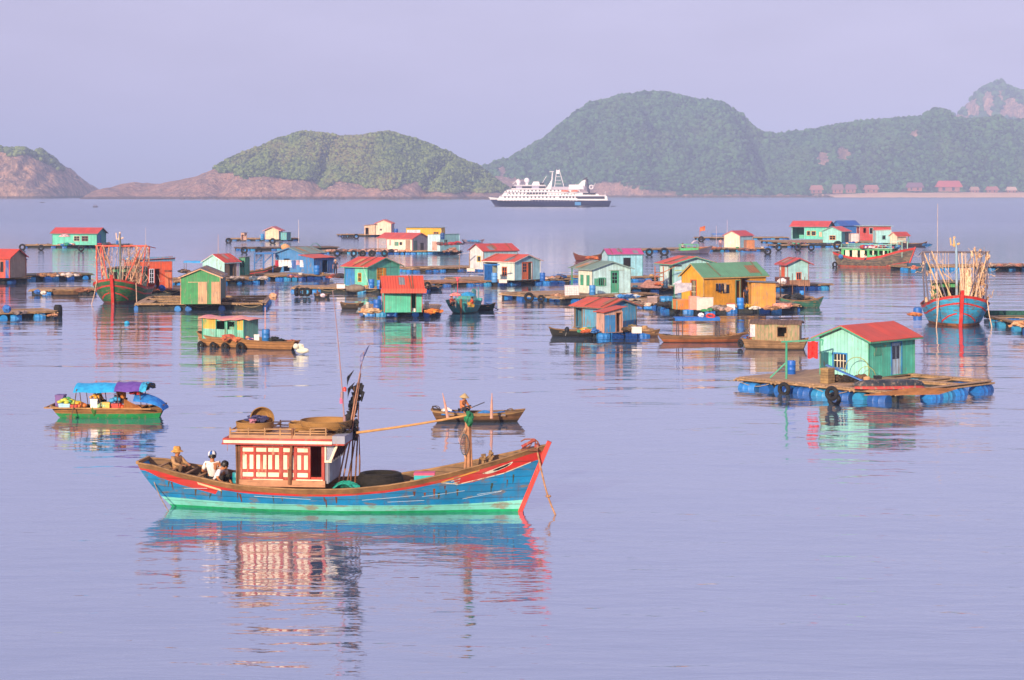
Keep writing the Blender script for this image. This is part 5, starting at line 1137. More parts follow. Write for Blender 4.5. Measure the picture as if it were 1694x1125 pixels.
m = MB(); m.tube([(0, 0, .95), (-.05, -.05, .5), (-.2, -.12, -.25)], .022, 6); m.box(-.28, -.16, -.14, -.1, -.4, -.1)
single(m, 'oar', wood('6a5038'), 'dark oar hanging over the near side of the market boat', 'oar', MP(-1.2, -.7, .3), 0)

# ---- conical-hat boat
ch = sampan('brown rowing boat with blue tarps and a rower in a conical hat', 792, 697, 3.85, R(-3), 1.1, '7a5638', '2c2420', .36, .14, plan=[(0, .5), (.15, .8), (.4, 1), (.7, .95), (.9, .6), (1, .25)], band=('b08a5a', .07), deck=.16)
CP = lambda x, y, z: hpt(ch, x, y, z)
person('rower in orange shirt and pale conical hat', CP(-.68, 0, .32), R(-35), 'squat', 'c87a4a', '3a3438', 'cone', s=.82, sleeve='long', torso=8)
def tarp(sx, sy, h): 
    return lambda m: m.sheet(lambda u, v: (-sx / 2 + sx * u, -sy / 2 + sy * v, h * math.sin(math.pi * min(1, max(0, v))) * (.7 + .3 * math.sin(u * 8)) * math.sin(math.pi * (.08 + .84 * u)) ** .4 + .02), 12, 8, .02)
for lb, x, sx, c in (('blue tarpaulin over the left half of the rowing boat', -1.05, .95, '2f7ac8'), ('blue tarpaulin over the right half of the rowing boat', .55, 1.15, '3a88cc')):
    m = MB(); tarp(sx, .8, .17)(m); single(m, 'tarpaulin', cloth(c, None, 5), lb, 'tarpaulin', CP(x, -.05, .3), R(-3), smooth=60)
bag('white sack in the stern of the rowing boat', 735, 694, .34, .25, 'ece0d8', flat=.6).location = CP(-1.32, 0, .24)
for lb, px, dx in (('pointed pale stake standing left of the rower', 741, -.22), ('pointed pale stake standing right of the rower', 813, .02)):
    prop(lb, px, 690, .32, lambda m, dx=dx: m.tube([(0, 0, -.05), (dx * .5, 0, .5), (dx, 0, .98)], [.07, .05, .012], 6), wood('d09a88', dark=.7), 'stake', 'stake', smooth=50)
for lb, y in (('dark oar slanting over the blue tarps, nearer', 0), ('dark oar slanting over the blue tarps, farther', .16)):
    m = MB(); m.tube([(-.15 + y * .3, y, .42), (.75 + y * .3, y, .78)], .02, 5); single(m, 'oar', wood('4a4a5a'), lb, 'oar', CP(-.55, -.1, .0), 0)
clutter(CP(1.35, 0, .3), 'brown net heap near the bow of the rowing boat', 7, .35, ('7a6044', '5a4834'), 61, h=.1)
clutter(CP(-1.75, 0, .42), 'dark rope heap on the stern tip of the rowing boat', 5, .16, ('4a3a2c',), 62, 'rope_heap', 'rope', .1)
# ---- trawlers seen bow on
def trawler(label, px, py, hd, s, L, B, hh, c_top, c_low, stripe, cab, dark=None, under='c86a3a', tall=5.2, frame='b8503c', rope='d0a880', lean=1, top=2.7):
    """Bow = local +x; px,py is where the stem meets the water."""
    a = R(hd); d = V3(math.cos(a), math.sin(a), 0); root = thing('trawler', label, 'boat', P(px, py) - d * (L / 2 - .55 * s), a)
    sh = [(0, hh * .62), (.3, hh * .55), (.6, hh * .6), (.8, hh * .74), (.93, hh * .9), (1, hh)]
    pl = [(0, .8), (.2, .95), (.5, 1), (.75, .96), (.88, .8), (.96, .45), (1, .04)]
    S = lambda t: lerp(sh, t)
    m_low = paint(c_low, 'h', .6, under='4a3a2a'); m_main = paint(c_top, 'h', .35, pitch=.24, under='7a5a3a', stains=.5); m_st = paint(stripe, None, .3)
    bands = [(.22, 0), (lambda t: S(t) - .62, 1), (lambda t: S(t) - .5, 2), (lambda t: S(t) - .16, 1), (None, 2)]
    f = hull(root, L, B, sh, pl, bands, (.5, .75), -.5, (.3, .22, .62), .55, .07, [m_low, m_main, m_st], x0=-L / 2, rail='a8553a', stem=(paint(stripe, None, .2), .35), stemw=.15, inner='6a4a34')
    for sd in (-1, 1): ribbon('painted_stripe', [(.86, .28), (.99, .95)], .1, m_st, sd, .012, .008, root, f)
    zt = S(.6) - .5; x0, x1, w_ = -L * .36, L * .02, B * .3
    m = MB(); 
    n = 3
    for k in range(n + 1): y = -w_ + 2 * w_ * k / n; m.box(x1 - .05, x1 + .03, y - .06, y + .06, zt, zt + 2.05)
    m.box(x1 - .04, x1 + .02, -w_, w_, zt, zt + .8); m.box(x1 - .04, x1 + .02, -w_, w_, zt + 1.78, zt + 2.05)
    for s_ in (-1, 1): m.box(x0, x1 - .05, *sorted((s_ * w_, s_ * (w_ - .05))), zt, zt + .85); m.box(x0, x1 - .05, *sorted((s_ * w_, s_ * (w_ - .05))), zt + 1.78, zt + 2.05)
    for k in range(5): x = x0 + (x1 - x0) * k / 4; [m.box(x - .05, x + .05, *sorted((s_ * (w_ + .02), s_ * (w_ - .06))), zt, zt + 2.0) for s_ in (-1, 1)]
    m.box(x0, x0 + .05, -w_, w_, zt, zt + 2.0); m.build('wheelhouse', paint(cab, 'v', .35), root)
    m = MB(); m.sheet(lambda u, v: (x0 - .2 + (x1 - x0 + .55) * u, -w_ - .2 + (2 * w_ + .4) * v, zt + 2.12 + .06 * math.sin(math.pi * v)), 6, 6, .06); m.build('wheelhouse_roof', wood('7a7068', dark=.7), root)
    for k in range(n): y = -w_ + 2 * w_ * (k + .5) / n; g = MB(); g.box(x1 - .03, x1 - .01, y - w_ / n + .08, y + w_ / n - .08, zt + .8, zt + 1.78); g.build('pane', GLASS(), root)
    fr = wood(frame, dark=.75); hx = B * .49; ft = hh + top
    # outrigger gallows: posts at the rails with level bars between them
    for (x, y, tx, ty, tz, r) in ((L * .2, -B * .42, L * .1, -hx, ft, .06), (L * .2, B * .42, L * .1, hx, ft, .06), (-L * .05, -B * .44, -L * .05, -hx, ft - .1, .06), (-L * .05, B * .44, -L * .05, hx, ft - .1, .06), (L * .32, -B * .12, L * .1, -hx * .8, ft + .05, .05), (L * .32, B * .1, L * .1, hx * .85, ft + .05, .05)):
        m = MB(); m.tube([(x, y, S(.5) - .2), (tx, ty, tz)], r, 6); m.build('gallows_post', fr, root, 50)
    for (p, q, r) in (((L * .1, -hx - .1, ft), (L * .1, hx + .1, ft), .055), ((-L * .05, -hx, ft - .1), (-L * .05, hx, ft - .1), .05), ((L * .1, -hx, ft), (-L * .3, -hx, ft - .3), .04), ((L * .1, hx, ft), (-L * .3, hx, ft - .3), .04)):
        m = MB(); m.tube([p, q], r, 6); m.build('gallows_bar', fr, root, 50)
    m = MB(); m.tube([(L * .14, .05, zt), (L * .14, 0, ft + .4), (L * .12, -.1, tall)], [.11, .09, .05], 8); m.build('mast', paint('8fb0c8' if stripe != 'c8281f' else '5a6a58', None, .4), root, 50)
    m = MB(); m.tube([(L * .12, -.25, tall - .45), (L * .12, -.1, tall - .5), (L * .12, .25, tall - .35)], .07, 6); m.tube([(L * .12, -.35, tall - .5), (L * .12, -.4, tall + .05)], .05, 5); m.tube([(L * .12, -.12, tall - .6), (L * .1, -.1, tall + .12)], .08, 6); m.build('mast_head', plain('e8b46a' if cab != '3fa878' else 'f0cdb8', .7), root, 50)
    for (y0, y1, z1, x0_) in ((-hx * .98, -hx * .35, S(.7) - .1, .12), (-hx * .75, -hx * .1, S(.75), .1), (hx, hx * .45, S(.7) - .1, .14), (hx * .6, hx * .75, S(.7), .1)):
        m = MB(); m.tube([(L * .1, y0, ft + rnd.uniform(-.1, .25)), (L * (.1 + x0_) , y1, z1)], .05, 6); m.build('derrick_pole', wood('c89878' if cab == '3fa878' else 'dcb890', dark=.6), root, 50)
    rs = random.Random(int(px)); rm = cloth(rope, None, 14)
    for k in range(22):          # ropes and shrouds
        y0 = rs.uniform(-hx, hx); y1 = y0 * .85 + rs.uniform(-.25, .25); x0_, x1_ = rs.choice([L * .1, -L * .05]), rs.uniform(0, L * .34); z1_ = S(.7) - .1; sag = rs.uniform(.05, .35)
        z0_ = ft - rs.uniform(0, .2); m = MB(); m.tube([(x0_ + (x1_ - x0_) * q / 6 , y0 + (y1 - y0) * q / 6 + sag * .4 * math.sin(q / 6 * 3.14) * (1 if y0 > 0 else -1), z0_ + (z1_ - z0_) * q / 6) for q in range(7)], rs.uniform(.012, .03), 4); m.build('rope', rm, root)
    def hang(n, yc, yr, c, zr=(.2, 1.0), xx=L * .12):
        mats = [cloth(q, None, 10) for q in c]; m = MB()
        for k in range(n):
            y = yc + rs.uniform(-yr, yr); t = rs.uniform(*zr); m.mi = rs.randrange(len(c)); yb_ = yc * rs.uniform(.1, .9) + rs.uniform(-.4, .4); x2 = rs.uniform(-.5, L * .2); z0_ = ft - rs.uniform(0, .9) * rs.random(); sw = rs.uniform(-.25, .25)
            pts = [(xx + (x2 - xx) * j / 6, y + (yb_ - y) * j / 6 + sw * math.sin(j / 6 * 3.14) + rs.uniform(-.12, .12), z0_ - t * j / 6 * (z0_ - S(.7))) for j in range(7)]; m.tube(pts, [rs.choice([.012, .02, .03, .045]) * rs.uniform(.6, 1.3) for _ in pts], 5)
        m.build('hanging_net', mats, root)
    hang(3, hx * .72 * lean, hx * .3, (rope, 'c89068', '8a7a70'), (.3, 1.0)); hang(2, -hx * .7 * lean, hx * .22, (rope, 'b8785a'), (.2, .9))
    def drape(y0, y1, z0, z1, c, n=9, xx=L * .12):
        m = MB()
        for i in range(n):
            u = i / (n - 1); w_ = .12 * math.sin(i * 1.7); ya = y0 + (y1 - y0) * u; m.tube([(xx + w_, ya, z0 - .15 * math.sin(u * 9)), (xx + .25 + w_, ya * .96 + w_, (z0 + z1) / 2), (xx + .4, ya * .85 - w_ * .5, z1 + .1 * math.sin(u * 7))], rs.uniform(.01, .03), 4)
        for j in range(n):
            zz_ = z0 + (z1 - z0) * j / n; m.tube([(xx + .1 + .03 * j, y0 + (y1 - y0) * u_, zz_ - .18 * math.sin(math.pi * u_) - .05 * math.sin(u_ * 20 + j)) for u_ in (0, .25, .5, .75, 1)], .009, 3)
        m.build('netting', cloth(c, None, 10), root)
    m = MB()                                  # loose tangle of line hung between posts
    for k in range(120):
        s0 = rs.choice((-1, 1, 1, 1)); y0 = s0 * (.68 + rs.gauss(0, .2)) * hx; z0_ = rs.uniform(S(.6) + .4, ft); y1 = y0 + rs.uniform(-.8, .8); z1_ = z0_ + rs.uniform(-.9, .4); q0 = rs.uniform(-.1, .7)
        m.tube([(L * .12 + q0 * u_ + rs.uniform(-.06, .06), y0 + (y1 - y0) * u_, z0_ + (z1_ - z0_) * u_ - rs.uniform(.1, .5) * math.sin(math.pi * u_)) for u_ in (0, .2, .4, .6, .8, 1)], rs.choice((.01, .016, .028)), 4)
    m.build('line_tangle', cloth(rope, '8a6a5a', 10), root)
    for k in range(16): m = MB(); y0 = rs.uniform(.45, 1) * hx; m.blob((L * .12, y0, S(.7) + .2 + (ft - S(.7)) * rs.random() ** 1.5), (rs.uniform(.06, .16), rs.uniform(.06, .16), rs.uniform(.1, .3)), k, .5); m.build('net_bunch', cloth(rope, 'a87a5c', 9), root)
    for k in range(6): m = MB(); y0 = -rs.uniform(.55, 1) * hx; m.blob((L * .12, y0, S(.7) + .2 + (ft - S(.7)) * rs.random() ** 1.5), (rs.uniform(.05, .12), rs.uniform(.06, .12), rs.uniform(.1, .25)), k, .5); m.build('net_bunch', cloth(rope, 'a87a5c', 9), root)
    def pile(n, x, y, r, z, c):
        mats = [cloth(q, None, 10) for q in c]; m = MB()
        for k in range(n): m.mi = rs.randrange(len(c)); m.blob((x + rs.uniform(-r, r), y + rs.uniform(-r, r), z + rs.uniform(0, r * .7)), rs.uniform(.12, .3), rs.randrange(99), .4)
        m.build('net_pile', mats, root)
    pile(16, L * .28, 0, .55, S(.8) - .15, (rope, 'b8684a', '8a7a6a')); pile(12, L * .1, hx * .6, .4, S(.6), (rope, 'c89068', '5a5048')); pile(7, L * .1, -hx * .7, .3, S(.6), (rope, '8a5a44'))
    for (y0, tt) in ((-.25, .92), (.5, .85)):
        bm = MB()
        p0 = f(tt, S(tt), 1 if y0 > 0 else -1); bm.tube([p0 + V3(.05, 0, .05), p0 + V3(.3, .1 * (1 if y0 > 0 else -1), -S(tt) * .5), p0 + V3(.8, .25 * (1 if y0 > 0 else -1), -S(tt) - .1)], .035, 5)
        bm.build('mooring_rope', rm, root, 50)
    return root, f, S, zt, ft
TG = trawler('green trawler seen bow on with red stem and red outrigger gallows', 186, 503, -93, 1, 8.6, 4.4, 2.15, '146030', '6a3a2c', 'c8281f', '3fa878', tall=5.9, frame='d8604a', rope='dcb8a0', under='a85a3a')
TB = trawler('light blue trawler seen bow on with red stem, draped in pale nets', 1588, 541, -97, 1, 8.2, 4.65, 2.25, '33a8d6', 'a8643c', 'd0281f', '2fa060', tall=6.15, frame='6a6474', rope='ecc8a4', top=2.95)
m = MB(); m.sheet(lambda u, v: (.7 * v - .3 + .04 * math.sin(u * 9), -.45 + .75 * u, 2.1 * (1 - v) + 1.9), 8, 10, .03)
for k in range(9): m.tube([(-.26 + .6 * k / 9, -.45, 4.02 - 2.1 * k / 9), (-.26 + .6 * k / 9, .3, 4.02 - 2.1 * k / 9)], .018, 4)
for k in range(5): m.tube([(-.27, -.45 + .75 * k / 4, 4.04), (.43, -.45 + .75 * k / 4, 1.94)], .018, 4)
single(m, 'hanging_mat', cloth('e8cdb0', 'd0a888', 7), 'pale woven mat lashed with cord hanging before the blue trawler wheelhouse', 'mat', hpt(TB[0], 1.1, .75, 0), TB[0].rotation_euler.z)
pole('very tall thin aerial rising behind the light blue trawler', 1550, 520, 7.2, .03, z=1.5, dx=.05, c='d8c0b8')
m = MB(); m.lathe([(0, 0), (.32, 0), (.34, .25), (.34, .55), (.3, .7), (0, .75)], 14, (0, 0, 0)); single(m, 'mooring_float', plain('1f66b8', .5), 'blue drum float with orange nets on top left of the light blue trawler', 'float', P(1518, 524, -.15), 0, smooth=40)
clutter(P(1514, 523, .55), 'orange net heap lying on the blue drum float beside the trawler', 9, .5, ('e09a5a', 'd08050', 'b86a40'), 71, h=.15)

# ---- red and grey cargo boat
cb = thing('cargo_boat', 'grey hulled fishing boat with red rail and long green and white cabin', 'boat', P(1447, 441.5), R(-33))
shc = [(0, 1.8), (.08, 1.6), (.25, 1.24), (.45, 1.15), (.65, 1.5), (.85, 2.15), (1, 2.5)]
mb_ = [paint('b8583c', None, .5), paint('5a5450', 'h', .5, pitch=.2), paint('d03a38', None, .2), paint('c84a38', None, .3)]
CF = hull(cb, 10.6, 3.1, shc, [(0, .55), (.1, .8), (.35, 1), (.7, 1), (.88, .7), (1, .05)], [(.1, 0), (.14, 2), (lambda t: lerp(shc, t) - .26, 1), (None, 2)], (.7, 1.1), -.5, (.4, .28, .75), .6, .06, mb_, x0=-5.3, rail='c84a3c', stem=(paint('d03a38', None, .2), .1), stemw=.14)
for sd in (-1, 1): ribbon('painted_stripe', [(.72, .22), (.985, .72)], .09, mb_[2], sd, .01, .006, cb, CF)
gm = paint('4fb878', None, .25); cm = paint('e8e6cc', None, .3)
x0, x1, w_ = -4.1, 2.7, .98
m = MB(); m.box(x0, x1, w_ - .05, w_, .6, 2.3); m.box(x0, x0 + .05, -w_, w_, .6, 2.3); m.box(x1 - .05, x1, -w_, w_, .9, 2.2); m.box(x0, x1, -w_, -w_ + .05, .75, .98); m.box(x0, x1, -w_, -w_ + .05, 2.1, 2.3); m.build('cabin_wall', gm, cb)
xs_ = [(x0, -3.75, 1), (-3.55, -3.0, 2), (-2.6, -1.9, 2), (-1.55, -.95, 2), (-.6, -.3, 1), (.1, .3, 2), (.8, 1.0, 1), (1.5, 1.7, 2), (2.1, 2.25, 1), (2.5, x1, 1)]
for a_, b_, k in xs_: m = MB(); m.box(a_, b_, -w_ - .01, -w_ + .05, .96, 2.09); m.build('wall_panel', cm if k == 2 else gm, cb)
for a_, b_ in ((-.3, .55), (1.0, 1.5)): m = MB(); m.box(a_, b_, -w_ - .05, -w_ - .02, .75, 1.5); m.build('half_door', paint('48c088', None, .2), cb)
m = MB(); m.box(x0 - .25, x1 + .15, -w_ - .2, w_ + .2, 2.3, 2.4); m.build('cabin_roof', paint('9cc8a0', None, .3), cb)
m = MB()
for x in [x0 + .05 + k * .92 for k in range(8)]:
    for y in (-w_ - .12, w_ + .12): m.box(x - .025, x + .025, y - .025, y + .025, 2.4, 2.85)
for y in (-w_ - .12, w_ + .12): m.beam((x0, y, 2.85), (x1, y, 2.85), .05); m.beam((x0, y, 2.62), (x1, y, 2.62), .04)
m.build('roof_rail', paint('7fc8a8', None, .2), cb)
for x, y in ((2.6, -1.0), (4.0, -.9), (2.6, 1.0), (4.0, .9)): m = MB(); m.box(x - .04, x + .04, y - .04, y + .04, 1.3, 3.3); m.build('canopy_post', paint('a8d8b8', None, .2), cb)
m = MB()
for q in (((2.6, -1), (4, -.9)), ((2.6, 1), (4, .9)), ((2.6, -1), (2.6, 1)), ((4, -.9), (4, .9))): m.beam((*q[0], 3.3), (*q[1], 3.3), .07)
m.build('canopy_frame', paint('a8d8b8', None, .2), cb)
clutter(hpt(cb, .3, -.5, 2.4), 'heap of pink, purple and white bundles on the roof of the grey cargo boat', 26, 1.9, ('e8a0a8', '6a5aa0', 'ece0e8', 'c84a3a', '3a6aa8', '4a4a58'), 81, 'bundles', 'bundles', .25)
clutter(hpt(cb, 2.6, -.3, 2.35), 'blue and teal bundles at the bow end of the cargo boat roof', 10, .7, ('3a88b8', '2a4a80', 'c86a70'), 82, 'bundles', 'bundles', .1)
person('person in white top and dark trousers on the side deck of the cargo boat', hpt(cb, -.75, -1.3, .75), R(-60), 'squat', 'f0e0e4', '2a3a5a')
bag('blue ball fender on the stern of the cargo boat', 1391, 428, 1.0, .3, '3a78c8', 'ball_fender', 'fender', .9)
tyre(P(1381, 438, .25), 'black tyre floating behind the stern of the cargo boat', None, .3, .11, R(30))
barrel(P(1388, 438, -.15), 'light blue drum floating at the stern of the cargo boat', s=.8, c='3aa0d0', lying=0)

# ---- turquoise boat, dinghies and sampans
tq = thing('motor_boat', 'turquoise motor boat with two small parasols and two people aboard', 'boat', P(769, 519) + V3(-.1, 1.9, 0), R(-97))
shq = [(0, .95), (.4, .85), (.75, .95), (1, 1.15)]
TQ = hull(tq, 4.6, 2.75, shq, [(0, .8), (.3, .95), (.65, 1), (.85, .85), (.95, .5), (1, .06)], [(.08, 0), (lambda t: lerp(shq, t) - .3, 1), (lambda t: lerp(shq, t) - .24, 2), (None, 1)], (.2, .6), -.35, (.3, .3, .6), .4, .05, [plain('1a4a3c', .6), paint('12887c', None, .3), paint('26b8a8', None, .2)], x0=-2.3, rail=paint('1fa89a', None, .2), stem=(paint('8a5a3c', None, .4), .02), stemw=.08)
m = MB(); m.box(-1.2, -.2, -.5, .5, .45, 1.25); m.build('engine_box', paint('179484', None, .3), tq)
for x, y in ((-1.6, -.9), (-1.6, .9), (.2, -.95), (.2, .95)): m = MB(); m.tube([(x, y, .5), (x, y, 1.9)], .04, 5); m.build('post', paint('2a8a9a', None, .2), tq)
m = MB(); m.hexa([(1.0, .5, .9), (1.3, .9, .9), (.9, 1.2, .9), (.7, .7, .9)], [(.8, .75, 1.9), (.9, .85, 1.9), (.8, .95, 1.9), (.7, .85, 1.9)]); m.build('windscreen_post', paint('17807a', None, .2), tq)
def parasol(label, px, py, z, h, r, c, c2=None):
    t = thing('parasol', label, 'parasol', P(px, py, z)); m = MB(); m.tube([(0, 0, 0), (0, 0, h)], .02, 5); m.build('pole', plain('8a8a90'), t)
    m = MB(); m.lathe([(r, h - r * .35), (r * .75, h - r * .12), (r * .4, h + .02), (0, h + .06)], 10, cap=False); m.lathe([(r - .01, h - r * .35 - .015), (r * .75, h - r * .12 - .02), (r * .4, h), (0, h + .04)], 10, cap=False); m.build('canopy', cloth(c, c2), t)
parasol('blue parasol at the right end of the turquoise boat', 774, 509, .7, 1.15, .62, '2a98d0')
parasol('red and white parasol at the left end of the turquoise boat', 754, 509, .7, 1.1, .5, 'd84a48', 'e8b0a8')
person_at('person in red and yellow shirt on the right side of the turquoise boat', 781, 508, .75, 200, 'squat', shirt='d8402c', pants='c8a040', s=.85)
person_at('person in dark red shirt on the left side of the turquoise boat', 747, 506, .75, -40, 'squat', shirt='a83a34', pants='24303a', s=.85)
sampan('dark green sampan close right of the turquoise boat', 798, 513, 2.2, R(-20), .9, '1f3c36', '14181a', .4, .2)
m = MB(); m.tube([(0, 0, .55), (1.3, -.3, -.15)], .035, 6); single(m, 'oar', wood('3a3a44'), 'dark oar sloping into the water right of the turquoise boat', 'oar', P(803, 512), 0)
sampan('brown sampan with pale rim left of the green hut raft', 583, 511, 1.9, R(-8), .9, '4a4038', '241e1c', .42, .1)
dg = sampan('small dark rowing boat carrying a white sack below the blue shack', 533, 492, 1.45, R(-4), .7, '3a3436', '1c1a1c', .26, .1)
person('person in brown clothes sitting in the small dark rowing boat', hpt(dg, -.45, 0, .2), R(10), 'squat', '5a3a34', '3a2a28', s=.62)
bag('white and pink sack in the middle of the small dark rowing boat', 534, 492, .22, .24, 'f0d8e4')
sampan('dark blue flat sampan right of the green house with orange window', 716, 480, 1.9, R(0), .8, '24466a', '1a2838', .36, .04)
sampan('brown wooden dinghy moored at the left raft beside the green trawler', 110, 489, 2.5, R(-4), 1.0, '7a5a40', '2a2220', .42, .14)
sampan('black green sampan before the red hut at the left edge', 6, 463, 3.4, R(4), 1.1, '1f3a34', '181c1e', .5, .15)
sampan('pale sampan with goods before the far green house', 96, 408.5, 3.6, R(0), .9, 'a89068', '4a3c30', .4, .2)
sampan('slim purple boat behind the pale mint hut', 783, 402, 4.2, R(2), 1.1, 'b0a0c0', '5a4a78', .45, .25)
clutter(P(786, 400, .5), 'blue bundles in the slim purple boat', 8, 1.2, ('3a88c8', '5aa8d8'), 91, 'bundles', 'bundles', .1)
sampan('red brown boat behind the mint house with the green roof', 974, 431, 4.2, R(8), 1.4, '8a4a40', '5a302c', .6, .55)
clutter(P(979, 429, .75), 'orange nets heaped in the red brown boat behind the mint house', 9, .7, ('e0804a', 'c86a44'), 92, h=.5)
sampan('green bowed boat at the right end of the yellow house', 1326, 509, 3.6, R(3), 1.3, '#1f7a5c', '#1a5a44', .55, .35)
sampan('yellow canoe left of the yellow house', 1078, 505, 1.8, R(-2), .6, 'd8a040', '5a4030', .24, .06)
sampan('pale grey canoe beyond the yellow canoe', 1064, 499, 2.6, R(-3), .7, 'c8b8a8', '6a5a50', .3, .08)
sampan('tiny distant rowing boat with two people far out at the left', 158, 343, 3.2, R(0), 1.0, '4a3a3c', '2a2428', .4, .3, group='far rowing boats')
for i, dx in enumerate((-.7, .5)): person(('left person standing in the tiny distant rowing boat', 'right person standing in the tiny distant rowing boat')[i], P(158, 343, .3) + V3(dx, 0, 0), 0, 'stand', 'b07a78', '3a3440')
sampan('tiniest distant boat nearest the cliff at the far left', 70, 335.5, 4, R(0), 1.0, '5a4a4c', '3a3438', .4, .2, group='far rowing boats')
sampan('far blue boats raft neighbour with raised dark bow at the right', 1512, 408, 4.6, R(0), 1.3, '4a3a48', '2a2430', .5, .4)
# purple boat with green cabin frame
pb = thing('motor_boat', 'purple grey motor boat with green cabin frame and white cover', 'boat', P(1144, 420), R(4))
shp_ = [(0, .5), (.3, .5), (.6, .6), (.85, .95), (1, 1.25)]
hull(pb, 6.6, 1.7, shp_, [(0, .6), (.3, 1), (.7, .9), (1, .06)], [(.1, 0), (None, 1)], (.5, .9), -.3, (.4, .35, .7), .25, .05, [paint('3a3450', None, .3), paint('6a6484', 'h', .3)], x0=-3.3)
m = MB()
for x in (-1.8, -.9, 0, .9): [m.box(x - .04, x + .04, y - .04, y + .04, .4, 1.45) for y in (-.65, .65)]
for z in (.85, 1.45): m.beam((-1.8, -.65, z), (.9, -.65, z), .06); m.beam((-1.8, .65, z), (.9, .65, z), .06)
m.box(-1.8, .9, -.67, -.63, .4, .82); m.build('cabin_frame', paint('4fc07a', None, .2), pb)
m = MB(); m.sheet(lambda u, v: (.0 + 1.3 * u, -.7 + 1.4 * v, 1.6 + .45 * math.sin(math.pi * u)), 6, 4, .03); m.build('cover', cloth('e8d4dc'), pb)
person('person in pale shirt standing in the purple grey motor boat', hpt(pb, -1.4, -.2, .3), R(-90), 'stand', 'e8dcd0', '4a4450', s=.85)
# dark wooden boat with blue frame
wbt = thing('fishing_boat', 'dark wooden fishing boat with red stripe and blue canopy frame', 'boat', P(430, 458), R(10))
shw = [(0, .7), (.3, .65), (.6, .85), (.85, 1.35), (1, 1.75)]
hull(wbt, 5.4, 1.8, shw, [(0, .6), (.3, 1), (.7, .95), (.9, .5), (1, .05)], [(.1, 0), (lambda t: lerp(shw, t) - .3, 1), (lambda t: lerp(shw, t) - .2, 2), (None, 1)], (.4, .9), -.3, (.4, .35, .75), .35, .05, [wood('3a3030'), wood('5a4c44', plank='z', pitch=.14), paint('c84048', None, .2)], x0=-2.7)
m = MB()
for x in (-.6, .4, 1.4): [m.box(x - .05, x + .05, y - .05, y + .05, .5, 2.6) for y in (-.65, .65)]
for y in (-.65, .65): m.beam((-.65, y, 2.6), (1.45, y, 2.6), .16, .14); m.beam((-.6, y, 1.4), (.4, y, 2.5), .06); m.beam((.4, y, 1.5), (1.4, y, 2.5), .06)
m.box(-.65, 1.45, -.65, .65, 2.66, 2.72); m.build('canopy_frame', paint('2f78c0', None, .25), wbt)
clutter(hpt(wbt, .3, 0, .6), 'brown and pink tackle in the dark boat with the blue frame', 9, .7, ('a86a5a', '6a4a40', 'c8907a'), 93, 'tackle', 'tackle', .2)

# ---- middle band, left to right
raft('raft', 226, 512, 436, 511, 11, .48, 5, 3, decks=((0, .12, 0, .35), (.33, .72, .0, .32)), front=.38, side=.9, back=.2, vert=True, label='large netted raft around the dark green hut')
house('dark green plank hut with bare wooden doors on the large netted raft', 300, 364, 373, 503, 457, 444, 4, .5, 'L', '3a9a5c', '6a5e58', 'e0ae88', wallR='1f5a48', bmin=2.6, ops=[('L', .44, .67, .01, .8, 'board', 'dcae84'), ('L', .78, .99, .01, .8, 'board', 'd8a880'), ('L', .18, .43, .78, .80, 'board', 'e0b890')], wear=.25, oh=.22, pitch=.14, roofwear=.5)  # right wall green is darkened to paint its unlit side
clutter(P(383, 500, .5), 'brown ropes and nets right of the dark green hut', 9, .7, ('6a5040', '9a7a58', '4a3a30'), 101, h=.15)
bag('tan floats standing at the right corner of the large netted raft', 452, 497, .5, .35, 'd8a888', 'float_bundle', 'floats', .9)
prop('cyan fishing buoy floating on open water left of the tan cabin boat', 210, 536, 0, lambda m: m.blob((0, 0, .08), (.2, .2, .14), 1, .04), plain('2aa8d8', .4), 'buoy', 'buoy', smooth=60)
raft('raft', 206, 488, 300, 488, 7, .5, 3, 2, decks=((0, 1, 0, .7),), front=.25, label='raft with dark nets under the orange red hut')
house('orange red plank hut with open door and blue edged flat roof', 207, 209, 284, 480, 433, 431, 86, .52, 'R', 'd0502e', 'b04858', '5a8ab8', amin=3, shed=(.12, .3), ops=[('R', .51, .59, .14, .72, 'win', 'c8d0e8', 'c8d0e8', (2, 4)), ('R', .62, .72, .0, .74, 'open', 'b8442a'), ('R', .84, .98, .03, .60, 'board', 'e0784a'), ('R', .83, .99, .64, .68, 'board', '181414'), ('R', -.03, 1.06, 1.0, 1.16, 'board', '5a90c0')], oh=.3, wear=.2)
crate(P(251, 482, .52), 'wooden crate with blue basin beside the open door of the orange hut', .7, .5, .5, 'b8784a', slats=True, lid='2f88c8')
bag('blue drum lid ball on the deck of the orange red hut', 268, 482, .52, .32, '2a60b0', 'ball_float', 'float', .9)
raft('raft', 290, 472, 440, 468, 7, .45, 6, 2, decks=((.3, .75, 0, .8),), front=.7, label='raft under the pale cyan hut with red roof', seed=3)
house('pale cyan hut with red roof and brown side behind the dark green hut', 336, 371, 396, 458, 433, 421, 40, .48, 'L', 'b4ecec', 'd83038', wallR='8a7058', ops=[('R', .35, .6, .0, .8, 'open', '5a4a3a'), ('L', .62, .9, .0, .35, 'board', 'd8a078'), ('R', .8, .98, .0, .92, 'board', 'd8d0dc')], oh=.2)
house('narrow green cabin with dark windows beside the pale cyan hut', 396, 405, 409, 455, 427, 425, 20, .5, 'L', '3a9a6c', '6a6460', ops=[('L', .12, .45, .45, .85, 'win', '3a9a6c', 'e8e4dc', (1, 1)), ('L', .55, .88, .45, .85, 'win', '3a9a6c', 'e8e4dc', (1, 1))], shed=(.05, .1), bmin=1.4, oh=.15)
awning('blue tarpaulin spread over poles left of the pale cyan hut', 322, 452, 1.25, 2.4, 1.6, .2, '2f98d8', posts=.4, c2='58b0e0', cat='tarpaulin')
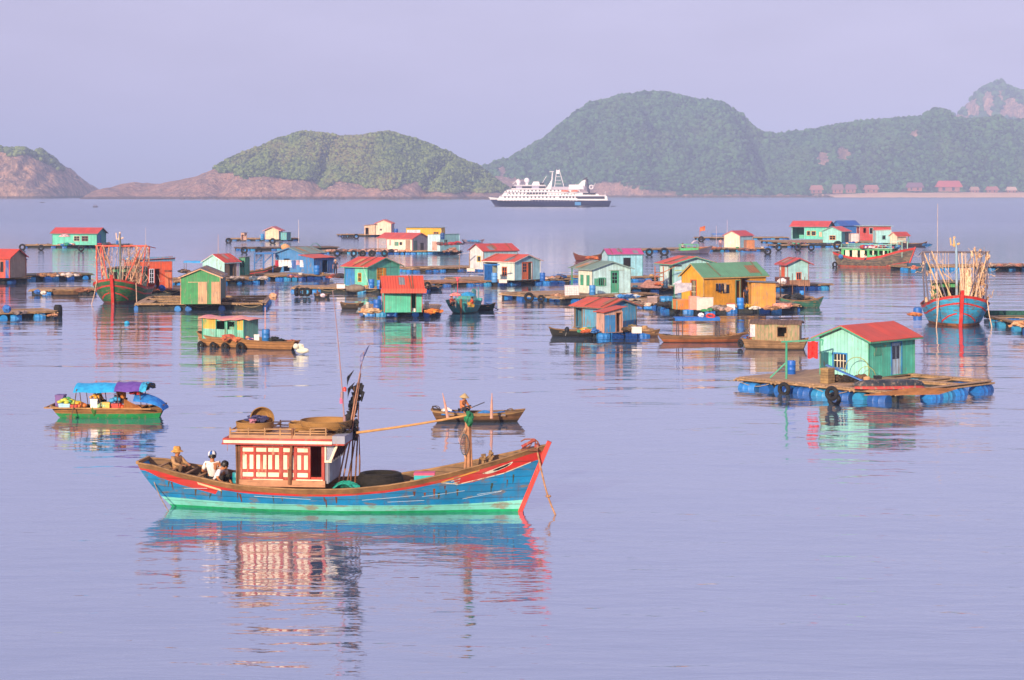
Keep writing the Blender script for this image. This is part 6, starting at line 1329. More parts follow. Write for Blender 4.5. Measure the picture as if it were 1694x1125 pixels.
clutter(P(303, 452, .5), 'dark bundles on the raft end left of the blue tarpaulin', 9, .9, ('5a4038', '8a6a50', '3a3a40'), 103, h=.3)
clutter(P(388, 462, .5), 'pale nets along the front of the pale cyan hut', 10, 1.0, ('b8a8a0', '8a7a70', '6a5a58'), 104, h=.1)
clutter(P(425, 462, .5), 'white and brown floats on the raft before the dark wooden boat', 8, .8, ('c8b8b0', 'e0c8c0', '5a6a80'), 105, h=.1)
raft('raft', 456, 463, 548, 461, 6.5, .46, 4, 1, decks=((0, 1, 0, .9),), front=.7, label='raft under the blue shack with hanging laundry')
house('blue plank house with grey green roof and laundry at the front', 456, 502, 536, 451, 419, 410, 30, .5, 'L', '3a88cc', '7a9488', '2a6aa8', wallR='2c6cac', oh=.3, wear=.15, ops=[('L', .3, .5, 0, .7, 'open', '2a6aa8')])
house('blue lean-to with red roof edge at the right of the blue house', 497, 519, 552, 453, 427, 425, 40, .5, 'L', '3484cc', 'd84438', wallR='2464a4', shed=(.28, .02), oh=.2, ops=[('R', .42, .7, .0, .85, 'open', '1c5a98')], bmin=2)
barrel(P(524, 454, .5), 'blue drum standing against the blue lean-to wall', s=1.1, c='2a78c8')
cl_ = ['f2eef0', 'e8f0ee', 'f4e8ec', '4a6ab0', 'f0ecf4', 'c8a0b0', 'ece8f0', 'b03048']
lcol = ['widest white shirt at the left', 'white shirt next to the widest', 'pinkish white shirt', 'blue trousers', 'bright white towel', 'pale pink cloth', 'white cloth at the right end', 'dark red cloth at the far left']
m = MB(); m.tube([(-.2, 0, 1.78), (2.8, 0, 1.75)], .012, 4); LL_ = single(m, 'clothes_line', plain('d8d0c8'), 'clothes line strung before the blue house gable', 'line', P(457, 458, .5))
for i, x in enumerate((.25, .62, .95, 1.7, 1.25, 2.1, 2.5, -.12)):
    h = (.7, .62, .6, .9, .75, .5, .72, .6)[i]; m = MB(); m.sheet(lambda u, v: (.32 * u * (1 + .2 * v), .02 * math.sin(u * 8 + v * 3), -h * v), 6, 5, .01); m.grid([[Vector((.32 * u * (1 + .2 * v), .012 + .02 * math.sin(u * 8 + v * 3), -h * v)) for u in (0, .25, .5, .75, 1)] for v in (0, .5, 1)])
    single(m, 'hanging_laundry', cloth(cl_[i]), lcol[i] + ' on the line before the blue house', 'laundry', P(457, 458, .5) + V3(x, -.02, 1.76), 0, 'laundry on the clothes line')
clutter(P(487, 459, .5), 'blue basins and brown nets under the hanging laundry', 10, .9, ('3a68b8', '8a5a4a', '6a4a58', 'c87a70'), 107, h=.15)
person_at('person in dark clothes standing at the right corner of the blue lean-to', 555, 455, .5, -90, 'stand', shirt='2c3450', pants='24283c', hat='brim', hatc='d8b090')
clutter(P(556, 460, .45), 'red and brown nets at the feet of the person by the blue lean-to', 12, .9, ('9a4038', '6a4038', 'c86a50', '3a3438'), 108, h=.35)
pole('tall thin white pole beyond the blue house, beside the far raft', 494, 402, 4.2, .05, z=.3, c='ecdcd8')
pole('thin pole behind the pale cyan hut roof', 361, 440, 3.6, .04, z=1, c='d8b0a8')
pole('thin pole rising from the raft behind the green trawler', 241, 470, 5.5, .03, z=.5, c='d8c8d0')

raft('raft', 484, 483, 532, 483, 4, .42, 2, 1, decks=((.2, 1, 0, .8),), front=.7, label='raft end with tyres left of the green house with orange window')
for i, px in enumerate((491, 500, 508)): tyre(P(px, 483, .45), ('black tyre standing highest at the left raft end', 'middle black tyre standing at the left raft end', 'black tyre lying rightmost at the left raft end')[i] + ' below the blue shack', 'tyres on the raft end', .3, .12, R((70, 20, -20)[i]))
raft('raft', 528, 484, 694, 485, 7.5, .48, 5, 2, decks=((0, .9, 0, .9),), front=.35, label='raft under the green house with orange window')
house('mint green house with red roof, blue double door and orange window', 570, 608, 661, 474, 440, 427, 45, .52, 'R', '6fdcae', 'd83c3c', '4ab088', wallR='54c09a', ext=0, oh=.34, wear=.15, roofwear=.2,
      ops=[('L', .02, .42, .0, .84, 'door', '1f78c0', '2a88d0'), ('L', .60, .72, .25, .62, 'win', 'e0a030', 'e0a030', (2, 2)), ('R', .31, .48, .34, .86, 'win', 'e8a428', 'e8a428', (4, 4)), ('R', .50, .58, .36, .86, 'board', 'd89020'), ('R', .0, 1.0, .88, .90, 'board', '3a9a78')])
barrel(P(614.5, 477, .52), 'blue drum standing left by the corner of the mint green house', s=.95, c='2a74c4'); barrel(P(628, 478, .52), 'blue drum standing right by the orange window of the mint green house', s=.9, c='2f80d0')
prop('upturned brown coracle before the blue double door', 588, 478, .5, lambda m: m.blob((0, 0, .05), (.95, .45, .38), 7, .06), wood('8a7a6c', dark=.6), 'upturned_boat', 'boat', smooth=60)
crate(P(564, 477, .5), 'white foam box left of the upturned brown coracle', .75, .4, .35, 'f0e4e4', name='foam_box', cat='box')
pole('white rope stay slanting from the roof of the mint green house', 612, 478, 2.0, .02, dx=-.6, z=.9, c='f0f0e8')

raft('raft', 598, 521, 722, 521, 6, .46, 4, 2, decks=((0, 1, 0, .95),), front=.8, side=.4, label='raft with goods under the small green hut with red roof')
house('small green corrugated hut with red roof facing the water', 634, 636, 698, 517, 477, 458, 86, .5, 'L', '4ec894', 'd84038', 'c8483c', amin=2.6, oh=.2, pitch=.13, roofwear=.25, ops=[('R', .72, .83, .0, .97, 'open', '7a5a48')], wear=.1, roofpitch=.2)
m = MB(); m.sheet(lambda u, v: (-.25 + 3.4 * u, -.55 + .5 * v, .28 * v), 10, 3, .03); hh_ = hpt(bpy.data.objects['house'], 0, 0, 0); single(m, 'roof_apron', rib('e0504a', 'x', .2), 'lower red roof strip over the front wall of the small green hut', 'roof strip', P(636, 517, .5) + V3(0, -.05, 1.5))
for i, (px, py, s_) in enumerate(((624, 515, 1.0), (632, 512, 1.15))): barrel(P(px, py, .5), ('shorter blue drum', 'taller blue drum')[i] + ' left of the small green hut', s=s_, c='2260b8')
clutter(P(612, 517, .48), 'orange and grey nets at the left end of the small green hut raft', 12, .75, ('d8a070', 'b8785a', '7a8a94', 'e0b890'), 111, h=.1)
clutter(P(717, 518, .48), 'bright orange net heap right of the small green hut', 14, .6, ('e8943a', 'd87830', 'b86a3a'), 112, h=.3)
crate(P(686, 516, .5), 'white basin on rags in the doorway of the small green hut', .4, .3, .25, 'f0e8e4', name='basin', cat='basin'); 
bag('white round float on the front edge of the small green hut raft', 604, 521, .2, .16, 'f0ece8', 'float', 'float', .9)

# ---- middle band, centre
raft('raft', 683, 450, 800, 447, 5, .42, 5, 1, decks=((.4, 1, 0, .8),), front=.6, label='raft left of the white hut with steep red roof')
house('white plank hut with steep red roof and yellow window', 777, 800, 856, 446, 414, 404, 62, .46, 'L', 'f4f0f0', 'cc3444', '8a4a50', wallR='9cc8c0', ops=[('L', .55, .78, .42, .66, 'win', 'e8c848', 'e8c848', (1, 1))], oh=.22, wear=.1)
for px in (760, 776.5): pole(('left' if px < 770 else 'right') + ' wooden post holding up the narrow porch beam of the white hut', px, 446, 1.9, .07, z=.44, c='a88a78', name='post')
m = MB(); m.beam((-.2, 0, 1.75), (1.3, 0, 2.0), .25, .06); single(m, 'porch_beam', plain('a8a4b8'), 'grey porch beam left of the white hut with steep red roof', 'beam', P(760, 446, .44))
crate(P(779, 449, .44), 'pink and white foam box before the white hut', .9, .5, .35, 'f0d0c0', name='foam_box', cat='box')
raft('raft', 706, 474, 800, 472, 4, .42, 4, 1, decks=((.2, .8, 0, .7),), front=.6, label='raft with orange planks left of the mint and orange hut', c='c08a68')
tyre(P(707, 473, .5), 'black tyre standing at the left tip of the orange planked raft', None, .3, .12, R(40))
raft('raft', 798, 472, 945, 468, 8, .46, 7, 2, decks=((0, .75, 0, .95),), front=.75, label='long raft under the mint and orange hut')
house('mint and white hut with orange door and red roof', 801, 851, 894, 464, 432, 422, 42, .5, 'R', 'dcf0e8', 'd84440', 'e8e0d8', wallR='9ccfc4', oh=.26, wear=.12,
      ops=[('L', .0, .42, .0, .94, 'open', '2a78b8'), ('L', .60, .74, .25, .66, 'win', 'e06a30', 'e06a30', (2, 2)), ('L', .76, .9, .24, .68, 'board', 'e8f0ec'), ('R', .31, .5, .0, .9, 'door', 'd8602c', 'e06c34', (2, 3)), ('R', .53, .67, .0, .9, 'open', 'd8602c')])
m = MB(); m.sheet(lambda u, v: (.85 * u, .02 * math.sin(u * 11), -1.6 * v), 6, 6, .012); m.box(-.1, 1.6, -.04, -.02, -.12, .0); single(m, 'blue_tarp', cloth('1f74c4', '1a60a8', 4), 'blue tarpaulin hanging at the left end of the mint and orange hut', 'tarpaulin', P(801, 466, .5) + V3(0, .3, 1.75), R(-12))
barrel(P(818, 467, .5), 'pale blue drum in the open left bay of the mint and orange hut', s=1.05, c='5a9ad8'); barrel(P(897.5, 465, .5), 'blue drum at the right corner of the mint and orange hut', s=.95, c='2464b8')
crate(P(832, 468, .5), 'pink and white basins before the window of the mint and orange hut', .8, .45, .32, 'f0d8d0', name='basin_stack', cat='basins')
clutter(P(912, 463, .46), 'pale nets and a white float at the right of the mint and orange hut', 8, .6, ('e8c8b8', '8a7a70', 'c89070'), 121, h=.2)
clutter(P(925, 461, .46), 'blue canisters and dark nets near the mint house with green porch', 10, .9, ('2a5a9a', '5a4a48', '8a6a58', '2f6ab0'), 122, h=.3)
raft('raft', 837, 491, 936, 499, 4, .42, 4, 1, decks=((.3, 1, 0, .6),), front=.95, label='low raft on bright blue drums left of the white tank', bcol='2a80d4')
tyre(P(875, 492, .35), 'larger black tyre hanging on the low raft left of the white tank', None, .32, .13, R(10)); tyre(P(895, 494, .3), 'smaller black tyre hanging on the low raft left of the white tank', None, .22, .1, R(10))
clutter(P(922, 490, .45), 'tan rope heap on the raft beside the white tank', 8, .6, ('d8a888', 'b88868', '8a6a58'), 123, h=.1)
prop('red marker float on a rod standing in the water behind the turquoise boat', 757, 482, 0, lambda m: (m.tube([(0, 0, -.1), (0, 0, 1.4)], .03, 5), m.blob((0, 0, 1.1), (.14, .14, .2), 2, .1), m.box(-.3, .3, -.02, .02, 1.3, 1.36)), plain('d84858', .5), 'marker_float', 'marker')
raft('raft', 930, 501, 1085, 494, 8.5, .48, 6, 2, decks=((.1, .8, 0, .9),), front=.55, label='raft under the mint house with grey green roof')
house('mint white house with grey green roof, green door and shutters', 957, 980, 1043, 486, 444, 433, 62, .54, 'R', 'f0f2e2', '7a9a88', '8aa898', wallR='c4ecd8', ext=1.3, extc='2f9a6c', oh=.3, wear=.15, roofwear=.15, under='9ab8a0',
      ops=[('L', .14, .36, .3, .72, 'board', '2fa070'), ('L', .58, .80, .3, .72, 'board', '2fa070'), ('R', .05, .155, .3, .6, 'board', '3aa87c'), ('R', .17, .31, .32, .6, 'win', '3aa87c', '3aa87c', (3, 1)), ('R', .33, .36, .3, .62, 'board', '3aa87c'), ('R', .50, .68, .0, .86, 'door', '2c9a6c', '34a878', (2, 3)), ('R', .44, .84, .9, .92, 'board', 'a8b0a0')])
tk = crate(P(946, 489, .5), 'white caged water tank standing left of the mint white house', 1.25, 1.0, .85, 'ece0e4', .0, name='water_tank', cat='tank')
m = MB()
for k in range(6): m.box(-.63, .63, -.53, -.515, .06 + k * .15, .075 + k * .15)
for k in range(7): m.box(-.62 + k * .2, -.605 + k * .2, -.535, -.52, .05, .85)
m.build('cage', plain('a89aa8', .4, metal=.6), tk)
barrel(P(980, 488, .52), 'large blue open drum before the mint white house', s=.95, c='3a84c8')
clutter(P(1040, 492, .5), 'blue canisters hanging under the mint white house deck', 10, 1.2, ('3a88d0', '2a60a0', 'c8d0d8'), 124, h=.0)
raft('raft', 1000, 467, 1092, 464, 7, .46, 4, 1, decks=((0, 1, 0, .95),), front=.85, label='raft on drums under the pale blue hut with magenta roof')
house('pale blue plank hut with magenta roof and one dark window', 996, 1006, 1063, 457, 420, 412, 72, .5, 'L', 'b8e0f0', 'c04888', '2a7a8a', wallR='98d8ec', ops=[('R', .44, .66, .42, .82, 'win', '8ac4d8', '8ac4d8', (1, 1))], oh=.14, wear=.15, roofwear=.1)
raft('raft', 1042, 484, 1150, 482, 8, .46, 5, 1, decks=((0, 1, 0, .95),), front=.4, label='raft of brown planks under the mint house with red roof')
house('mint house with red roof and yellow stripe left of the yellow house', 1092, 1114, 1182, 473, 435, 425, 62, .5, 'R', 'd8f0d8', 'd84848', '58b088', wallR='b0e4d0', oh=.45, ops=[('L', .68, .92, .0, .8, 'open', '3a9a7a'), ('R', .04, .98, .66, .69, 'board', 'd0d858'), ('R', .0, .2, .84, .9, 'board', '201c1c')], wear=.15)
prop('brown tent of nets on the raft before the mint house with red roof', 1072, 476, .5, lambda m: (m.hexa([(-1.0, -.5, 0), (1.0, -.5, 0), (1.0, .5, 0), (-1.0, .5, 0)], [(-.1, -.2, .75), (.2, -.2, .78), (.2, .2, .78), (-.1, .2, .75)]), m.box(.3, 1.2, -.4, .4, 0, .6)), cloth('a87a70', '8a6058', 8), 'net_tent', 'nets')
m = MB()
for z in (0, .45, .9, 1.3): m.box(0, .85, -.3, .3, z, z + .06)
for x in (0, .8): m.box(x, x + .06, -.3, -.24, 0, 1.9); m.box(x, x + .06, .24, .3, 0, 1.9)
m.beam((-.1, -.3, .9), (1.9, -.3, 1.9), .07); single(m, 'shelf', wood('b8704a'), 'brown shelf frame at the left of the mint house with red roof', 'shelf', P(1083, 474, .5))
clutter(P(1090, 473, 1.0), 'orange and dark bundles on the brown shelf frame', 9, .35, ('d87a4a', 'a8503a', '2f4a40'), 125, 'bundles', 'bundles', .4)
barrel(P(1101, 476, .5), 'short dark blue drum by the brown shelf frame', s=.75, c='2a4a68')

# ---- yellow house
raft('raft', 1107, 516, 1322, 514, 9.5, .48, 6, 2, decks=((0, 1, 0, .95),), front=.45, side=.4, label='wide raft crowded with goods under the yellow house', seed=5)
YH = house('large yellow plank house with dull green roof and crowded deck', 1128, 1164, 1268, 506, 456, 437, 52, .52, 'L', 'f0ac28', '5f9a74', 'c8a060', wallR='e8a224', oh=.24, wear=.3, roofwear=.2, plank='v', under='b07a30',
      ops=[('L', .42, .66, .25, .82, 'win', 'd8562c', 'e8d8b0', (3, 3)), ('R', .30, .42, .38, .68, 'win', 'e0a030', 'c88a20', (1, 1)), ('R', .52, .58, .0, .8, 'open', '3a8a6a'), ('R', .60, .72, .0, .86, 'open', '8a6a30')])
house('plain yellow plywood annex with grey roof at the right of the yellow house', 1240, 1243, 1282, 509, 468, 465, 84, .52, 'R', 'e09a30', '6a7480', 'c88a30', wallR='e09a38', shed=(.06, .02), amin=1.6, oh=.28, ops=[])
awning('white tarpaulin draped over the left end of the yellow house', 1131, 508, 2.05, 1.35, 1.2, .05, 'ece6ee', R(-35) and -38, posts=.5, pc='2fa07a', slope=.35, cat='tarpaulin', c2='c8c4d0')
m = MB(); m.sheet(lambda u, v: (1.3 * u, .02 * math.sin(u * 9), -.85 * v * (1 - .35 * u)), 8, 5, .012); single(m, 'white_sheet', cloth('f0ecf2', 'd0ccd8', 3), 'white sheet hanging at the left end of the yellow house', 'sheet', P(1116, 511, .5) + V3(0, 0, 2.0), R(-6))
house('low orange and turquoise porch box at the left end of the yellow house', 1115, 1120, 1142, 512, 497, 496, 70, .5, 'R', 'e88a30', 'e8a060', '3ab890', shed=(.02, .02), amin=1.0, oh=.02, ops=[])
crate(P(1148, 512, .5), 'pink panel box standing before the orange window of the yellow house', .75, .5, 1.0, 'e8a090', .1, name='panel_box', cat='box')
crate(P(1166, 513, .5), 'pale grey panel fence piece right of the pink panel box', 1.25, .3, .95, 'd8ccc4', .0, name='panel_box', cat='box')
crate(P(1209, 512, .52), 'white cartons with red edges below the yellow house window', .6, .4, .45, 'f4f0ec', name='carton', cat='box', lid='c86a5a')
barrel(P(1225, 511, .52), 'bright blue drum at the dark doorway of the yellow house', s=.95, c='2a80d8')
person('person in dark blue standing in the doorway of the yellow house', P(1235, 506, .52), R(-80), 'stand', '2a3454', '20242c', s=.95)
m = MB(); m.tube([(0, 0, 0), (1.3, -.1, 0)], .012, 4); o0 = hpt(YH, 1.0, -.2, 1.75); single(m, 'clothes_line', plain('b0a890'), 'short clothes line under the eave of the yellow house', 'line', o0, YH.rotation_euler.z)
for i in range(4): m = MB(); m.sheet(lambda u, v: (.22 * u, .02 * math.sin(u * 7), -(.6 + .1 * (i % 2)) * v), 4, 4, .012); m.box(0, .2, -.01, .01, -.5, 0); single(m, 'hanging_laundry', cloth(('1f2434', '2a3a6a', '34303c', 'd8b890')[i]), ('black shirt hanging leftmost', 'navy shirt hanging second', 'dark grey shirt hanging third', 'tan cloth hanging rightmost')[i] + ' under the yellow house eave', 'laundry', hpt(YH, 1.05 + .28 * i, -.22, 1.73), YH.rotation_euler.z, 'laundry at the yellow house')
clutter(P(1172, 515, .5), 'green net bag on the deck below the pale grey panel', 6, .45, ('3a9a5a', '2f7a4a', '6a9a68'), 131, h=.15)
clutter(P(1192, 514, .5), 'grey and brown junk before the left wall of the yellow house', 10, .8, ('a89a98', '7a6a60', 'c8a090', '5a5048'), 132, 'junk_heap', 'junk', .15)
clutter(P(1237, 511, .5), 'yellow sacks at the foot of the yellow house doorway', 6, .35, ('d8b030', 'e8c850', 'b89030'), 133, 'sack_heap', 'sacks', .4)
clutter(P(1250, 512, .5), 'white and orange bowls before the plywood annex', 6, .4, ('ece0d0', 'd89860', 'f0e8e0'), 134, 'bowl_heap', 'bowls', .15)
clutter(P(1297, 510, .5), 'pale pink net bundle at the right end of the yellow house raft', 12, .85, ('f0b8a8', 'e0a090', 'd08870'), 135, h=.3)
clutter(P(1277, 512, .5), 'tan ropes before the right corner of the plywood annex', 8, .6, ('b8845c', '8a6448', 'd0a078'), 136, 'rope_heap', 'rope', .1)
prop('white foam block floating under the left deck of the yellow house', 1175, 516, -.1, lambda m: m.box(-1.05, 1.0, -.3, .3, 0, .42), plain('f4ece4', .8), 'foam_block', 'foam block')
clutter(P(1110, 507, .45), 'black outboard motors and tyres left of the yellow house', 11, .8, ('1c1c20', '2a2a30', '3c3838'), 137, 'outboard_motor', 'motors', .5)
for i, (px, py) in enumerate(((1120, 510), (1123, 506))): tyre(P(px, py, .45), ('nearer black tyre', 'farther black tyre')[i] + ' leaning at the left end of the yellow house raft', 'tyres by the yellow house', .34, .13, R(60))
raft('raft', 1045, 508, 1108, 510, 4, .4, 3, 1, decks=((0, 1, 0, .8),), front=.3, label='low cluttered raft between the mint white and the yellow house')
crate(P(1079, 504, .45), 'grey pink cage box on the low cluttered raft', .75, .5, .65, 'b8a0a0', name='cage_box', cat='box', slats=True)
barrel(P(1092, 503, .45), 'blue drum lying on the low cluttered raft', s=1.1, c='2a80c0', lying=.1); barrel(P(1103, 513, -.1), 'light blue drum floating before the low cluttered raft', s=.8, c='3a98e0')
clutter(P(1094, 500, .45), 'dark brown net heap behind the drum on the low cluttered raft', 12, .9, ('5a4a40', '3a322c', '7a6a58'), 138, h=.5)
clutter(P(1062, 506, .42), 'pale floats and rope on the left of the low cluttered raft', 9, .8, ('d8c0b0', 'a88a78', '6a5a50'), 139, h=.05)
raft('raft', 1262, 503, 1345, 500, 5, .46, 3, 1, decks=((.3, 1, 0, .8),), front=.2, label='dark raft behind the right end of the yellow house')
clutter(P(1318, 496, .5), 'dark grey tarpaulin heap before the green bowed boat', 12, 1.1, ('2a3034', '1c2226', '4a4a50'), 141, 'tarpaulin_heap', 'tarpaulin', .35)
bag('white plastic bag on the brown crate behind the plywood annex', 1294, 470, 1.5, .4, 'ece4e8', flat=.6)
crate(P(1294, 470, .8), 'dark red crate under the white plastic bag', 1.3, .6, .65, '6a3a34', slats=True)
for i, px in enumerate((1291, 1311, 1331)): pole(('leftmost', 'middle', 'rightmost')[i] + ' thin post before the pale green shed', px, 498, 2.6 - .3 * i, .05, z=.4, c='7a5a4c', name='post')
barrel(P(1327, 494, .5), 'small bright blue drum on a stand right of the yellow house', s=.75, c='2a88d8')
raft('raft', 1284, 480, 1376, 477, 5, .46, 4, 1, decks=((0, .6, 0, .95),), front=.75, label='raft under the pale green shed with red roof')
house('small pale green shed on brown skirting with red gabled roof', 1290, 1303, 1337, 464, 435, 427, 62, 1.0, 'R', 'c8ecd4', 'cc3850', 'a85a60', wallR='aae0c8', oh=.4, ops=[('L', .2, .65, .05, .9, 'board', 'd85a30'), ('R', .44, .64, .05, .42, 'win', 'e0683c', 'e0683c', (2, 1)), ('R', .66, .96, .05, .42, 'board', 'b8e4d0')], wear=.12)
prop('brown plank skirting under the pale green shed', 1316, 473, .48, lambda m: (m.box(-1.45, 1.35, -.2, 2.0, 0, .55)), wood('a87a60', plank='x', pitch=.2), 'skirting', 'skirting')

# ---- far band
def r0(*a, **k): k.setdefault('nets', False); return raft('raft', *a, **k)
r0(38, 410, 218, 409, 5, .45, 6, 1, decks=((.28, .8, 0, .95),), front=.35, label='raft under the long far green house at the left')
house('long green house with red roof far off at the left', 88, 160, 175, 405.5, 385, 377, 26, .48, 'R', '5cd0a4', 'cc3c50', '3a8a7a', wallR='2f9a88', oh=.35, wear=.1, ops=[('L', .49, .61, .34, .70, 'win', 'e0c8b0', 'd8b8a0', (2, 2)), ('L', .67, .80, .34, .70, 'win', '9a5a50', 'c89080', (2, 2)), ('R', .1, .45, .0, .8, 'door', '2a78b0', '3a88c0'), ('L', .0, .98, .93, .98, 'board', 'e0e0b8')])
tyre(P(37, 409, .5), 'black tyre at the left tip of the far green house raft', None, .42, .15); tyre(P(134, 411, .5), 'black tyre under the right end of the far green house', None, .38, .14); tyre(P(68, 410, .5), 'black tyre left of the pale sampan by the far green house', None, .38, .14)
parasol('red and white parasol before the far green house', 107, 408, .5, 2.0, 1.0, 'd05a60', 'f0d8d8')
clutter(P(108, 407, .5), 'white and blue goods under the red and white parasol', 12, 1.4, ('ecdcd0', '3a78b8', 'd8a090', '2f9a7a'), 151, 'goods_heap', 'goods', .6)
clutter(P(176, 406, .5), 'red ball and dark goods right of the far green house', 9, 1.2, ('c83848', '3a4450', '6a5a58'), 152, 'goods_heap', 'goods', .4)
clutter(P(208, 407, .5), 'dark engine parts at the right tip of the far green house raft', 8, 1.0, ('2f3a48', '4a5058'), 153, 'engine_parts', 'engine parts', .2)
r0(-14, 468, 47, 466, 5, .48, 3, 1, decks=((0, 1, 0, .9),), front=.5, label='raft under the red hut at the left edge')
house('red hut with red roof and board screen cut by the left edge', -50, 16, 42, 460, 425, 413, 30, .52, 'R', 'd84a38', 'e03c38', 'c83830', wallR='b0927c', oh=.25, ops=[('L', .78, .84, .3, .75, 'win', '3a2420', '3a2420', (1, 1)), ('L', .9, .98, 0, .85, 'board', '2a58b0'), ('R', .03, .97, .02, .72, 'board', 'a8907c')])
awning('small blue tarpaulin over the board screen of the red hut', 32, 462, 2.15, 1.5, 1.2, .1, '3a98d8', posts=.5, cat='tarpaulin')
r0(46, 463, 153, 460, 5, .48, 4, 1, decks=((0, 1, 0, .9),), front=.8, label='flat raft with nets right of the red hut', c='8a8068')
clutter(P(100, 457, .5), 'white and brown net bundles on the flat raft right of the red hut', 16, 2.3, ('d8c8c0', 'a87a5a', '5a5a6a', 'c89a68'), 154, h=.2)
clutter(P(68, 457, .5), 'pale basket on the left of the flat raft by the red hut', 4, .5, ('e0b090', 'd8a080'), 155, 'basket_heap', 'basket', .3)
r0(50, 487, 100, 487, 4, .42, 3, 1, decks=((.0, 1, 0, .9),), front=.5, label='left half of the netted raft behind the brown dinghy'); r0(100, 487, 158, 486, 4, .44, 3, 1, decks=((.0, 1, 0, .9),), front=.3, label='right half of the netted raft beside the green trawler')
clutter(P(142, 482, .46), 'brown ropes at the end of the netted raft beside the green trawler', 9, .8, ('b87a58', '8a5a44'), 156, 'rope_heap', 'rope', .15)
bag('pale blue and white floats at the left of the netted raft', 62, 487, .1, .35, '3a70c0', 'float_bundle', 'floats', .6); bag('white buoy under the edge of the netted raft', 72, 488, .1, .3, 'f0e0d4', 'float', 'float', .6)
raft('raft', -8, 528, 92, 525, 3.6, .48, 3, 1, decks=((0, 1, 0, .5),), front=.95, label='raft on blue drums cut by the left edge', bcol='2f8fd8')
bag('blue ball fender on the raft at the left edge', 11, 518, .5, .32, '3a78c8', 'ball_fender', 'fender', .95)
prop('black rubber drum at the right end of the left edge raft', 96, 526, -.1, lambda m: m.lathe([(0, 0), (.3, 0), (.34, .3), (.33, .8), (.25, 1.0), (0, 1.02)], 12), RUB(), 'rubber_drum', 'drum', smooth=40)
clutter(P(86, 523, .5), 'tan rope coil at the right end of the left edge raft', 6, .35, ('d8a078', 'b88060'), 157, 'rope_heap', 'rope', .05)
clutter(P(35, 519, .5), 'flat grey rags in the middle of the left edge raft', 5, .5, ('8a7a78', '4a5a58'), 158, 'rags', 'rags', .02)
# far centre
r0(377, 398.5, 494, 398, 6, .42, 5, 1, decks=((.4, 1, 0, .9),), front=.7, label='far raft under the cream hut with tilted red roof', bcol='2a70b0')
house('cream hut with tilted red roof on the farthest left raft', 439, 461, 466, 396, 380, 375, 10, .45, 'L', 'f6e0c0', 'd04a60', 'e0a0a0', wallR='8ab0b0', bmin=4, oh=.5, wear=.05)
house('small teal shed right of the far cream hut', 465, 474, 481, 397, 385, 384, 40, .45, 'L', '6ac0b0', '5a8090', wallR='3a7a98', shed=(.05, .05), oh=.1)
house('tiny tan shelter on the left of the far raft', 399, 404, 408, 397.5, 386, 384.5, 40, .45, 'L', 'e0b8a8', 'a88a80', shed=(.1, .1), oh=.2, ops=[('L', .1, .9, .0, .8, 'open', 'c89a88'), ('R', .1, .9, .0, .8, 'open', 'c89a88')])
barrel(P(434, 397, .45), 'blue drum at the left wall of the far cream hut', s=1.3, c='3a8ac8'); tyre(P(451, 399, .45), 'black tyre below the front of the far cream hut', None, .42, .16); tyre(P(378, 398.5, .45), 'black tyre at the left tip of the far cream hut raft', None, .42, .16)
r0(402, 414.5, 560, 412.5, 5, .42, 6, 1, decks=((.3, 1, 0, .9),), front=.4, label='dark raft line behind the blue house', c='8a7468'); tyre(P(404, 414, .45), 'black tyre at the left tip of the raft line behind the blue house', None, .42, .15); tyre(P(428, 414, .5), 'black tyre near the left of the raft line behind the blue house', None, .4, .15)
prop('tan straw dome on the raft line behind the blue house', 472, 411, .4, lambda m: m.blob((0, 0, .2), (.75, .6, .55), 6, .1), cloth('e0a878', 'c88858', 8), 'straw_dome', 'straw heap')
prop('green arched tarpaulin on the raft line above the blue house roof', 521, 411, .45, lambda m: m.sheet(lambda u, v: (-.9 + 1.9 * u, -.6 + 1.2 * v, .1 + .75 * math.sin(math.pi * u)), 10, 4, .05), cloth('4a8a78'), 'arched_tarpaulin', 'tarpaulin')
r0(564, 391.5, 662, 391, 6, .42, 5, 1, decks=((.3, 1, 0, .9),), front=.6, label='far raft with a row of tyres under the tall cream hut')
house('tall cream hut with shallow gable far off in the centre', 621, 647, 652, 388.5, 369, 363.5, 8, .45, 'L', 'f8e0c8', 'd85a60', 'd85a60', wallR='b0a8b8', bmin=3.5, oh=.25, wear=.05, ops=[('L', .28, .42, .36, .52, 'win', 'e0d0c0', 'b8a898', (2, 2))])
house('pink cream lean-to at the left of the tall cream hut', 603, 620, 621, 388.5, 373, 372, 8, .45, 'L', 'eec8ac', 'd8a0a0', shed=(.05, .25), bmin=2.5, oh=.4, ops=[('L', .1, .4, 0, .75, 'open', 'c89a80')])
barrel(P(655, 389, .45), 'dark blue water drum right of the tall cream hut', s=1.5, c='2a5aa8')
for i, px in enumerate((567, 571, 575, 579, 583)): tyre(P(px, 391.5, .42), ('first', 'second', 'third', 'fourth', 'fifth')[i] + ' small tyre from the left tip of the tall cream hut raft', 'row of small tyres', .3, .12)
tyre(P(589.5, 391.5, .5), 'largest tyre in the row left of the tall cream hut', 'row of small tyres', .42, .15)
r0(536, 419.5, 640, 419, 4.5, .42, 5, 1, decks=((0, 1, 0, .9),), front=.6, label='raft of nets left of the white hut with long red roof'); clutter(P(590, 416, .45), 'long low heap of nets on the raft left of the long red roof', 22, 4.6, ('9a6a5a', '6a5a60', 'c89a88', '4a4450'), 161, h=.05)
for i, px in enumerate((558, 585, 600, 615, 636)): tyre(P(px, 419.5, .5), ('leftmost', 'second', 'third', 'fourth', 'rightmost')[i] + ' tyre on the net raft left of the long red roof', 'tyres on the net raft', .36, .14)
r0(640, 420.5, 764, 419.5, 15, .44, 6, 2, decks=((0, 1, 0, .95),), front=.75, label='large raft under the cluster of white and yellow huts')
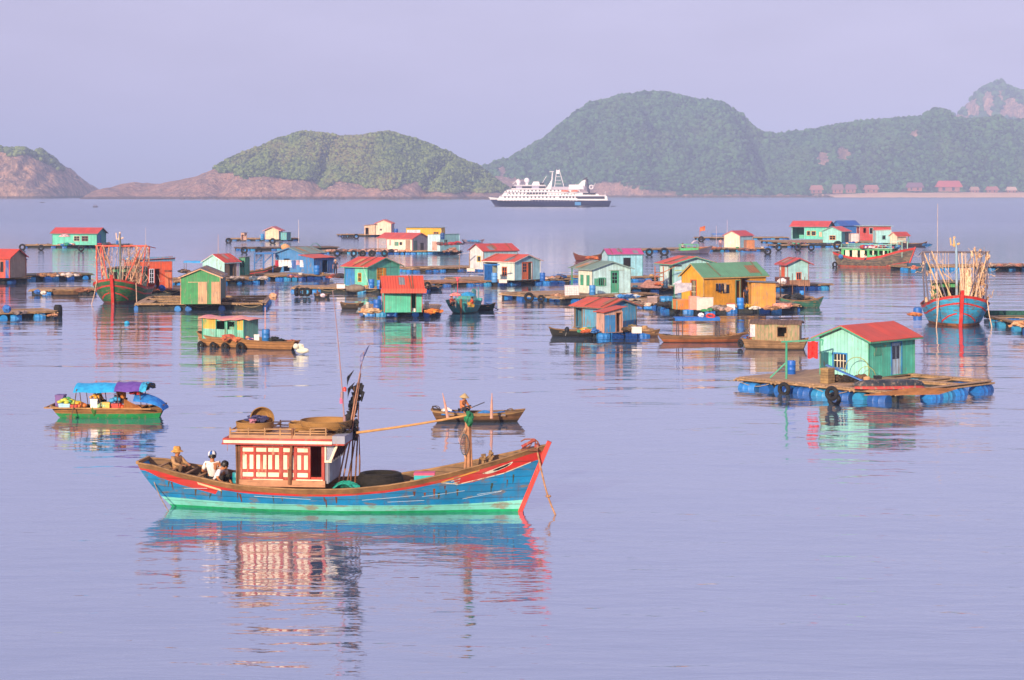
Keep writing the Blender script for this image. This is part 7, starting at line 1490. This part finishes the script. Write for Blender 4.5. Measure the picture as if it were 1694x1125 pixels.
house('yellow and white house with long grey roof behind the white hut', 672, 730, 736, 400, 380, 374, 8, .46, 'R', 'f6b81c', '8a9a94', 'c8a8a0', bmin=1, amin=6, shed=(.35, .35), rise=.4, oh=.3, wear=.05, ops=[('L', .02, .4, .3, .98, 'board', 'ece4f4'), ('L', .78, .92, .55, .8, 'win', 'e89a20', 'e89a20', (2, 2))])
barrel(P(732, 396, 2.4), 'dark blue tank on the roof corner of the yellow and white house', s=1.1, c='24508a')
house('white hut with long red roof and brown door in the centre', 640, 682, 709, 415, 394, 386, 30, .48, 'R', 'f8ecdc', 'd84454', 'd86a68', wallR='c8c0c4', ext=1.6, extc='e0b0a0', oh=.25, wear=.08, ops=[('L', .30, .46, .38, .7, 'board', '3a9a7a'), ('L', .50, .60, .44, .68, 'win', 'e8c8b0', 'e8c8b0', (1, 1)), ('L', .74, .92, .0, .85, 'board', 'b08a78'), ('L', .10, .16, .4, .85, 'board', 'd8a0a0'), ('R', .1, .3, .0, .8, 'board', '6a8a8c'), ('R', .5, .7, .0, .6, 'board', '4a4a54')])
house('pale mint flat roofed hut right of the long red roof', 708, 728, 760, 416, 389, 388, 48, .48, 'L', 'ccecdc', '8ab0a4', wallR='8ac0b4', shed=(.05, .12), oh=.1, wear=.15, ops=[('L', .35, .75, .05, .6, 'board', 'f0b0a0'), ('R', .22, .38, .35, .7, 'win', '7ab0a4', '7ab0a4', (2, 1))])  # lit and shaded walls painted as lighter and darker mint
clutter(P(745, 405, 3.1), 'red and dark junk on the roof of the pale mint hut', 14, 1.5, ('b83a48', '4a4450', '7a5a58'), 163, 'junk_heap', 'junk', .1)
clutter(P(746, 418, .5), 'brown boards leaning by the right wall of the pale mint hut', 10, 1.1, ('a87a68', '6a4a44', 'c89a88'), 164, 'board_heap', 'boards', .7)
clutter(P(664, 417, .5), 'orange and pink clothes before the white hut with long red roof', 8, 1.0, ('e8a880', 'd87a68', 'f0d0c0'), 165, 'clothes_heap', 'clothes', .3)
clutter(P(651, 417, .5), 'dark tyres and goods on the porch of the white hut', 7, .7, ('3a3438', 'a86a58', 'd8a898'), 166, 'goods_heap', 'goods', .5)
# far right
r0(1065, 417, 1192, 414, 5, .42, 5, 1, decks=((0, 1, 0, .9),), front=.5, label='raft behind the purple grey motor boat'); tyre(P(1074, 417, .5), 'left black tyre on the raft behind the purple grey boat', 'tyres behind the purple grey boat', .42, .16); tyre(P(1099, 417, .5), 'right black tyre on the raft behind the purple grey boat', 'tyres behind the purple grey boat', .5, .18)
clutter(P(1170, 412, .5), 'orange brown nets on the raft right of the purple grey boat', 12, 2.2, ('c8845c', 'a86a50', '8a5a50'), 171, h=.15)
r0(1158, 396.5, 1305, 396, 5, .42, 6, 1, decks=((0, 1, 0, .9),), front=.5, label='far raft line behind the white hut with red roof'); tyre(P(1160, 396, .5), 'black tyre at the left tip of the far raft line', None, .45, .16)
awning('far blue tarpaulin shelter left of the white hut with red roof', 1187, 396, 1.0, 2.4, 1.6, .15, '3a80d0', posts=.4, cat='tarpaulin')
fl = prop('orange flag on a thin pole above the far raft tip', 1161, 396, .4, lambda m: (m.tube([(-.4, 0, 0), (-.35, 0, 2.3)], .03, 5), m.sheet(lambda u, v: (-.35 + 1.0 * u, .05 * math.sin(u * 7), 2.3 - .8 * v + .3 * u), 6, 4, .02), m.box(-.3, .6, -.03, .03, 1.65, 2.1)), cloth('f08a50', 'd86a48'), 'flag', 'flag')
r0(1180, 416, 1273, 415, 5.5, .44, 4, 1, decks=((.1, .95, 0, .95),), front=.5, label='raft under the white hut with red roof and orange shed')
house('white hut with crimson roof beside an orange shed', 1198, 1224, 1245, 410, 389, 382, 38, .46, 'L', 'faf0d8', 'c83454', 'd88a90', wallR='9cccc8', oh=.22, wear=.05)
house('small orange shed at the right wall of the white hut', 1231, 1235, 1248, 413, 398, 397, 70, .46, 'R', 'b8806a', '8a6a60', wallR='d88a5a', shed=(.05, .05), oh=.05)
barrel(P(1265, 415, .4), 'blue drum at the right tip of the white hut raft', s=1.1, c='3a70b8', lying=0); tyre(P(1270, 416, .5), 'black tyre at the right tip of the white hut raft', None, .42, .16)
clutter(P(1236, 415, .5), 'brown nets before the orange shed', 9, 1.3, ('6a4a48', '8a5a50', '4a3a40'), 172, h=.2); person_at('person in pink standing left of the white hut with crimson roof', 1192, 412, .46, -90, 'stand', shirt='e8b0b0', pants='8a6a80')
for i, (px, h) in enumerate(((1185, 3.2), (1203, 4.2))): pole(('shorter', 'taller')[i] + ' thin pale pole rising behind the white hut with crimson roof', px, 404, h, .04, z=.5, c='e8c8d0')
r0(1286, 409.5, 1398, 408.5, 4, .42, 4, 1, decks=((0, 1, 0, .9),), front=.8, label='raft with tyres in front of the far right hut cluster')
for i, px in enumerate((1288, 1320, 1342, 1392)): tyre(P(px, 409.5, .55), ('leftmost', 'second', 'third', 'rightmost')[i] + ' tyre on the raft before the far right cluster', 'tyres before the far right cluster', .42, .15)
clutter(P(1356, 407, .5), 'long dark net roll on the raft before the far right cluster', 16, 1.8, ('3a4048', '2a3038', '4a5058'), 173, 'net_roll', 'nets', .3)
tyre(P(1386, 406, 1.1), 'big tyre leaning on the small mint gable hut', None, .55, .2)
r0(1303, 405, 1500, 404, 16, .44, 8, 2, decks=((0, 1, 0, .98),), front=.7, label='largest far raft carrying the right hut cluster')
house('long green house with crimson roof at the left of the far right cluster', 1310, 1368, 1378, 396, 374, 365, 14, .46, 'R', '5cd4ac', 'd83c54', '3a8a80', wallR='3a9a8a', oh=.4, rise=.9, wear=.08, ops=[('L', .02, .36, .0, .9, 'open', 'a8d8c8'), ('L', .44, .52, .3, .6, 'win', 'f0a848', 'f0a848', (1, 1)), ('L', .57, .68, .3, .6, 'win', 'f0a848', '2a2a2a', (2, 1)), ('L', .78, .86, .2, .55, 'board', 'e8c0a0')])
house('blue hut with deep blue roof behind the small mint gable hut', 1378, 1392, 1420, 394, 372, 363, 50, .46, 'L', '3a80cc', '2f62b4', '2a58a0', oh=.3, rise=.8, wear=.05)
house('small mint gable hut with pink roof side and teal flank', 1362, 1392, 1406, 402, 382, 375, 24, .48, 'L', '9ce0c4', 'd84a68', '5ab8a0', wallR='2a9a98', oh=.3, wear=.05, ops=[('L', .36, .66, .28, .58, 'win', 'e08030', 'f0a030', (2, 2)), ('R', .4, .95, .0, .9, 'board', '1a3a58')])
house('red two-storey shed with pale mint roof in the far right cluster', 1419, 1422, 1473, 398, 375, 373, 82, .46, 'R', 'b83a40', 'b8dccc', 'b8dccc', wallR='c04044', shed=(.1, .1), amin=4, oh=.5, wear=.15, ops=[('R', .12, .2, .55, .9, 'open', 'a83034'), ('R', .32, .42, .5, .9, 'win', '98c8d8', '98c8d8', (1, 1)), ('R', .5, .9, .55, .62, 'board', 'e8b090')])
house('mint box hut with tiny dark window right of the red shed', 1446, 1449, 1474, 402, 382, 381, 80, .48, 'R', 'b8e8d0', 'e8c8b8', 'f0c8a8', wallR='a8e0cc', shed=(.05, .15), amin=3, oh=.1, wear=.05, ops=[('R', .42, .62, .3, .62, 'win', '7ac0a8', '7ac0a8', (1, 1))])
house('cream hut with red roof and green posts at the right end of the cluster', 1473, 1484, 1498, 403, 389, 384, 40, .48, 'L', 'f4e8cc', 'cc3848', 'e8b8a0', oh=.3, ext=.8, extc='5ab890', wear=.05)
house('white and pink box hut between the mint gable and the red shed', 1405, 1408, 1420, 402, 387, 386, 80, .48, 'R', 'ecd8d8', 'e0b0a8', shed=(.05, .05), amin=2, oh=.1, wear=.05)
clutter(P(1318, 405, .5), 'red and dark goods on the porch of the long far green house', 14, 1.6, ('c83848', '3a4a58', '8a6a68', '4ab090'), 174, 'goods_heap', 'goods', .7)
clutter(P(1410, 404, .5), 'blue and orange goods before the white and pink box hut', 10, 1.6, ('2a58a8', 'f0a878', '3a3a48'), 175, 'goods_heap', 'goods', .4)
r0(1500, 408, 1538, 407, 4, .42, 3, 1, decks=((0, 1, 0, .9),), front=1, label='small raft of blue drums at the right end of the far cluster', bcol='2a80c8'); clutter(P(1532, 407, .5), 'stack of blue and red drums on the small far raft', 8, .9, ('2a90c8', '2a68a8', 'b83a40'), 176, 'drum_heap', 'drums', .3)
r0(1505, 448, 1600, 447, 5.5, .5, 4, 1, decks=((0, 1, 0, .8),), front=.8, label='left half of the raft line behind the blue trawler', bcol='2a8ad0'); r0(1600, 447, 1710, 446, 5.5, .5, 5, 2, decks=((0, 1, 0, .5),), front=.6, label='right half of the raft line behind the blue trawler', bcol='2a8ad0')
prop('dark teal float tank beside the bow of the cargo boat', 1518, 449, -.1, lambda m: m.box(-1.2, 1.2, -.5, .5, 0, 1.0), plain('1a4a68', .5), 'float_tank', 'tank'); clutter(P(1513, 446, .8), 'pink and orange bundle on the raft beside the cargo boat bow', 5, .45, ('e08a70', 'c86a58'), 177, 'bundle', 'bundle', .5)
clutter(P(1660, 440, .5), 'brown nets spread on the raft line at the right edge', 18, 3.4, ('b87a68', '8a6a60', 'a89080'), 178, h=.0)
raft('raft', 1636, 534, 1712, 552, 9, .5, 3, 3, decks=((0, .4, .6, 1),), front=.5, side=.4, label='raft with green tarpaulin sides at the lower right edge', c='a88868')
prop('dark green tarpaulin stretched along the raft right of the blue trawler', 1664, 527, 0, lambda m: m.box(-1.6, 2.2, -.05, .05, .05, .6), cloth('1f5a50', '123a38'), 'tarpaulin', 'tarpaulin', -8)
clutter(P(1683, 541, .55), 'orange rope heap on the raft at the lower right edge', 14, .55, ('e0a070', 'c88050', 'd8b088'), 179, 'rope_heap', 'rope', .35); barrel(P(1672, 541, -.1), 'blue drum floating under the orange rope heap', s=.8, c='1f5fc0', lying=.4)
# ------------------------------------------------------------------ cruise ship
cs = thing('cruise_ship', 'white and navy cruise ship at anchor below the big green hill', 'ship', P(913, 342), R(178))
K = (342 - HY) / H      # pixels per metre
navy = plain('23264e', .4, var=.08, scale=.2); whm = plain('f0ecf0', .45, var=.05, scale=.2, bump=0); dk = plain('2c2c40', .3, bump=0)
X = lambda px: -(px - 913) / K; Zs = lambda py: (341.5 - py) / K
SL = 203 / K; shs = [(0, Zs(331.5)), (.6, Zs(330)), (.85, Zs(328.5)), (1, Zs(325.5))]
cf = hull(cs, SL, 13.5, shs, [(0, .75), (.1, .95), (.6, 1), (.85, .7), (1, .03)], [(Zs(329.5) - .1, 0), (None, 1)], (2, 5), -1, (.25, .15, .6), .2, .1, [navy, whm], x0=X(1011), rail=whm, stem=None, deckc='c8b8a8')
def block(name, a, b, zt, zb_, w, mat=None, rakea=0, rakeb=0, par=cs):
    m = MB(); xa, xb = X(a), X(b); za, zb2 = Zs(zb_), Zs(zt); m.hexa([(xb, -w, za), (xa, -w, za), (xa, w, za), (xb, w, za)], [(xb + rakeb, -w, zb2), (xa - rakea, -w, zb2), (xa - rakea, w, zb2), (xb + rakeb, w, zb2)]); return m.build(name, mat or whm, par)
D1 = block('deck_house', 823, 1005, 323.5, 331, 6.2, rakea=1.5, rakeb=.5); D2 = block('deck_house', 830, 975, 317, 323.6, 5.9, rakea=2.0, rakeb=1); D3 = block('deck_house', 834, 960, 312.5, 317.1, 5.6, rakea=3, rakeb=1); D4 = block('bridge_deck', 846, 905, 305.5, 312.6, 5.2, rakea=2, rakeb=1)
block('upper_deck', 880, 893, 300, 305.6, 3.2, rakea=1, rakeb=.5); block('tender_deck', 941, 966, 305, 312.6, 4.2, rakeb=1)
block('stern_deck', 960, 992, 320, 323.6, 5.6, rakeb=1); block('recess_shade', 955, 1000, 324.3, 328.5, 6.25, dk); block('recess_shade', 964, 985, 318.5, 321.5, 6.0, dk)  # solid dark blocks painted as the shade inside open stern decks
block('window_band', 847, 903, 307.7, 311.2, 5.25, dk)
for a, b in ((854, 864), (880, 892)): block('pale_pane', a, b, 307.9, 311.0, 5.3, plain('b8b0cc', .3, bump=0))
def ports(y, a, b, n, s_, par, w, mat=dk):
    for i in range(n):
        px = a + (b - a) * i / (n - 1); m = MB(); m.box(X(px) - s_, X(px) + s_, -w, -w + .05, Zs(y) - s_, Zs(y) + s_); m.box(X(px) - s_, X(px) + s_, w - .05, w, Zs(y) - s_, Zs(y) + s_); m.build('porthole', mat, par)
ports(323.0 + 2.6, 836, 917, 14, .45, D1, 6.35); ports(323.0 + 2.6, 927, 954, 6, .55, D1, 6.35); ports(317 + 2.2, 843, 868, 5, .4, D2, 6.0); ports(317 + 2.3, 874, 903, 7, .7, D2, 6.0); ports(316.0, 838, 858, 5, .3, D3, 5.8)
for a, b, y, w_ in ((826, 1000, 323.9, 6.3), (832, 972, 317.4, 6.02), (838, 958, 312.9, 5.75), (846, 905, 306.6, 5.35)): block('deck_shadow_strip', a, b, y, y + .7, w_, plain('8a86a4', .5, bump=0))  # thin grey strips painted as shadow lines along the decks
block('open_deck', 905, 941, 308.5, 312.4, 3.2, plain('b8b0c0', .5, bump=0)); block('aft_rail', 966, 1002, 322.6, 323.4, 6.1, whm); ports(320.6, 840, 950, 22, .28, D2, 6.02); ports(314.8, 862, 930, 12, .4, D3, 5.8)
wl_ = plain('c8c4dc', .5, bump=0)
for i in range(24): m = MB(); m.box(X(834 + i * 5.2) - .35, X(834 + i * 5.2) + .35, 6.5, 6.8, Zs(332), Zs(331.2)); m.build('porthole', wl_, cs)
m = MB(); m.hexa([(X(903), -4.5, Zs(312.5)), (X(912), -4.5, Zs(312.5)), (X(912), 4.5, Zs(312.5)), (X(903), 4.5, Zs(312.5))], [(X(913), -3, Zs(296)), (X(914), -3, Zs(296)), (X(914), 3, Zs(296)), (X(913), 3, Zs(296))]); m.build('radar_arch', whm, cs)
m = MB()
for y in (-2, 2): m.tube([(X(913), y, Zs(300)), (X(914), y * .5, Zs(284))], .35, 6)
m.box(X(916) , X(909), -2.4, 2.4, Zs(284), Zs(283)); m.build('radar_mast', whm, cs)
m = MB()
for a, b in ((917, 921), (934, 925)):
    for y in (-2.2, 2.2): m.tube([(X(a), y, Zs(312)), (X(b), y * .4, Zs(280))], .2, 5)
for z in (304, 298, 292, 287): m.box(X(930 - (312 - z) * .15), X(917 + (312 - z) * .12), -2, 2, Zs(z), Zs(z - .5))
m.box(X(925), X(921), -1, 1, Zs(287), Zs(281)); m.build('lattice_mast', whm, cs)
for px, py, r in ((857.5, 300.5, 4 / K), (871.5, 298, 4.6 / K)): m = MB(); m.blob((X(px), 0, Zs(py)), r, 1, 0); m.tube([(X(px), 0, Zs(306)), (X(px), 0, Zs(py))], .8, 8); m.build('radome', whm, cs, 60)
m = MB(); m.hexa([(X(966), -2.4, Zs(314)), (X(950), -2.4, Zs(312)), (X(950), 2.4, Zs(312)), (X(966), 2.4, Zs(314))], [(X(969), -1.6, Zs(296)), (X(963), -1.6, Zs(299)), (X(963), 1.6, Zs(299)), (X(969), 1.6, Zs(296))]); m.build('funnel', whm, cs)
m = MB(); m.hexa([(X(971), -1.8, Zs(297)), (X(963), -1.8, Zs(297)), (X(963), 1.8, Zs(297)), (X(971), 1.8, Zs(297))], [(X(972), -1.6, Zs(292)), (X(967), -1.6, Zs(294)), (X(967), 1.6, Zs(294)), (X(972), 1.6, Zs(292))]); m.tube([(X(970), 0, Zs(296)), (X(974), 0, Zs(319))], .9, 6); m.build('funnel_cap', navy, cs)
m = MB(); m.torus((X(978), 1.5, Zs(309)), 3 / K, .35, rotX(R(90)), 16, 5, 1); m.build('stern_arch', whm, cs)
for px in (934, 950): 
    m = MB(); m.blob((X(px + 1), 6.3, Zs(315.6)), (7 / K, 1.3, 1.8 / K), 2, .02); m.build('lifeboat', plain('e8734a', .5, bump=0), cs, 60)
    m = MB(); m.blob((X(px + 1), 6.35, Zs(317.6)), (7 / K, 1.2, 1.2 / K), 2, .02); m.build('lifeboat_hull', whm, cs, 60)
for a, za, b, zb2 in ((896, 304, 904, 291), (848, 304, 858, 295), (1001, 324, 1001, 316), (979, 312, 985, 302)): m = MB(); m.tube([(X(a), 0, Zs(za)), (X(b), 0, Zs(zb2))], .16, 4); m.build('boom', whm, cs)
m = MB(); m.box(X(900), X(890), -2, 2, Zs(305.6), Zs(302)); m.build('recess_shade', dk, cs)  # solid dark box painted as shade in an upper deck opening
# tender alongside, blue disc panel and stern platform
m = MB(); m.blob((0, 0, .4), (4.5, 1.5, .9), 5, .03); single(m, 'tender', dk, 'dark tender lying alongside the stern of the cruise ship', 'boat', P(966, 343.2), 0, smooth=60)
m = MB(); m.box(X(961), X(951), 6.6, 6.85, Zs(339), Zs(333.6)); m.build('blue_panel', plain('3a88c8', .4), cs)
m = MB(); m.box(X(1018), X(1010), -3, 3, Zs(341), Zs(340)); m.build('swim_platform', dk, cs)
# ------------------------------------------------------------------ shore huts and beach
def shore_hut(label, xl, xr, yb, yt, py0, c, g='stilt huts on the far shore'):
    s = (py0 - HY) / H; o = thing('shore_hut', label, 'hut', P((xl + xr) / 2, py0), 0, g); wd = (xr - xl) / s; z0 = (py0 - yb) / s; hh = (yb - yt) / s
    m = MB(); m.box(-wd * .38, wd * .38, -4, 4, z0, z0 + hh * .5); m.build('wall', plain('a87468', .8, scale=.3), o)
    m = MB(); zr = z0 + hh; ze = z0 + hh * .42
    m.hexa([(-wd * .5, -6, ze), (wd * .5, -6, ze), (wd * .5, 6, ze), (-wd * .5, 6, ze)], [(-wd * .38, -.5, zr), (wd * .38, -.5, zr), (wd * .38, .5, zr), (-wd * .38, .5, zr)]); m.build('roof', plain(c, .8, scale=.3), o)
    for x in (-.3, 0, .3): m = MB(); m.box(wd * x - .5, wd * x + .5, -3.5, -2.5, 0, z0); m.build('stilt', plain('6a4a44'), o)
    for x in (-.2, .15): m = MB(); m.box(wd * x - wd * .05, wd * x + wd * .05, -4.06, -4.0, z0 + hh * .1, z0 + hh * .38); m.build('window', dk, o)
    return o
PS = 326.4
for a in (('leftmost stilt hut with steep brown roof on the far shore', 1339, 1362, 320, 306.5, PS, 'a8746a'), ('left of the paired brown stilt huts on the far shore', 1375, 1396, 320, 305, PS, '8a6a68'), ('right of the paired brown stilt huts on the far shore', 1397, 1417, 319, 305, PS, '8a6468'), ('stilt hut with pointed roof right of the paired huts', 1428, 1454, 319, 306, PS, 'a0706a'), ('purple roofed long hut in the trees on the far shore', 1498, 1528, 316, 302, PS, '7a5668'), ('widest hut with red roof on the far shore', 1547, 1592, 317, 299, PS, 'b85a58'), ('small tan hut at the beach right of the widest red roof', 1604, 1620, 319, 309, PS, 'b08a78'), ('low reddish hut on the beach under the highest hut', 1630, 1652, 319, 308.5, PS, 'a86a64'), ('small pale hut nearest the right edge of the beach', 1664, 1682, 319.5, 309, PS, 'c8a898'), ('reddish hut standing highest on the slope above the beach', 1618, 1646, 298, 284.5, PS - .8, 'a05a68')): shore_hut(*a)
n = 90; xs_ = np.linspace(1375, 1790, n); Yb = 30400 / (326.6 - HY)
V = []
for i, px in enumerate(xs_):
    x = (px - 847) / F * Yb; k = min(1, i / 20); h_ = 3 + 3.5 * k + 1.5 * float(fbm(np.array([x]), np.array([0.]), 40, 3)[0])
    V += [(x, Yb - 8 - 10 * k, -1), (x, Yb + 6, h_ * .6), (x, Yb + 26, h_), (x, Yb + 80, h_ + 1), (x, Yb + 90, -3)]
o = npmesh('beach', V, grid_faces(n, 5), plain('e0b896', .9, scale=.05)); tag(o, kind='structure')
V = []; Fc = []; bv, bf = ico(); rs = np.random.RandomState(12); k = 0
for px in list(rs.uniform(1040, 1380, 70)) + list(rs.uniform(300, 850, 60)):
    right = px > 900; D_ = (30400 / (326.9 - HY)) if right else 30400 / (330.2 - HY); r_ = rs.uniform(1.5, 6) * (.9 if right else .55); c_ = ((px - 847) / F * D_, D_ + rs.uniform(-6, 6), 0)
    w_ = 1 + .5 * (rs.rand(len(bv), 1) - .5); V.append(bv * w_ * np.array([r_ * 1.6, r_, r_]) + np.array(c_)); Fc.append(bf + k * len(bv)); k += 1
o = npmesh('shore_rocks', np.concatenate(V), np.concatenate(Fc), rockB); tag(o, kind='stuff')
